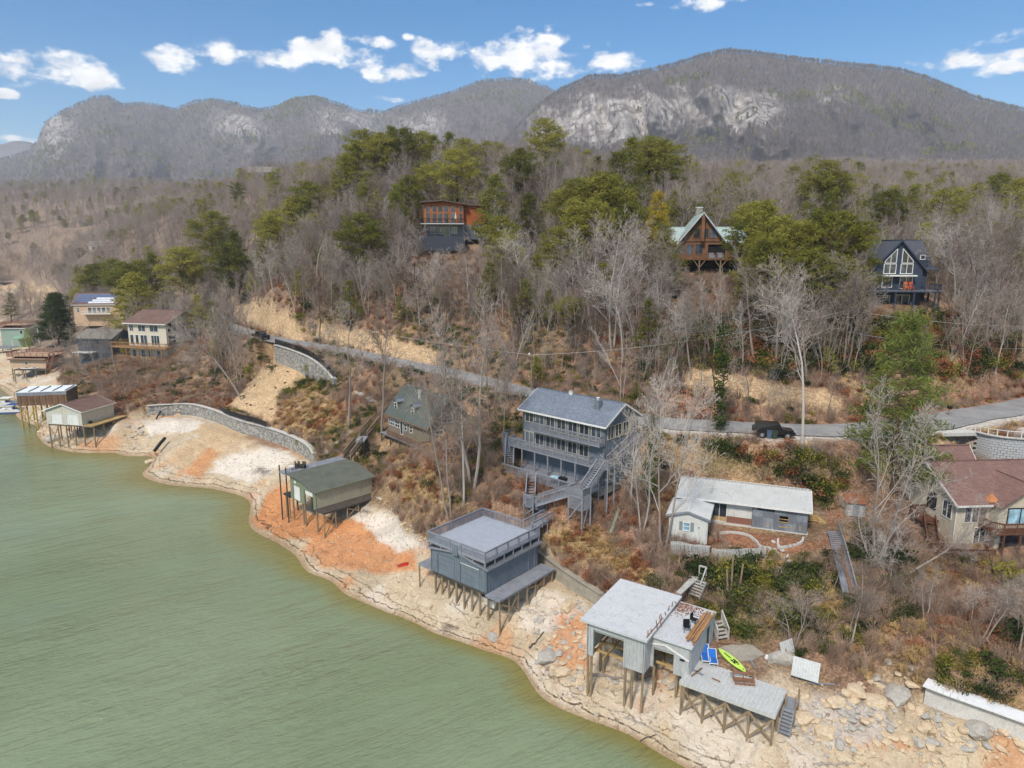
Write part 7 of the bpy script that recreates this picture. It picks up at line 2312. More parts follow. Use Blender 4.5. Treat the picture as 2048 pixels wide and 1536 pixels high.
def cards(seed, centres, n, size, spread, flat=.6, width=.3):
    """needle or leaf tufts: small folded blades around each centre"""
    g = np.random.default_rng(seed)
    c = np.repeat(np.asarray(centres, float), n, 0)
    m = len(c)
    c = c + g.normal(0, 1, (m, 3)) * spread * np.array([1, 1, flat])
    d = g.normal(0, 1, (m, 3)); d[:, 2] = np.abs(d[:, 2]) * .7 + .15
    d /= np.linalg.norm(d, axis=1)[:, None]
    s = np.cross(d, g.normal(0, 1, (m, 3))); s /= np.linalg.norm(s, axis=1)[:, None] + 1e-9
    L = size * g.uniform(.6, 1.3, (m, 1)); w = L * width
    v = np.stack([c - d * L * .5, c + s * w * .5, c + d * L * .5, c - s * w * .5], 1).reshape(-1, 3)
    f = np.arange(4 * m).reshape(-1, 4)
    return v, f


def pine_tree(seed, mat, bark, kind='round', dens=1.0, card=.46):
    """kind round: bare lower trunk and rounded crown; cone: layered white pine"""
    rr = random.Random(seed)
    tb = MB()
    lean = Vector((rr.gauss(0, .03), rr.gauss(0, .03), 1))
    pts = [Vector((lean.x * z + .12 * math.sin(z * .7 + seed), lean.y * z + .1 * math.cos(z * .6 + seed) - .1, z)) for z in np.linspace(-.3, 9.7, 9)]
    tb.path(pts, .15, 7, .02)
    at = lambda z: Vector((np.interp(z, [p.z for p in pts], [p.x for p in pts]), np.interp(z, [p.z for p in pts], [p.y for p in pts]), z))
    cen = []
    z0 = {'round': rr.uniform(3.2, 5.0), 'cone': 1.2, 'low': 2.0}[kind]
    n = int({'round': 62, 'cone': 64, 'low': 74}[kind] * dens)
    for k in range(n):
        t = (k + rr.random()) / n
        z = z0 + (9.8 - z0) * t
        if kind == 'round': ln = 2.8 * math.sin(math.pi * (.16 + .80 * t)) ** .8 * rr.uniform(.55, 1.15)
        else: ln = 2.7 * (1 - t) ** .75 * rr.uniform(.6, 1.15) + .25
        a = k * 2.4 + rr.uniform(-.5, .5)
        rise = rr.uniform(.05, .5) if kind == 'round' else rr.uniform(-.05, .28)
        o = at(z); d = Vector((math.cos(a), math.sin(a), rise))
        e = o + d * ln
        tb.tube(o, e, .035, .01, 3, False)
        m = max(2, int(ln * 2.2))
        for i in range(m):
            f = .35 + .65 * (i + 1) / m
            q = o + d * ln * f + Vector((rr.gauss(0, .16), rr.gauss(0, .16), .08 + rr.gauss(0, .08)))
            cen.append(tuple(q))
    for i in range(3): cen.append((at(9.6).x, at(9.6).y, 9.3 + i * .25))
    v, f = cards(seed, cen, int(24 * dens), card, .28, .5, .17)
    return tb.mesh('trunk', bark), npmesh('crown', v, f, mat, False)


def bush(seed, mat, n=420, size=.11, h=1.0):
    """leafy evergreen shrub, 1 m radius"""
    g = np.random.default_rng(seed)
    cen = []
    for k in range(9):
        a = g.uniform(0, 6.28); r = g.uniform(.1, .65)
        cen.append((r * math.cos(a), r * math.sin(a), g.uniform(.3, .75) * h))
    k = len(cen)
    v, f = cards(seed, cen, n // k, size * 1.7, .26, .8, .55)
    mb = MB()
    for c in cen: mb.tube((0, 0, -.2), c, .03, .008, 3, False)
    return mb.mesh('stem', m_bark_brown), npmesh('foliage', v, f, mat, False)


def join_mesh(name, a, b):
    """one mesh with the two materials of a and b"""
    me = bpy.data.meshes.new(name)
    bm = bmesh.new()
    bm.from_mesh(a); k = len(bm.faces)
    bm.from_mesh(b); bm.faces.ensure_lookup_table()
    for f in bm.faces[k:]: f.material_index = 1
    bm.to_mesh(me); bm.free()
    me.materials.append(a.materials[0]); me.materials.append(b.materials[0])
    return me


BARE = [bare_tree(1, m_bark_pale, 4, (12, 7, 5, 4), .32, .72, .5), bare_tree(2, m_bark_pale, 4, (10, 7, 5, 4), .4, .85, .55), bare_tree(3, m_bark_pale, 4, (9, 7, 5, 4), .25, .6, .45, 2),
        bare_tree(4, m_bark_grey, 4, (12, 7, 5, 4), .35, .8, .48), bare_tree(5, m_bark_grey, 4, (10, 7, 5, 4), .28, .65, .5, 2), bare_tree(6, m_bark_grey, 4, (13, 7, 5, 4), .42, .7, .4),
        bare_tree(7, m_bark_brown, 4, (12, 7, 5, 4), .3, .75, .5), bare_tree(8, m_bark_grey, 4, (11, 7, 5, 4), .2, .62, .5, 3), bare_tree(9, m_bark_pale, 4, (13, 7, 5, 4), .25, .8, .55, 2)]
THIN = [bare_tree(20 + k, m_bark_grey if k else m_bark_pale, 3, (9, 4, 3, 2), .5, .7, .25, 1, .15, .09) for k in range(2)]
PINE = [pine_tree(30 + k, m_pine, m_bark_pine, 'round' if k < 4 else 'low') for k in range(6)]
PINE_Y = pine_tree(41, m_pine_y, m_bark_pine, 'low')
WPINE = pine_tree(52, m_wpine, m_bark_pine, 'cone', 1.25, .40)
HEML = pine_tree(53, m_shrub, m_bark_pine, 'cone', 2.0, .42)
BUSH = [bush(60 + k, m_shrub) for k in range(3)] + [bush(66, m_shrub_y), bush(67, m_rust)]


def put_tree(kind, name, pos, h, rz, label, group, wide=1.0, tilt=(0, 0), cat='tree', lm=None):
    o = bpy.data.objects.new(name, None); COL.objects.link(o)
    o.empty_display_size = .3
    o.location = pos; o.rotation_euler = (tilt[0], tilt[1], rz)
    s = h / 10.0
    o.scale = (s * wide, s * wide, s)
    tag(o, label, cat, group)
    a, b = ('trunk', 'crown') if cat == 'tree' else ('stem', 'foliage')
    link(a, kind[0], o); link(b, kind[1], o)
    return o


def at_px(px, Y):
    d_ = Y / (CP + .04)
    X = (px - 1024) / FPX * Y * 1.0
    # refine so that the foot projects on column px
    for _ in range(4):
        z = hz(X, Y); X = (px - 1024) / FPX * (Y * CP - (z - CAM_H) * SP)
    return Vector((X, Y, hz(X, Y)))


def top_h(p, px, top_py):
    return D(px, top_py, p.y).z - p.z


# ---------------- pines, one by one
PINES = [(690, 215, 285), (708, 222, 264), (735, 225, 258), (762, 222, 268), (790, 228, 252), (815, 224, 258), (845, 226, 264), (872, 220, 272), (905, 222, 264), (930, 215, 278), (955, 226, 290),
         (395, 230, 362), (372, 225, 388), (480, 212, 434), (463, 205, 458), (630, 190, 428), (600, 215, 347), (627, 210, 352), (285, 235, 432), (265, 232, 447), (205, 290, 482), (188, 290, 487), (240, 285, 462), (322, 238, 404),
         (820, 178, 352), (800, 170, 384), (730, 160, 428), (745, 172, 445), (985, 160, 348), (964, 178, 384), (1000, 150, 434), (1040, 178, 300), (1088, 214, 224), (1010, 140, 470), (985, 136, 525), (1040, 122, 590),
         (1062, 162, 388), (1086, 166, 402), (1130, 160, 374), (1160, 155, 334), (1195, 152, 326), (1230, 168, 303), (1255, 172, 278), (1290, 178, 274), (1320, 180, 284), (1150, 142, 398), (1180, 140, 404), (1212, 150, 344),
         (1120, 136, 455), (1136, 114, 592), (1152, 116, 606), (1265, 146, 404), (1345, 152, 376), (1365, 154, 396), (1292, 150, 420), (1502, 140, 404), (1524, 112, 402), (1560, 108, 432), (1590, 106, 448), (1612, 108, 420),
         (1640, 107, 428), (1672, 108, 424), (1700, 109, 446), (1512, 106, 482), (1546, 104, 500), (1602, 102, 500), (1652, 102, 508), (1688, 103, 520), (1762, 150, 382), (1640, 172, 322), (1655, 176, 344), (1740, 160, 424),
         (1880, 190, 384), (1990, 215, 348), (2035, 205, 356), (1905, 220, 372), (1480, 146, 420), (430, 236, 398), (540, 208, 420), (915, 178, 300), (860, 190, 330), (560, 220, 400), (1328, 124, 446), (1484, 122, 440), (1722, 118, 470), (1715, 112, 500)]
rr5 = random.Random(11)
ORD = ['leftmost', 'second', 'third', 'fourth', 'fifth', 'sixth', 'seventh', 'eighth', 'ninth', 'tenth'] + ['%dth' % k for k in range(11, 40)]
zcount = {}
for i, (px, Y, tp) in enumerate(sorted(PINES)):
    p = at_px(px, Y)
    h = min(max(top_h(p, px, tp), 6.0), 22)
    zone = ('on the hilltop left of centre' if px < 1000 and tp < 300 else 'on the left wooded slope' if px < 700 else 'around the cedar house' if px < 1020 else 'in the middle pine stand' if px < 1300 else 'around the timber lodge' if px < 1720 else 'on the right wooded slope')
    k = zcount.get(zone, 0); zcount[zone] = k + 1
    put_tree(PINE[(i * 7) % 6], 'pine_tree', p, h, rr5.uniform(0, 6.28), 'olive green pine %s, %s' % (zone, ORD[0] if k == 0 else ORD[k] + ' from the left'), 'pines ' + zone, rr5.uniform(.95, 1.25) * (1.2 if h < 12 else 1.0))
p = at_px(1312, 138)
put_tree(PINE_Y, 'pine_tree', p, top_h(p, 1312, 382), 1.0, 'yellowing pine just left of the timber lodge', None, .8)
p = G(1776, 985)
put_tree(WPINE, 'white_pine', p, top_h(p, 1790, 626), .4, 'tall feathery white pine between the cottage and beige house', None, .95)
p = G(115, 692)
put_tree(HEML, 'hemlock', p, top_h(p, 115, 586), 2.0, 'dark dense conifer left of the solar house', None, 1.25)
p = G(58, 700)
put_tree(WPINE, 'spruce', p, 7.5, 1.0, 'small blue-green spruce by the sage green house', None, 1.0)
p = at_px(285, 205)
put_tree(PINE[5], 'cypress', p, top_h(p, 285, 545), 1.2, 'broad yellow-green conifer behind the cream house', None, 1.5)

# ---------------- bare trees picked out from the photograph: foot pixel, top pixel
NOTED = [(697, 860, 612, 0, 'pale bare tree beside the stone steps', 1.0, (0, 0)), (763, 868, 608, 5, 'straight bare tree at the left corner of the cabin', .8, (0, 0)),
         (945, 972, 598, 2, 'big pale forked tree left of the lake house', 1.0, (0, 0)), (900, 1034, 716, 4, 'grey twin-stemmed tree in front of the cabin', .8, (0, 0)), (927, 1012, 690, 0, 'slender pale tree between the cabin and lake house', .7, (0, 0)),
         (1326, 1100, 742, 8, 'pale many-branched tree left of the cottage', .75, (0, 0)), (1262, 1005, 760, 1, 'pale tree at the right corner of the lake house', .7, (0, 0)), (1284, 1060, 800, 2, 'pale forked tree between the lake house and cottage', .8, (0, 0)),
         (1604, 905, 536, 1, 'tall pale tree standing by the lane right of the black jeep', .75, (0, 0)), (1757, 1128, 786, 2, 'silver forked tree in front of the white pine', .95, (0, 0)),
         (482, 800, 600, 1, 'leaning white-barked tree left of the tan terraced slope', .8, (0, -.5)), (470, 772, 612, 0, 'thin upright tree right of the cream house', .5, (0, 0)), (206, 782, 640, 4, 'leaning bare tree in front of the dark house', 1.0, (0, -.35)),
         (236, 752, 640, 3, 'bare tree in front of the cream house deck', .9, (0, -.25)), (1585, 1296, 1160, 4, 'small spreading bare tree above the ribbed metal fence', 1.3, (0, 0)), (1700, 1300, 1130, 3, 'small bare tree on the lower right bank', 1.0, (0, .2)),
         (1960, 1290, 1140, 4, 'small bare tree near the lower right edge', 1.0, (0, .2)), (2035, 1320, 1150, 3, 'bare sapling at the far right bank', 1.0, (0, .15)), (1905, 625, 432, 1, 'pale spreading tree right of the navy house', 1.0, (0, 0)),
         (1990, 745, 575, 0, 'pale tree by the right bend of the lane', .9, (0, 0)), (1225, 700, 430, 8, 'white-limbed tree in the middle of the hillside', 1.0, (0, 0)), (1180, 640, 440, 2, 'white-limbed forked tree below the middle pine stand', 1.0, (0, 0)),
         (1260, 640, 450, 0, 'white-limbed tree left of the lodge', .9, (0, 0)), (870, 640, 500, 1, 'crooked tree on the slope below the cedar house', 1.0, (0, .2)), (905, 400, 285, 0, 'pale tree rising behind the cedar house', .8, (0, 0)), (880, 402, 290, 2, 'pale forked tree behind the cedar house roof', .8, (0, 0)),
         (980, 845, 640, 4, 'grey tree behind the lake house', .8, (0, 0)), (1005, 900, 700, 3, 'grey tree at the left end of the lake house', .8, (0, 0)), (640, 690, 560, 6, 'brown tree above the cut bank', 1.0, (0, 0))]
for i, (bx, by, ty, k, lab, wd, tl) in enumerate(NOTED):
    p = G(bx, by)
    h = min(max(top_h(p, bx, ty), 4.0), 26)
    put_tree(BARE[k], 'bare_tree', p, h, i * 1.3 if tl == (0, 0) else 0.0, lab, None, wd, tl)
# fallen silver tree and ivy-clad trunk
p = G(1806, 1155)
put_tree(BARE[0], 'bare_tree', p, 10.5, 0, 'silver dead tree leaning right across the beige house', None, .9, (0, .85))
p = G(1752, 1135)
o = put_tree(BARE[8], 'bare_tree', p, 6.5, 2.0, 'low silver thicket of drooping branches at the foot of the forked tree', None, 1.9)


def ivy_tree(bx, by, ty, lab):
    p = G(bx, by)
    h = top_h(p, bx, ty)
    o = put_tree(THIN[1], 'ivy_tree', p, h, .3, lab, None, 1.1)
    g = np.random.default_rng(bx)
    zs = g.uniform(.2, 8.4, 150); a = g.uniform(0, 6.28, 150); r = .10 + .55 * np.abs(np.sin(zs * 1.1)) * g.uniform(.2, 1, 150) * np.where(zs > 4, 1.3, .7)
    v, f = cards(bx, np.stack([r * np.cos(a), r * np.sin(a), zs], 1), 16, .16, .16, 1.2, .7)
    link('ivy', npmesh('ivy', v, f, m_ivy, False), o)


ivy_tree(1437, 862, 605, 'ivy-covered trunk standing below the lane left of the black jeep')
ivy_tree(1300, 1000, 800, 'ivy-covered tree right of the lake house stairs')

# ---------------- many more bare trees on the slopes
KEEP = [(1030, 765, 1262, 1010, 84), (1720, 470, 1890, 610, 112), (1350, 425, 1500, 560, 138), (835, 395, 965, 495, 165), (240, 600, 415, 735, 175), (560, 905, 745, 1060, 90), (850, 1000, 1080, 1210, 66),
        (1340, 935, 1645, 1130, 72), (1830, 860, 2048, 1120, 70), (130, 575, 250, 660, 240), (0, 590, 130, 900, 130), (1160, 1140, 1600, 1440, 55), (1490, 820, 1600, 900, 84), (560, 660, 1000, 770, 150), (1700, 770, 2048, 890, 88), (280, 800, 640, 920, 110)]
taken = []
ZN = [([(150, 560), (430, 470), (640, 470), (660, 640), (440, 620), (260, 640), (140, 600)], 60, 'on the left wooded slope'),
      ([(620, 420), (850, 420), (860, 690), (640, 640)], 50, 'on the slope left of the cedar house'),
      ([(860, 500), (1330, 520), (1330, 770), (1050, 720), (860, 690)], 46, 'on the middle of the hillside'),
      ([(1330, 560), (1720, 600), (2048, 560), (2048, 740), (1700, 780), (1330, 770)], 40, 'above the right stretch of the lane'),
      ([(960, 380), (1340, 380), (1340, 480), (960, 480)], 22, 'among the middle pine stand'), ([(1480, 400), (2048, 420), (2048, 560), (1900, 560), (1720, 460), (1500, 470)], 34, 'on the right wooded slope'),
      ([(330, 650), (470, 690), (460, 780), (330, 770)], 12, 'in the thicket right of the cream house'), ([(780, 900), (1000, 950), (960, 1040), (880, 1010)], 3, 'on the bank below the cabin'),
      ([(1400, 890), (1680, 900), (1680, 960), (1400, 920)], 5, 'on the bank above the cottage'), ([(1640, 1150), (2048, 1150), (2048, 1320), (1660, 1330)], 9, 'on the lower right bank'), ([(640, 745), (760, 770), (750, 800), (660, 780)], 3, 'below the lane near the stone wall')]
NB = []
for poly, n, zl in ZN:
    xs = [q[0] for q in poly]; ys = [q[1] for q in poly]
    k = 0; tries = 0
    while k < n and tries < n * 14:
        tries += 1
        x, y = rr5.uniform(min(xs), max(xs)), rr5.uniform(min(ys), max(ys))
        if not inpoly(np.array([x]), np.array([y]), poly)[0]: continue
        p = G(x, y)
        if any((p - q).length < 2.6 for q in taken): continue
        if roaddist(np.array([p.x]), np.array([p.y]))[0][0] < 4.2: continue
        h = rr5.uniform(8.5, 15.5) if 'bank' not in zl else rr5.uniform(3.5, 6)
        hp = h * FPX / p.y
        x0, x1, y0, y1 = x - hp * .22, x + hp * .22, y - hp, y
        bad = False
        for (a, b, c, d, dist) in KEEP:
            if p.y < dist + 6 and x1 > a and x0 < c and y1 > b and y0 < d:
                ov = (min(x1, c) - max(x0, a)) * (min(y1, d) - max(y0, b)) / ((x1 - x0) * (y1 - y0))
                if ov > .12: bad = True
        for pl in FOOT:
            if (Vector((pl.loc.x, pl.loc.y)) - Vector((p.x, p.y))).length < 4: bad = True
        if bad: continue
        taken.append(p); k += 1
        kd = rr5.choice((0, 1, 2, 3, 3, 4, 4, 5, 5, 6, 6, 7))
        NB.append((('tall' if h > 13 else 'mid-sized' if h > 10.5 else 'small'), ('pale' if kd < 3 else 'brown' if kd == 6 else 'grey'), zl, x, p, h, kd))
NB.sort(key=lambda q: (q[2], q[0], q[1], q[3]))
seen = {}
for sz, tone, zl, x, p, h, kd in NB:
    key = '%s %s leafless tree %s' % (sz, tone, zl)
    k = seen.get(key, 0); seen[key] = k + 1
    put_tree(BARE[kd], 'bare_tree', p, h, rr5.uniform(0, 6.28), '%s, %s' % (key, ORD[0] if k == 0 else ORD[k] + ' from the left'), 'leafless trees ' + zl, rr5.uniform(.8, 1.2))

# ---------------- shrubs worth naming: foot pixel, radius, kind
SHR = [(370 + 210, 790, 1.7, 3, 'bright green spreading shrub beside the tan terraced slope'), (286, 748, 1.6, 0, 'round dark shrub below the cream house deck'), (308, 750, .9, 1, 'small dark shrub right of the round one below the deck'),
       (244, 805, 1.5, 1, 'dark shrub right of the pale tan boathouse roof'), (330, 775, 1.2, 2, 'dark shrub left end above the stone wall'), (350, 790, 1.3, 0, 'dark shrub above the stone wall'), (620, 742, 1.8, 3, 'yellow-green bushes at the top of the tan slope'),
       (625, 850, 1.2, 2, 'dark evergreen bush above the stone wall right end'), (655, 830, 1.1, 0, 'evergreen bush left of the stone steps'), (1935, 1130, 1.2, 0, 'clipped dark bush before the beige house'), (2020, 1165, 2.0, 3, 'green bush at the right edge below the beige house'),
       (1410, 1150, 1.5, 0, 'dark bush against the picket fence'), (1470, 1150, 1.4, 1, 'leafy bush at the fence corner'), (1510, 1120, 1.2, 2, 'leafy bush right of the picket fence'), (1480, 1270, 1.8, 0, 'green bush above the paddle board'), (1310, 1175, 1.4, 1, 'dark bush behind the pale boathouse'),
       (690, 720, 1.3, 0, 'dark bush below the lane'), (740, 735, 1.4, 1, 'evergreen hedge clump below the lane'), (770, 742, 1.4, 2, 'evergreen hedge clump beside the lane'), (900, 770, 1.2, 3, 'yellow-green bush beside the lane'), (860, 975, 1.3, 0, 'dark bush on the bank below the cabin'),
       (1640, 985, 2.2, 3, 'yellow-green bush behind the cottage'), (1600, 965, 1.8, 0, 'dark bush behind the cottage roof'), (1560, 950, 1.5, 1, 'dark bush left of the bank stairs'), (1720, 1120, 1.8, 0, 'evergreen clump right of the plank walkway'), (1790, 1130, 1.8, 1, 'dark evergreen clump under the silver tree'),
       (2040, 1290, 2.2, 1, 'dark green bush at the lower right edge'), (1990, 1350, 1.6, 0, 'low green bush above the white seawall'), (1850, 640, 2.4, 0, 'dark rhododendron below the navy house'), (1770, 660, 2.4, 1, 'rhododendron mass below the navy house, left part'), (1700, 680, 2.2, 2, 'rhododendron by the utility pole'),
       (1830, 690, 2.2, 3, 'yellow-green bush below the navy house'), (1560, 760, 2.2, 0, 'dark rhododendron above the lane cut'), (1480, 740, 2.0, 1, 'rhododendron left of the lane cut'), (1290, 740, 2.0, 0, 'evergreen bush above the lane behind the lake house'), (620, 620, 2.6, 2, 'dark evergreen bush above the cut bank'),
       (600, 640, 2.2, 3, 'olive bush hanging over the cut bank'), (700, 600, 2.4, 0, 'dark bush on the slope above the cut bank'), (545, 740, 1.6, 0, 'dark shrub left of the tan slope'), (500, 745, 1.8, 3, 'olive shrub in the thicket'), (430, 750, 1.8, 1, 'dark shrub in the thicket')]
for i, (x, y, r_, k, lab) in enumerate(SHR):
    p = G(x, y)
    put_tree(BUSH[k], 'shrub', p, 10 * r_ * rr5.uniform(.85, 1.0), i * 1.1, lab, None, 1.05, (0, 0), 'shrub')
# planted tufts on the terraced slope
for i in range(22):
    x, y = rr5.uniform(480, 600), rr5.uniform(722, 822)
    if abs((x - 600) + (y - 725) * 1.15) > 60: continue
    p = G(x, y)
    put_tree(BUSH[0], 'shrub', p, 3.4, i, 'small planted tuft on the tan terraced slope', 'planted tufts on the terraced slope', 1.1, (0, 0), 'shrub')

# ------------------------------------------------------------------ masses of vegetation: scattered by geometry nodes
def scatter(name, pts, scl_, rot, idx, meshes, label):
    """pts (n,3); meshes: list of mesh data; one object, instances by index"""
    n = len(pts)
    if not n: return
    col = bpy.data.collections.new(name + '_source')
    for i, me in enumerate(meshes):
        o = bpy.data.objects.new('%s_%02d' % (name, i), me); col.objects.link(o)
    me = bpy.data.meshes.new(name)
    me.vertices.add(n); me.vertices.foreach_set('co', np.asarray(pts, np.float32).ravel())
    a = me.attributes.new('scl', 'FLOAT', 'POINT'); a.data.foreach_set('value', np.asarray(scl_, np.float32))
    a = me.attributes.new('rot', 'FLOAT_VECTOR', 'POINT'); a.data.foreach_set('vector', np.asarray(rot, np.float32).ravel())
    a = me.attributes.new('idx', 'INT', 'POINT'); a.data.foreach_set('value', np.asarray(idx, np.int32))
    me.update()
    o = link(name, me)
    tag(o, label, None, None, 'stuff')
    t = bpy.data.node_groups.new(name, 'GeometryNodeTree')
    t.interface.new_socket('Geometry', in_out='INPUT', socket_type='NodeSocketGeometry')
    t.interface.new_socket('Geometry', in_out='OUTPUT', socket_type='NodeSocketGeometry')
    gi, go = t.nodes.new('NodeGroupInput'), t.nodes.new('NodeGroupOutput')
    ip = t.nodes.new('GeometryNodeInstanceOnPoints'); ci = t.nodes.new('GeometryNodeCollectionInfo')
    ci.inputs['Collection'].default_value = col; ci.inputs['Separate Children'].default_value = True; ci.inputs['Reset Children'].default_value = True
    ip.inputs['Pick Instance'].default_value = True

    def attr(nm, ty):
        k = t.nodes.new('GeometryNodeInputNamedAttribute'); k.data_type = ty; k.inputs['Name'].default_value = nm
        return k.outputs['Attribute']
    t.links.new(gi.outputs[0], ip.inputs['Points']); t.links.new(ci.outputs[0], ip.inputs['Instance'])
    t.links.new(attr('idx', 'INT'), ip.inputs['Instance Index']); t.links.new(attr('scl', 'FLOAT'), ip.inputs['Scale'])
    er = t.nodes.new('FunctionNodeEulerToRotation'); t.links.new(attr('rot', 'FLOAT_VECTOR'), er.inputs[0]); t.links.new(er.outputs[0], ip.inputs['Rotation'])
    t.links.new(ip.outputs[0], go.inputs[0])
    m = o.modifiers.new('scatter', 'NODES'); m.node_group = t
    return o


def rots(n, tilt=.06):
    return np.stack([rng.normal(0, tilt, n), rng.normal(0, tilt, n), rng.uniform(0, 6.28, n)], 1)


def polar_points(n, r0, r1, a0=-50, a1=50, power=1.0):
    a = np.radians(rng.uniform(a0, a1, n)); u = rng.uniform(0, 1, n)
    r = (r0 ** (2 * power) + u * (r1 ** (2 * power) - r0 ** (2 * power))) ** (1 / (2 * power))
    return r * np.sin(a), r * np.cos(a)


FP = np.array([(f.loc.x, f.loc.y) for f in FOOT])


def clear_of(X, Y, rad=5.0):
    ok = np.ones(len(X), bool)
    for f in FOOT:
        if f.o.get('category') in ('house', 'boathouse'):
            c, s = math.cos(f.rz), math.sin(f.rz)
            lx = c * (X - f.loc.x) + s * (Y - f.loc.y); ly = -s * (X - f.loc.x) + c * (Y - f.loc.y)
            ok &= ~((lx > -3.2) & (lx < 15.5) & (ly > -4.5) & (ly < 9.5))
    return ok


def in_zone(px, py, polys):
    m = np.zeros(len(px), bool)
    for q in polys: m |= inpoly(px, py, q)
    return m


OPEN = [[(455, 812), (545, 715), (640, 735), (560, 790), (545, 852)], [(1420, 1045), (1700, 1020), (1700, 1110), (1480, 1110)], [(452, 592), (600, 640), (612, 690), (470, 640)], [(640, 646), (870, 700), (880, 738), (630, 676)], [(1370, 735), (1690, 790), (1690, 826), (1370, 770)],
        [(1400, 1270), (1560, 1270), (1600, 1350), (1380, 1350)], [(0, 560), (115, 570), (110, 612), (0, 625)]]


def forest():
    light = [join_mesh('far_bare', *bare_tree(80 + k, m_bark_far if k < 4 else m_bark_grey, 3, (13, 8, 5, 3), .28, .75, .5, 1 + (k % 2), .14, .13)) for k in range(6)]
    lp = [join_mesh('far_pine', *pine_tree(90 + k, m_pine, m_bark_pine, 'round' if k else 'low', .6, .6)) for k in range(3)]
    X, Y = polar_points(26000, 150, 1500, -48, 48, .62)
    Z = height(X, Y)
    px, py = pix(X, Y, Z)
    r = np.hypot(X, Y)
    ok = (Z > 6) & clear_of(X, Y, 9) & (px > -120) & (px < 2170)
    ok &= ~in_zone(px, py, OPEN)
    m = r < 330
    d = np.full(len(X), 99.0); d[m] = roaddist(X[m], Y[m])[0]; ok &= d > 5
    # keep views to the houses open
    for (a, b, c, dd, dist) in KEEP: ok &= ~((Y < dist + 4) & (px > a - 10) & (px < c + 10) & (py > b) & (py < dd + 90))
    # between the lane and about 230 m the single trees do the job
    ok &= (r > 215) | (rng.uniform(0, 1, len(X)) < .35) & (r > 150)
    X, Y, Z, r, px = X[ok], Y[ok], Z[ok], r[ok], px[ok]
    n = len(X)
    pine = rng.uniform(0, 1, n) < np.where(r < 320, .10, .05) + .10 * (fbm(X / 60, Y / 60, 2, 7) > .18)
    idx = np.where(pine, 6 + rng.integers(0, 3, n), rng.integers(0, 6, n))
    s = np.where(pine, rng.uniform(1.0, 1.6, n), rng.uniform(1.0, 1.65, n))
    scatter('distant_woods', np.stack([X, Y, Z - .2], 1), s, rots(n), idx, light + lp, 'brown leafless woods covering the hills beyond the houses')
    return n


NF = forest()


def thicket():
    """saplings and slim trees filling the slope between the lane and the hilltop"""
    sap = [join_mesh('sapling', *bare_tree(120 + k, (m_bark_grey, m_bark_pale, m_bark_brown)[k % 3], 3, (10, 6, 4, 3), .3, .65, .38, 1 + k % 2, .16, .085)) for k in range(5)]
    yp = [join_mesh('young_pine', *pine_tree(130, m_pine, m_bark_pine, 'low', .6, .6))]
    X, Y = polar_points(9000, 84, 245, -46, 46, .9)
    Z = height(X, Y); px, py = pix(X, Y, Z)
    d, _, side = roaddist(X, Y)
    ok = (d > 4.5) & ((side < 0) | (px < 470) & (py < 780)) & (Z > 9) & clear_of(X, Y) & (px > -60) & (px < 2110)
    ok &= ~in_zone(px, py, OPEN)
    h = rng.uniform(.35, 1.15, len(X))
    top = py - h * 10 * FPX / np.maximum(Y, 1)
    for (a, b, c, dd, dist) in KEEP: ok &= ~((Y < dist + 3) & (px > a - 8) & (px < c + 8) & (py > b) & (top < dd - 4))
    X, Y, Z, h = X[ok], Y[ok], Z[ok], h[ok]
    n = len(X)
    idx = np.where(rng.uniform(0, 1, n) < .06, 5, rng.integers(0, 5, n))
    scatter('slope_thicket', np.stack([X, Y, Z - .1], 1), h, rots(n, .08), idx, sap + yp, 'grey saplings and slim bare trees filling the slope above the lane')


thicket()


def mountain_trees(V, rock, n, name, label, smin, smax):
    """tiny trees over a mountain side, thinner on rock, thick along the crest"""
    nc, nr = V.shape[:2]
    g = np.random.default_rng(nc + n)
    i = g.uniform(0, nc - 1.001, n); j = g.uniform(0, 1, n) ** .75 * (nr - 1.001)
    k = int(n * .10)
    j[:k] = nr - 1.01 - g.uniform(0, 1.2, k)
    i0, j0 = i.astype(int), j.astype(int); fi, fj = (i - i0)[:, None], (j - j0)[:, None]
    p = V[i0, j0] * (1 - fi) * (1 - fj) + V[i0 + 1, j0] * fi * (1 - fj) + V[i0, j0 + 1] * (1 - fi) * fj + V[i0 + 1, j0 + 1] * fi * fj
    ok = g.uniform(0, 1, n) > rock[i0, j0] * .93
    p = p[ok]
    m = len(p)
    ms = []
    for q in range(4):
        rr = random.Random(q + 5); mb = MB()
        mb.tube((0, 0, -.6), (0, 0, 6), .22, .1, 4, False)
        for b in range(26):
            a = rr.uniform(0, 6.28); z = rr.uniform(2.5, 7); L = rr.uniform(1.6, 3.6)
            o = Vector((0, 0, z)); e = o + Vector((math.cos(a) * L * .75, math.sin(a) * L * .75, L * .85))
            s = Vector((-math.sin(a), math.cos(a), 0)) * .16
            mb.add([o + s, o - s, e], [(0, 1, 2)])
            mb.add([o + Vector((0, 0, .2)), o - Vector((0, 0, .2)), e + Vector((.3, .3, -.4))], [(0, 1, 2)])
        ms.append(mb.mesh('ridge_tree', m_bark_mtn))
    v, f = cards(3, [(0, 0, z) for z in (3, 4.2, 5.4, 6.6, 7.6, 8.4)], 16, 1.8, .8, .6, .5)
    ms.append(npmesh('ridge_pine', v, f, m_pine, False))
    pn = (fbm(p[:, 0] / 260, p[:, 1] / 260 + p[:, 2] / 90, 3, 77) > .30) | (g.uniform(0, 1, m) < .025)
    idx = np.where(pn, 4, g.integers(0, 4, m))
    scatter(name, p - np.array([0, 0, .5]), g.uniform(smin, smax, m), rots(m, .05), idx, ms, label)


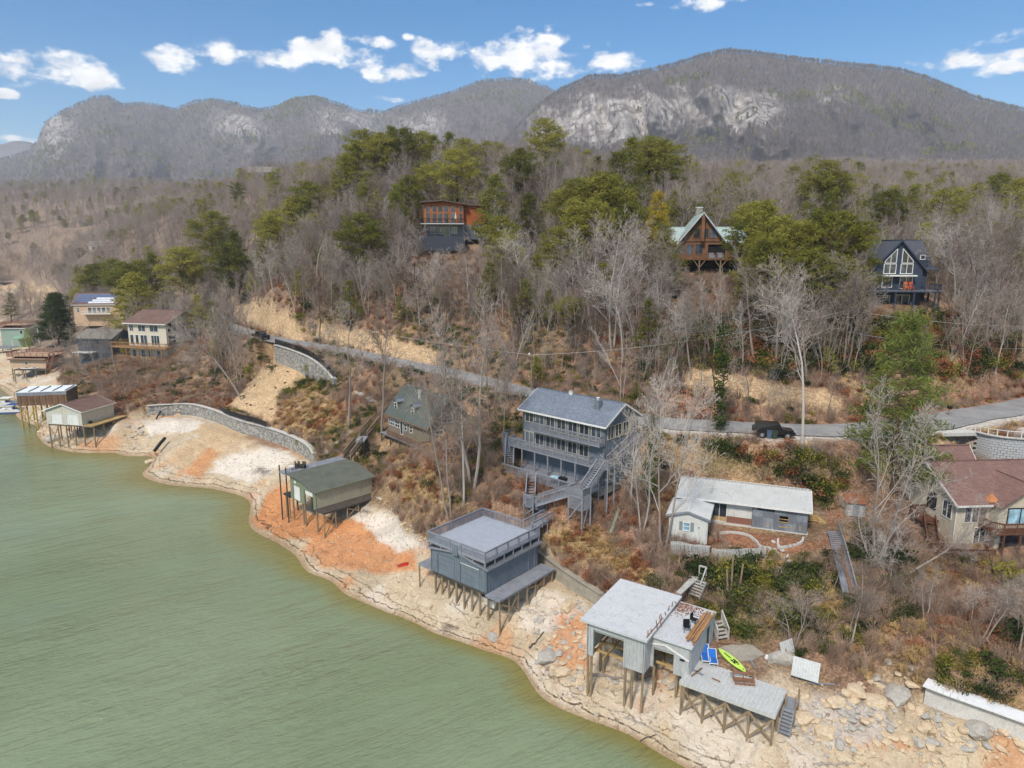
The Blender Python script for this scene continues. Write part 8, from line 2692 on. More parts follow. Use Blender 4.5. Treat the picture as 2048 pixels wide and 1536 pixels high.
mountain_trees(*MR, 30000, 'mountain_woods', 'grey leafless trees covering the right mountain', 1.1, 2.0)
mountain_trees(*ML, 22000, 'ridge_woods', 'grey leafless trees covering the left ridge', 1.2, 2.2)


def undergrowth():
    # twiggy brush, straw tufts, leafy ground cover, oak saplings with dead leaves
    def twiggy(seed, n=46, h=1.0):
        rr = random.Random(seed); mb = MB()
        for k in range(n):
            a = rr.uniform(0, 6.28); r0 = rr.uniform(0, .25); L = rr.uniform(.5, 1.25) * h; lean = rr.uniform(.05, .7)
            p = Vector((r0 * math.cos(a), r0 * math.sin(a), -.05)); q = p + Vector((math.cos(a) * lean, math.sin(a) * lean, 1)).normalized() * L
            d = (q - p).normalized(); s = d.orthogonal().normalized() * .011; u = d.cross(s).normalized() * .011
            mb.add([p + s, p - s * .5 + u, p - s * .5 - u, q], [(0, 1, 3), (1, 2, 3), (2, 0, 3)])
            for j in range(2):
                t = rr.uniform(.4, .9); o = p + (q - p) * t; b = rr.uniform(0, 6.28)
                e = o + (d * .7 + Vector((math.cos(b), math.sin(b), .2)) * .6) * L * .35
                mb.add([o + s * .7, o - s * .7, e], [(0, 1, 2)])
        return mb.mesh('brush', m_twig)

    def tuft(seed, n=60):
        rr = random.Random(seed); mb = MB()
        for k in range(n):
            a = rr.uniform(0, 6.28); L = rr.uniform(.5, 1.1); lean = rr.uniform(.2, 1.1)
            d = Vector((math.cos(a) * lean, math.sin(a) * lean, 1)).normalized(); s = Vector((-math.sin(a), math.cos(a), 0)) * .022
            p = Vector((.1 * math.cos(a), .1 * math.sin(a), 0)); m_ = p + d * L * .6; e = m_ + Vector((d.x, d.y, -.15)) * L * .55
            mb.add([p - s, p + s, m_ + s * .7, m_ - s * .7, e], [(0, 1, 2, 3), (3, 2, 4)])
        return mb.mesh('tuft', m_straw)
    tw = [twiggy(k) for k in range(3)]; tf = [tuft(k) for k in range(2)]
    lf = [BUSH[0][1], BUSH[1][1], BUSH[3][1]]; ru = [BUSH[4][1]]
    meshes = tw + tf + lf + ru
    X, Y = polar_points(95000, 40, 240, -46, 46, .72)
    Z = height(X, Y)
    px, py = pix(X, Y, Z)
    d, _, side = roaddist(X, Y)
    ok = (Z > 4.6 + .6 * fbm(X / 4, Y / 4, 2, 3)) & (d > 3.5) & (px > -60) & (px < 2110)
    lowside = (side > 0) & (X > 12); ok &= ~(lowside & (d < 5.2))
    ok &= ~in_zone(px, py, OPEN[1:5])
    for f in FOOT:
        if f.o.get('category') in ('house', 'boathouse', 'shed', 'dock'):
            c, s = math.cos(f.rz), math.sin(f.rz)
            lx = c * (X - f.loc.x) + s * (Y - f.loc.y); ly = -s * (X - f.loc.x) + c * (Y - f.loc.y)
            ok &= ~((lx > -.6) & (lx < 13.5) & (ly > -2.5) & (ly < 8.5))
    ok &= ~in_zone(px, py, [OPEN[0], OPEN[5]])
    X, Y, Z, px, py, d = X[ok], Y[ok], Z[ok], px[ok], py[ok], d[ok]
    n = len(X)
    u = rng.uniform(0, 1, n)
    gn = fbm(X / 9, Y / 9, 3, 13); sn = fbm(X / 6, Y / 6, 3, 19)
    straw = in_zone(px, py, [ZONES[1][3], ZONES[2][3], ZONES[9][3]])
    green = in_zone(px, py, [ZONES[3][3], ZONES[12][3], [(1600, 930), (1760, 930), (1760, 1010), (1600, 1010)], [(1350, 640), (2048, 640), (2048, 760), (1350, 740)]])
    low = green & (py > 1100) & (u < .8)
    green &= ~low
    idx = rng.integers(0, 3, n)
    idx = np.where((sn > .14) & (u < .5) | straw & (u < .75), 3 + rng.integers(0, 2, n), idx)
    idx = np.where((gn > .12) & (u > .62) | green & (u > .3), 5 + rng.integers(0, 3, n), idx)
    idx = np.where((gn < -.08) & (u > .74) | green & (u < .10), 8, idx)
    s = rng.uniform(.5, 1.3, n) * np.where(idx >= 5, .75, 1.0) * np.where(idx <= 2, 1.3, 1.0) * np.where(green & (idx >= 5), 1.9, 1.0)
    keep = (rng.uniform(0, 1, n) < .75) | straw
    scatter('undergrowth', np.stack([X, Y, Z - .03], 1)[keep], s[keep], rots(n, .15)[keep], idx[keep], meshes, 'tangled brush, dry grass and low evergreens on the banks')


undergrowth()
# ------------------------------------------------------------------ walls, fences and shoreline works
def stone_material(name, c1, c2, c3, scale=2.6):
    t = NT(name)
    v = t.coord('Position')
    vo = t.node('ShaderNodeTexVoronoi'); vo.inputs['Scale'].default_value = scale; t.l.new(v, vo.inputs['Vector'])
    ve = t.node('ShaderNodeTexVoronoi', feature='DISTANCE_TO_EDGE'); ve.inputs['Scale'].default_value = scale; t.l.new(v, ve.inputs['Vector'])
    sp = t.node('ShaderNodeSeparateColor'); t.l.new(vo.outputs['Color'], sp.inputs[0])
    col = t.ramp(sp.outputs[0], [(.1, c1), (.5, c2), (.9, c3)])
    j = t.ramp(ve.outputs['Distance'], [(.02, 0), (.08, 1)])
    col = t.mix(.4, t.mix(j, S(112, 108, 102), col), t.ramp(t.noise(v, 9, 4), [(.3, .3), (.7, .7)]), 'OVERLAY')
    t.color(col); t.rough(.9); t.bump(j, .7, .08)
    return t.m


m_stone = stone_material('grey_fieldstone', S(128, 128, 124), S(158, 156, 148), S(190, 184, 172))


def curved_wall(name, label, top_px, ztop, zbot, mat, th=.6, cap=None, catg='retaining wall'):
    pts = catmull([P(x, y, z) for x, y, z in top_px], 5)
    b = Place(name, label, catg, (pts[0].x, pts[0].y, zbot))
    v, f = [], []
    rows = 5
    for i, p in enumerate(pts):
        a, c = pts[max(i - 1, 0)], pts[min(i + 1, len(pts) - 1)]
        d = Vector((c.x - a.x, c.y - a.y, 0)).normalized(); n = Vector((-d.y, d.x, 0))
        if n.y > 0: n = -n
        for r in range(rows + 1):
            t = r / rows
            q = p + n * (.25 * (1 - t) + random.uniform(-.03, .03)); v.append(b.inv((q.x, q.y, zbot + (p.z - zbot) * t)))
        q = p - n * th; v.append(b.inv((q.x, q.y, p.z))); v.append(b.inv((q.x, q.y, zbot)))
    k = rows + 3
    for i in range(len(pts) - 1):
        for r in range(k): f.append((i * k + r, (i + 1) * k + r, (i + 1) * k + (r + 1) % k, i * k + (r + 1) % k))
    f.append(tuple(range(k))); f.append(tuple(range((len(pts) - 1) * k + k - 1, (len(pts) - 1) * k - 1, -1)))
    me = bpy.data.meshes.new('stone_face'); me.from_pydata(v, [], f); me.materials.append(mat)
    bm = bmesh.new(); bm.from_mesh(me); bmesh.ops.recalc_face_normals(bm, faces=bm.faces); bm.to_mesh(me); bm.free()
    link('face', me, b.o)
    cb = MB()
    for p, q in zip(pts[:-1], pts[1:]): cb.beam(b.inv(p + Vector((0, .15, .05))), b.inv(q + Vector((0, .15, .05))), th + .2, .12)
    cb.build('cap', cap or m_conc, b.o)
    return b, pts


curved_wall('stone_retaining_wall', 'long curved grey stone retaining wall above the sandy point', [(293, 812, 6.3), (340, 809, 6.3), (385, 809, 6.3), (430, 821, 6.3), (480, 841, 6.3), (530, 854, 6.3), (580, 871, 6.3), (615, 890, 6.3), (628, 908, 6.0)], 6.6, 3.2, m_stone)
_, uw = curved_wall('stone_retaining_wall', 'short stone retaining wall carrying the lane and black fence', [(550, 690, 17.5), (580, 699, 17.5), (615, 713, 17.3), (642, 731, 16.4), (668, 758, 14.8)], 17.4, 13.0, m_stone)
curved_wall('seawall', 'low concrete seawall behind the grey boathouse', [(1045, 1092, 5.2), (1080, 1106, 5.2), (1130, 1142, 5.1), (1205, 1190, 5.0)], 5.1, 3.0, m_conc_d, .4, m_conc_d, 'seawall')
curved_wall('seawall', 'dark timber seawall between the two boathouses', [(742, 972, 4.9), (775, 1000, 4.8), (815, 1040, 4.8), (862, 1078, 4.8)], 4.8, 3.2, m_mossdeck, .4, m_deckbrown, 'seawall')
curved_wall('seawall', 'white-topped concrete seawall at the lower right edge', [(1853, 1368, 5.5), (1905, 1388, 5.5), (1985, 1416, 5.4), (2080, 1450, 5.3), (2200, 1490, 5.2)], 5.4, 3.4, m_conc, 1.1, paint('white_cap', S(226, 226, 224), .8, .1), 'seawall')


def black_fence():
    b = Place('metal_fence', 'black picket fence on the stone wall beside the lane', 'fence', uw[0])
    railing(b.o, [b.inv(p + Vector((0, .25, .12))) for p in uw[::2]], 1.2, m_black, 1.5, .16, .07)
    s = Place('silt_fence', 'black silt fence sagging along the top of the stone wall', 'fence', P(440, 818, 6.9))
    pts = catmull([P(438, 814, 7.0), P(450, 824, 7.0), P(480, 834, 7.0), P(510, 842, 7.0), P(532, 850, 7.0)], 4)
    for i, (a, c) in enumerate(zip(pts[:-1], pts[1:])):
        MB().slab([s.inv(a + Vector((0, 0, -.3))), s.inv(c + Vector((0, 0, -.3))), s.inv(c + Vector((0, .1, .65))), s.inv(a + Vector((0, .1, .6)))], .02).build('fabric_panel', m_black, s.o)
        if i % 3 == 0: MB().box(-.03, .03, -.03, .03, -.4, .8).build('stake', m_lumber, s.o).location = s.inv(a + Vector((0, .14, 0)))
    p = P(330, 876, 2.9); q = P(309, 902, 1.2)
    MB().path([p, (p + q) / 2 + Vector((0, 0, .1)), q], .3, 8).build('culvert_pipe', m_black, None, None, 'black drain pipe running down the beach to the cove', 'pipe')
    p = P(1238, 1012, 9.6); q = P(1222, 1062, 7.9)
    MB().path([Vector((p.x, p.y, hz(p.x, p.y) + .2)), Vector((q.x, q.y, hz(q.x, q.y) + .2))], .2, 8).build('drain_pipe', paint('mint_pipe', S(150, 176, 160)), None, None, 'mint green drain pipe on the bank below the lake house', 'pipe')
    p = P(350, 772, 8.2); q = P(310, 812, 6.8)
    MB().path([Vector((p.x, p.y, hz(p.x, p.y) + .15)), Vector((q.x, q.y, hz(q.x, q.y) + .15))], .16, 7).build('drain_pipe', m_black, None, None, 'black drain pipe above the stone wall left end', 'pipe')


black_fence()


# ------------------------------------------------------------------ vehicles
def suv(name, label, loc, deg, paintc, pickup=False):
    b = Place(name, label, 'car', loc, deg)
    body = paint(name + '_paint', paintc, .25, .05, 2, 8, False, 0, .6)
    prof = [(-2.15, .5), (2.2, .5), (2.28, .72), (2.2, 1.0), (1.0, 1.08), (-2.1, 1.08), (-2.2, .8)]
    if pickup: prof = [(-2.7, .55), (2.5, .55), (2.6, .8), (2.5, 1.1), (1.2, 1.18), (-2.7, 1.18)]
    def extr(pr, w0, w1, nm, mt, par):
        mb = MB(); k = len(pr)
        mb.add([(x, -w0, z) for x, z in pr] + [(x, w0, z) for x, z in pr], [tuple(range(k)), tuple(range(2 * k - 1, k - 1, -1))] + [(i + k, (i + 1) % k + k, (i + 1) % k, i) for i in range(k)])
        if w1 != w0:
            zt = max(z for x, z in pr)
            mb.v = [(x, y * (w1 / w0 if z == zt else 1), z) for x, y, z in mb.v]
        return mb.build(nm, mt, par)
    extr(prof, .86, .86, 'body', body, b.o)
    cab = [(-2.1, 1.081), (.95, 1.081), (.55, 1.78), (-2.05, 1.82)] if not pickup else [(-1.1, 1.181), (1.15, 1.181), (.5, 1.85), (-1.0, 1.88)]
    c = extr(cab, .82, .72, 'cabin', body, b.o)
    zt = cab[2][1]
    x0, x1 = cab[0][0], cab[2][0]
    n = 3 if not pickup else 2
    for s in (-1, 1):
        for i in range(n):
            a = x0 + .15 + i * (x1 - x0 - .1) / n; e = a + (x1 - x0 - .1) / n - .1
            zb = cab[0][1]
            q = lambda x, t: (x, s * (.822 - .1 * t + .006), zb + (zt - zb) * t)
            gl = MB(); gl.slab([q(a, .15), q(e, .15), q(e, .85), q(a, .85)] if s < 0 else [q(a, .85), q(e, .85), q(e, .15), q(a, .15)], .01); gl.build('window', m_glass, b.o)
    ws = MB().slab([(cab[1][0] - .03, -.7, cab[1][1] + .12), (cab[1][0] - .03, .7, cab[1][1] + .12), (cab[2][0] + .09, .62, zt - .1), (cab[2][0] + .09, -.62, zt - .1)], .02).build('windshield', m_glass, b.o)
    for x in ((-1.45, 1.5) if not pickup else (-1.7, 1.75)):
        for s in (-1, 1):
            w = MB().tube((x, s * .70, .42), (x, s * .95, .42), .42, .42, 16).build('wheel', m_black, b.o)
            MB().tube((x, s * .951, .42), (x, s * .962, .42), .22, .22, 12).build('rim', m_rail_g, w)
            MB().box(x - .55, x + .55, s * .86 - .05 if s < 0 else s * .86 - .05, s * .86 + .05 + s * .08, .86, .95).build('fender_flare', m_black, b.o)
    if not pickup:
        w = MB().tube((-2.22, 0, 1.05), (-2.45, 0, 1.05), .40, .38, 16).build('spare_wheel', m_black, b.o)
    MB().box(2.29, 2.45, -.8, .8, .5, .68).build('bumper', m_black, b.o)
    for s in (-1, 1):
        MB().tube((2.2, s * .6, .88), (2.3, s * .6, .88), .1, .1, 10).build('headlight', m_glass_b, b.o)
        MB().box(.7, .8, s * .95 - .1, s * .95 + .1, 1.15, 1.3).build('mirror', m_black, b.o)
    return b


p = P(1546, 872, 15.95)
suv('parked_suv', 'black boxy four-door off-road car parked on the lane shoulder', (p.x, p.y, hz(p.x, p.y) + .03), -10, S(26, 27, 31))
p = P(522, 678, 18.05)
suv('parked_pickup', 'dark pickup truck parked at the far left bend of the lane', (p.x, p.y, hz(p.x, p.y) + .12), -40, S(30, 32, 34), True)
for i, (px, py, c, lab) in enumerate(((1537, 883, S(84, 98, 120), 'blue-grey wheeled bin beside the lane below the black car'), (1548, 884, S(58, 72, 60), 'green wheeled bin right of the blue-grey one'))):
    p = P(px, py, 15.4)
    b = Place('wheeled_bin', lab, 'bin', (p.x, p.y, hz(p.x, p.y)), -10)
    m = paint('bin_%d' % i, c, .5, .08)
    MB().add([(x * .8, y * .8, .06) for x, y in ((-.3, -.3), (.3, -.3), (.3, .3), (-.3, .3))] + [(x, y, 1.0) for x, y in ((-.3, -.32), (.3, -.32), (.3, .32), (-.3, .32))], [(3, 2, 1, 0), (4, 5, 6, 7), (0, 1, 5, 4), (1, 2, 6, 5), (2, 3, 7, 6), (3, 0, 4, 7)]).build('tub', m, b.o)
    MB().box(-.33, .33, -.37, .36, 1.0, 1.07).build('lid', m, b.o)
    for s in (-.25, .25): MB().tube((s, .3, .12), (s + .05, .3, .12), .12, .12, 10).build('wheel', m_black, b.o)
p = G(1897, 832)
b = Place('mailbox', 'black mailbox on a wooden post beside the lane at right', 'mailbox', p, 20)
MB().box(-.05, .05, -.05, .05, -.3, 1.0).build('post', m_pile, b.o); MB().box(-.16, .16, -.3, .3, 1.0, 1.25).tube((0, -.3, 1.25), (0, .3, 1.25), .16, .16, 10).build('box', m_black, b.o); MB().box(.17, .19, -.1, .0, 1.2, 1.5).build('flag', m_black, b.o)


# ------------------------------------------------------------------ poles, lamp and wires
def pole(px, by, ty, lab, lamp=False, arms=True):
    p = G(px, by); h = top_h(p, px, ty)
    b = Place('utility_pole' if not lamp else 'street_lamp', lab, 'pole' if not lamp else 'lamp', p)
    MB().tube((0, 0, -.4), (0, 0, h), .15, .10, 8).build('pole', m_bark_grey, b.o)
    if arms: MB().beam((-1.1, 0, h - .5), (1.1, 0, h - .5), .1, .12).build('crossarm', m_bark_grey, b.o)
    if lamp:
        MB().path([(0, 0, h - .3), (-.3, -.6, h + .1), (-.4, -1.0, h + .1)], .04).build('arm', m_galv, b.o); MB().tube((-.4, -1.0, h + .02), (-.45, -1.4, h), .16, .1, 8).build('lamp_head', m_white, b.o)
    return p + Vector((0, 0, h - .3))


t1 = pole(1687, 738, 616, 'slim utility pole above the lane left of the navy house', False, False)
t2 = pole(1063, 782, 706, 'street lamp on a pole behind the lake house', True, False)
t3 = pole(240, 590, 545, 'utility pole with crossarms behind the solar house, taller one')
t4 = pole(190, 585, 546, 'utility pole behind the solar house, left one')
t5 = pole(337, 614, 566, 'utility pole with transformer behind the cream house')
t6 = pole(447, 618, 575, 'utility pole above the left bend of the lane')


def wire(a, c, sag, lab):
    pts = [a + (c - a) * (i / 12) - Vector((0, 0, sag * 4 * (i / 12) * (1 - i / 12))) for i in range(13)]
    MB().path(pts, .022, 4).build('power_line', m_galv, None, None, lab, 'wire')


wire(t1, t2, 1.2, 'thin power line from the slim pole to the street lamp')
wire(t1, Vector((88, 104, 27)), 1.0, 'thin power line from the slim pole to the right edge')
wire(t1 - Vector((0, 0, 3)), Vector((86, 104, 23.5)), 1.0, 'lower thin cable from the slim pole to the right edge')
wire(t2, t6, 2.5, 'thin power line from the street lamp along the lane to the left')
wire(t6, t5, 1.0, 'thin power line between the two left poles')
wire(t5, t3, 1.0, 'thin power line behind the solar house')


# ------------------------------------------------------------------ stairs, planks and clutter on the banks
def bank_stairs():
    b = Place('wooden_stairway', 'brown wooden stairs zigzagging down the bank behind the cottage', 'stairs', (38, 77, 12))
    br = wood('bank_stair_wood', S(138, 106, 78), S(96, 74, 56))
    I = b.inv
    a0, a1 = P(1592, 902, 14.6), P(1618, 904, 14.6)
    q = [P(1588, 906, 14.5), P(1622, 908, 14.5), P(1622, 898, 14.5), P(1588, 896, 14.5)]
    MB().slab([I(k) for k in q], .2, (0, 0, 1)).build('platform', m_slate_l, b.o)
    railing(b.o, [I(q[0]), I(q[1])], .95, br); railing(b.o, [I(q[3]), I(q[2])], .95, br)
    m1, m2 = P(1655, 924, 13.2), P(1662, 928, 13.2)
    stairs(b.o, I(P(1622, 903, 14.5)), I(m1), 1.1, br, True)
    c = (m1 + m2) / 2
    MB().slab([I(c + Vector((x, y, 0))) for x, y in ((-.9, -.9), (.9, -.9), (.9, .9), (-.9, .9))], .15, (0, 0, 1)).build('landing', br, b.o)
    stairs(b.o, I(c + Vector((-.6, -.8, 0))), I(P(1612, 966, 11.0)), 1.1, br, True)
    for k in q + [c + Vector((.8, .8, 0)), c + Vector((.8, -.8, 0))]:
        l = I(k); MB().box(l.x - .06, l.x + .06, l.y - .06, l.y + .06, hz(k.x, k.y) - b.loc.z - .4, l.z - .1).build('support_post', br, b.o)
    b = Place('plank_walkway', 'long grey plank walkway with rails right of the cottage yard', 'walkway', (31, 62, 8))
    I = b.inv
    t0, t1_, t2_ = P(1665, 1062, 9.2), P(1678, 1105, 8.7), P(1698, 1186, 7.6)
    stairs(b.o, I(t0), I(t1_), 1.0, m_slate_l, False, .05)
    stairs(b.o, I(t1_), I(t2_), 1.0, m_slate_l, False, .05)
    railing(b.o, [I(t0 + Vector((.6, 0, 0))), I(t1_ + Vector((.6, 0, 0))), I(t2_ + Vector((.6, 0, 0)))], .8, m_slate_l, 1.6, 9)
    MB().beam(I(t1_ + Vector((.2, 0, .12))), I(t2_ + Vector((.1, -.4, .12))), .3, .05).build('loose_plank', m_deckbrown, b.o)
    b = Place('wooden_stairway', 'weathered white stairs and ramp behind the pale boathouse', 'stairs', (16.5, 59, 6))
    I = b.inv
    wz = wood('bleached_wood', S(192, 188, 180), S(150, 146, 138))
    MB().slab([I(P(*k)) for k in ((1352, 1184, 7.3), (1362, 1188, 7.3), (1398, 1155, 7.3), (1386, 1150, 7.3))], .12, (0, 0, 1)).build('ramp', wz, b.o)
    stairs(b.o, I(P(1402, 1160, 7.4)), I(P(1388, 1192, 6.2)), 1.1, wz, False)
    railing(b.o, [I(P(1398, 1148, 7.4)), I(P(1412, 1152, 7.4)), I(P(1400, 1186, 6.3))], .9, wz, 1.5, 9)
    s = Place('wooden_stairway', 'small bleached steps at the right wall of the pale boathouse', 'stairs', (18, 55, 5))
    stairs(s.o, s.inv(P(1432, 1240, 6.2)), s.inv(P(1446, 1278, 5.1)), 1.0, wz, True, .2, wz)
    p = P(1526, 1128, 7.3)
    s = Place('wooden_pallet', 'tan wooden pallet leaning on the bank below the cottage yard', 'pallet', (p.x, p.y, hz(p.x, p.y) + .1), 25)
    for i in range(7): o = MB().box(-.75, .75, -.6 + i * .19, -.48 + i * .19, .1, .13).build('slat', m_lumber, s.o)
    for x in (-.7, 0, .7): MB().box(x - .05, x + .05, -.6, .66, 0, .1).build('runner', m_lumber, s.o)
    s.o.rotation_euler = (R(42), 0, R(20))
    for i, (bx, by, ty) in enumerate(((1457, 1200, 1140), (1462, 1190, 1112), (1476, 1195, 1130))):
        p = G(bx, by); h = top_h(p, bx, ty)
        MB().tube(p - Vector((0, 0, .3)), p + Vector((.3 * (i - 1), .1, h)), .10, .08, 7).build('wooden_post', m_pile, None, None, ('leaning yellowish post, first of three above the pale boathouse', 'tall upright post, middle of three above the pale boathouse', 'grey post, last of three above the pale boathouse')[i], 'post')
    # curved block edging and rubble in the cottage yard
    s = Place('block_edging', 'curved low wall of white concrete blocks in the cottage yard', 'garden wall', P(1440, 1068, 8.6))
    bm = MB().box(-.19, .19, -.1, .1, -.15, .2).mesh('block', m_conc)
    for pl in ([(1440, 1068), (1465, 1066), (1490, 1070), (1510, 1082), (1520, 1094), (1540, 1098)], [(1556, 1080), (1560, 1096), (1600, 1088), (1606, 1078)]):
        pts = catmull([G(x, y) for x, y in pl], 5)
        for a, c in zip(pts[:-1], pts[1:]):
            L = (c - a).length
            for k in range(max(1, int(L / .42))):
                q = a + (c - a) * (k + .5) / max(1, int(L / .42))
                link('block', bm, s.o, s.inv((q.x, q.y, hz(q.x, q.y))), (0, 0, math.atan2(c.y - a.y, c.x - a.x)))


bank_stairs()


# ------------------------------------------------------------------ rocks, driftwood and litter on the drained shore
def rock_mesh(seed, mat):
    rr = random.Random(seed)
    bm = bmesh.new()
    bmesh.ops.create_icosphere(bm, subdivisions=2, radius=1)
    ax = [Vector((rr.gauss(0, 1), rr.gauss(0, 1), rr.gauss(0, 1))).normalized() for _ in range(9)]
    cut_ = [rr.uniform(.55, .9) for _ in ax]
    for v in bm.verts:
        for a, c in zip(ax, cut_):
            d = v.co.dot(a)
            if d > c: v.co -= a * (d - c)
        v.co.z *= .72; v.co += Vector((rr.gauss(0, .03), rr.gauss(0, .03), rr.gauss(0, .03)))
    me = bpy.data.meshes.new('rock'); bm.to_mesh(me); bm.free()
    me.materials.append(mat)
    return me


m_rock = [paint('grey_rock', S(176, 170, 160), .9, .22, 1.4, 5, False, .5), paint('tan_rock', S(206, 184, 154), .9, .2, 1.4, 5, False, .5)]
RK = [rock_mesh(k, m_rock[k % 2]) for k in range(6)]
rr6 = random.Random(21)
BIG = [(1095, 1318, 1.0, 'large tan boulder at the shore left of the pale boathouse'), (1138, 1212, .9, 'round pale boulder on the beach above the orange clay'), (1345, 1318, .7, 'tan boulder under the pale boathouse wing'), (1605, 1440, .9, 'round tan boulder at the corner of the metal dock'),
       (1565, 1320, 1.1, 'flat pale boulder behind the metal dock'), (1670, 1408, .8, 'grey boulder right of the metal dock'), (1795, 1395, 1.1, 'large angular grey boulder on the right shore'), (1750, 1405, .9, 'flat grey boulder left of the large angular one'), (1960, 1465, 1.0, 'grey boulder below the white-topped seawall'),
       (1650, 1465, .8, 'pale orange rock on the right beach'), (1590, 1445, .6, 'small grey rock beside the round tan boulder'), (1715, 1385, .8, 'brown-grey boulder by the fallen plank'), (110, 880, 1.3, 'long tan rock under the pale tan boathouse'), (300, 925, .9, 'pale rock at the cove mouth'), (985, 1275, .6, 'small boulder below the grey boathouse'), (1125, 1345, .7, 'tan rock near the water by the large tan boulder')]
for i, (x, y, s, lab) in enumerate(BIG):
    p = G(x, y)
    o = link('boulder', RK[i % 6], None, p + Vector((0, 0, s * .12)), (rr6.uniform(-.2, .2), 0, rr6.uniform(0, 6)), (s * rr6.uniform(.9, 1.4), s, s * .9)); tag(o, lab, 'boulder')
RZ = [([(1560, 1395), (1700, 1385), (1860, 1420), (2048, 1470), (2048, 1500), (1850, 1500), (1700, 1495), (1580, 1470)], 90, 'on the right beach', (.22, .6)), ([(1085, 1290), (1130, 1240), (1180, 1270), (1180, 1390), (1110, 1370)], 34, 'by the pale boathouse', (.2, .5)),
      ([(740, 990), (770, 1000), (860, 1080), (850, 1095), (780, 1040)], 26, 'along the dark timber seawall', (.15, .34)), ([(240, 860), (300, 838), (300, 870), (270, 900)], 16, 'at the left end of the stone wall', (.3, .7)), ([(1200, 1290), (1400, 1330), (1380, 1380), (1220, 1370)], 22, 'under the pale boathouse', (.2, .5)), ([(60, 850), (130, 870), (110, 890), (70, 870)], 12, 'under the left boathouses', (.4, .9)), ([(1760, 1320), (1830, 1330), (1830, 1380), (1700, 1380)], 14, 'below the lower right bank', (.25, .5)), ([(0, 740), (60, 745), (50, 790), (0, 770)], 14, 'on the far left shore', (.5, 1.1))]
for poly, n, z, (s0, s1) in RZ:
    xs = [q[0] for q in poly]; ys = [q[1] for q in poly]
    k = 0
    while k < n:
        x, y = rr6.uniform(min(xs), max(xs)), rr6.uniform(min(ys), max(ys))
        if not inpoly(np.array([x]), np.array([y]), poly)[0]: continue
        k += 1
        p = G(x, y); s = rr6.uniform(s0, s1) * rr6.uniform(.7, 1)
        o = link('shore_rock', RK[rr6.randrange(6)], None, p + Vector((0, 0, s * .1)), (rr6.uniform(-.3, .3), rr6.uniform(-.3, .3), rr6.uniform(0, 6)), (s * rr6.uniform(.8, 1.5), s, s * rr6.uniform(.6, 1)))
        tag(o, 'pale angular rock ' + z, 'rock', 'rocks ' + z)


def shore_litter():
    """loose stones, twigs and leaf drifts on the beach"""
    st = [MB(), MB()]
    stick = []
    for k in range(3):
        r_ = random.Random(k); mb = MB()
        pts = [Vector((0, 0, 0))]
        for i in range(4): pts.append(pts[-1] + Vector((.28, r_.gauss(0, .07), r_.gauss(0, .03))))
        mb.path(pts, .022, 4, .008)
        for i in range(3): mb.tube(pts[i + 1], pts[i + 1] + Vector((r_.uniform(.1, .3), r_.uniform(-.25, .25), r_.uniform(0, .15))), .012, .004, 3)
        stick.append(mb.mesh('stick', m_bark_brown if k else m_bark_grey))
    X, Y = polar_points(44000, 38, 190, -46, 46, .66)
    Z = height(X, Y)
    ok = (Z > .18) & (Z < 4.6)
    X, Y, Z = X[ok], Y[ok], Z[ok]
    px, py = pix(X, Y, Z)
    n = len(X)
    rk = in_zone(px, py, [q[0] for q in RZ] + [[(1050, 1180), (1240, 1220), (1200, 1440), (1080, 1380)], [(1540, 1380), (2048, 1460), (2048, 1536), (1560, 1520)]])
    white = in_zone(px, py, [BEACHZ[0][3], BEACHZ[1][3], BEACHZ[6][3]])
    u = rng.uniform(0, 1, n)
    line = (np.abs(np.sin(Z * 7.5)) > .93) & (Z < 1.7)
    idx = np.where(u < .6, rng.integers(0, 6, n), 6 + rng.integers(0, 3, n))
    idx = np.where(line, 6 + rng.integers(0, 3, n), idx)
    keep = (u < .30) | (rk & (u < .97)) | line
    keep &= ~white | (u < .05)
    s = np.where(idx < 6, rng.uniform(.05, .15, n) * np.where(rk, rng.uniform(1, 2.6, n), 1), rng.uniform(.3, .9, n))
    scatter('shore_debris', np.stack([X, Y, Z + .01], 1)[keep], s[keep], rots(n, .2)[keep], idx[keep], RK + stick, 'loose stones and driftwood sticks strewn over the drained beach')


shore_litter()
LOGS = [((1058, 1298), (1088, 1265), .10, 'dark weathered beam lying on the beach by the orange clay'), ((1175, 1348), (1290, 1358), .14, 'curved pale log under the pale boathouse'), ((1668, 1395), (1728, 1372), .09, 'square pale plank lying among the right rocks'), ((1808, 1236), (1838, 1334), .09, 'bleached fallen trunk on the lower right bank'),
        ((1625, 1530), (1710, 1528), .10, 'grey driftwood log at the bottom edge'), ((1230, 1420), (1330, 1480), .06, 'thin driftwood pole along the strand line'), ((905, 1205), (935, 1230), .07, 'short driftwood stick below the grey boathouse'), ((1280, 1482), (1315, 1470), .06, 'dark driftwood stick at the waterline'), ((870, 640), (940, 590), .2, 'pale fallen trunk on the slope below the cedar house')]
for (a, c, r_, lab) in LOGS:
    a, c = G(*a), G(*c)
    n = 7
    pts = []
    for i in range(n + 1):
        q = a + (c - a) * i / n
        pts.append(Vector((q.x + (0 if i in (0, n) else rr6.gauss(0, .08)), q.y, hz(q.x, q.y) + r_ * .7)))
    MB().path(pts, r_, 7, r_ * .6).build('driftwood_log', m_bark_pale if 'dark' not in lab else m_mossdeck, None, None, lab, 'log')
for (x, y, s, lab) in ((530, 952, 1.7, 'brown brush pile on the white sand of the point'), (905, 1262, .8, 'small brush clump below the grey boathouse'), (735, 1030, .8, 'brown weed clump right of the olive boathouse piles')):
    p = G(x, y)
    o = link('brush_pile', BARE[6][1], None, p - Vector((0, 0, s * .9)), (0, 0, 1), (s * .42, s * .42, s * .18)); tag(o, lab, 'brush pile')
p = G(808, 1130)
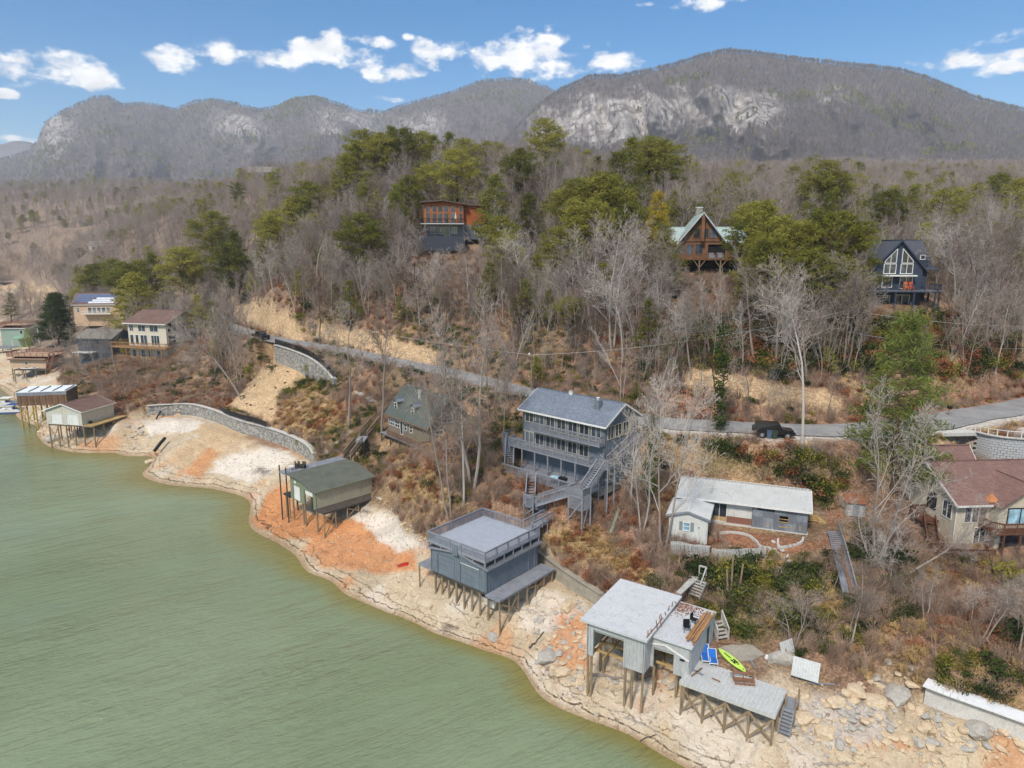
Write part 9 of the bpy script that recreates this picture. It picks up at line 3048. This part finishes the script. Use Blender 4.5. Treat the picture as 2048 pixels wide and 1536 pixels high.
b = Place('red_canoe', 'small red overturned boat on the clay left of the grey boathouse', 'boat', p, 30)
mb = MB(); n = 10
ringv = []
for i in range(n + 1):
    t = -1 + 2 * i / n; w_ = .32 * max(.03, 1 - t * t); ringv += [(t * .9, -w_, 0), (t * .9, -w_ * .6, .22 * (1 - abs(t) ** 3)), (t * .9, w_ * .6, .22 * (1 - abs(t) ** 3)), (t * .9, w_, 0)]
mb.add(ringv, [(i * 4 + a, i * 4 + a + 1, (i + 1) * 4 + a + 1, (i + 1) * 4 + a) for i in range(n) for a in range(3)])
mb.build('hull', paint('red_hull', S(186, 44, 40), .5), b.o); MB().beam((-.85, 0, .2), (.85, 0, .2), .03, .04).build('keel', m_deckbrown, b.o)


def loose_boards():
    """scattered planks and broken timber around the pale boathouse and the metal dock"""
    rr = random.Random(8)
    L = [((1383, 1352), (1404, 1336), 'grey board lying crosswise on the metal dock left end'), ((1385, 1338), (1406, 1350), 'brown board crossing the grey one on the metal dock'), ((1424, 1356), (1440, 1363), 'short grey board on the middle of the metal dock'),
         ((1462, 1345), (1470, 1362), 'thin stick beside the bench on the metal dock'), ((1435, 1288), (1485, 1291), 'long pale plank above the concrete slab'), ((1500, 1322), (1512, 1340), 'pale timber block between slab and dock'), ((1690, 1320), (1720, 1300), 'bleached stick above the right rocks'),
         ((1615, 1368), (1670, 1372), 'white driftwood plank by the metal fence'), ((1470, 1165), (1500, 1185), 'broken pale frame timber above the boathouse steps'), ((1488, 1160), (1475, 1190), 'second pale frame timber crossing the broken one'), ((1530, 1090), (1545, 1112), 'white plank beside the yard rubble'), ((1740, 1355), (1790, 1362), 'grey branch on the right rocks')]
    for i, (a, c, lab) in enumerate(L):
        ond = 'metal dock' in lab and 'by the' not in lab
        f = (lambda q: P(*q, 5.09)) if ond else (lambda q: G(*q) + Vector((0, 0, .12)))
        MB().beam(f(a), f(c), rr.uniform(.1, .2), .05).build('loose_board', m_slate_l if i % 2 else m_deckbrown, None, None, lab, 'board')
    bm = MB().box(-.2, .2, -.1, .1, -.05, .16).mesh('concrete_block', m_conc)
    for i in range(34):
        p = G(rr.gauss(1548, 16), rr.gauss(1122, 26))
        tag(link('concrete_block', bm, None, p, (rr.uniform(-.4, .4), rr.uniform(-.4, .4), rr.uniform(0, 6))), 'loose white concrete block in the rubble below the cottage yard', 'block', 'loose blocks below the cottage yard')
    for j, (x, y, W_, lab) in enumerate(((18, 678, 12, 'grey floating dock with blue covers at the left edge'), (2, 664, 9, 'grey floating dock behind the blue-covered one'))):
        p = P(x, y, .3)
        b = Place('floating_dock', lab, 'dock', (p.x, p.y, .1), 3)
        deck(b.o, -W_ / 2, W_ / 2, -2, 2, .5, m_slate_l, None, 'x', .25, 'deck')
        for k in range(3): MB().box(-W_ / 2 + 1 + k * 3.4, -W_ / 2 + 3.2 + k * 3.4, -1.2, 1.2, .52, 1.3).build('covered_boat', (m_glass_b, m_white, m_rail_g)[k], b.o)
        for k in (-1, 1): MB().tube((k * W_ / 2, -2, -3), (k * W_ / 2, -2, 2.2), .14).build('pile', m_pile, b.o)


loose_boards()
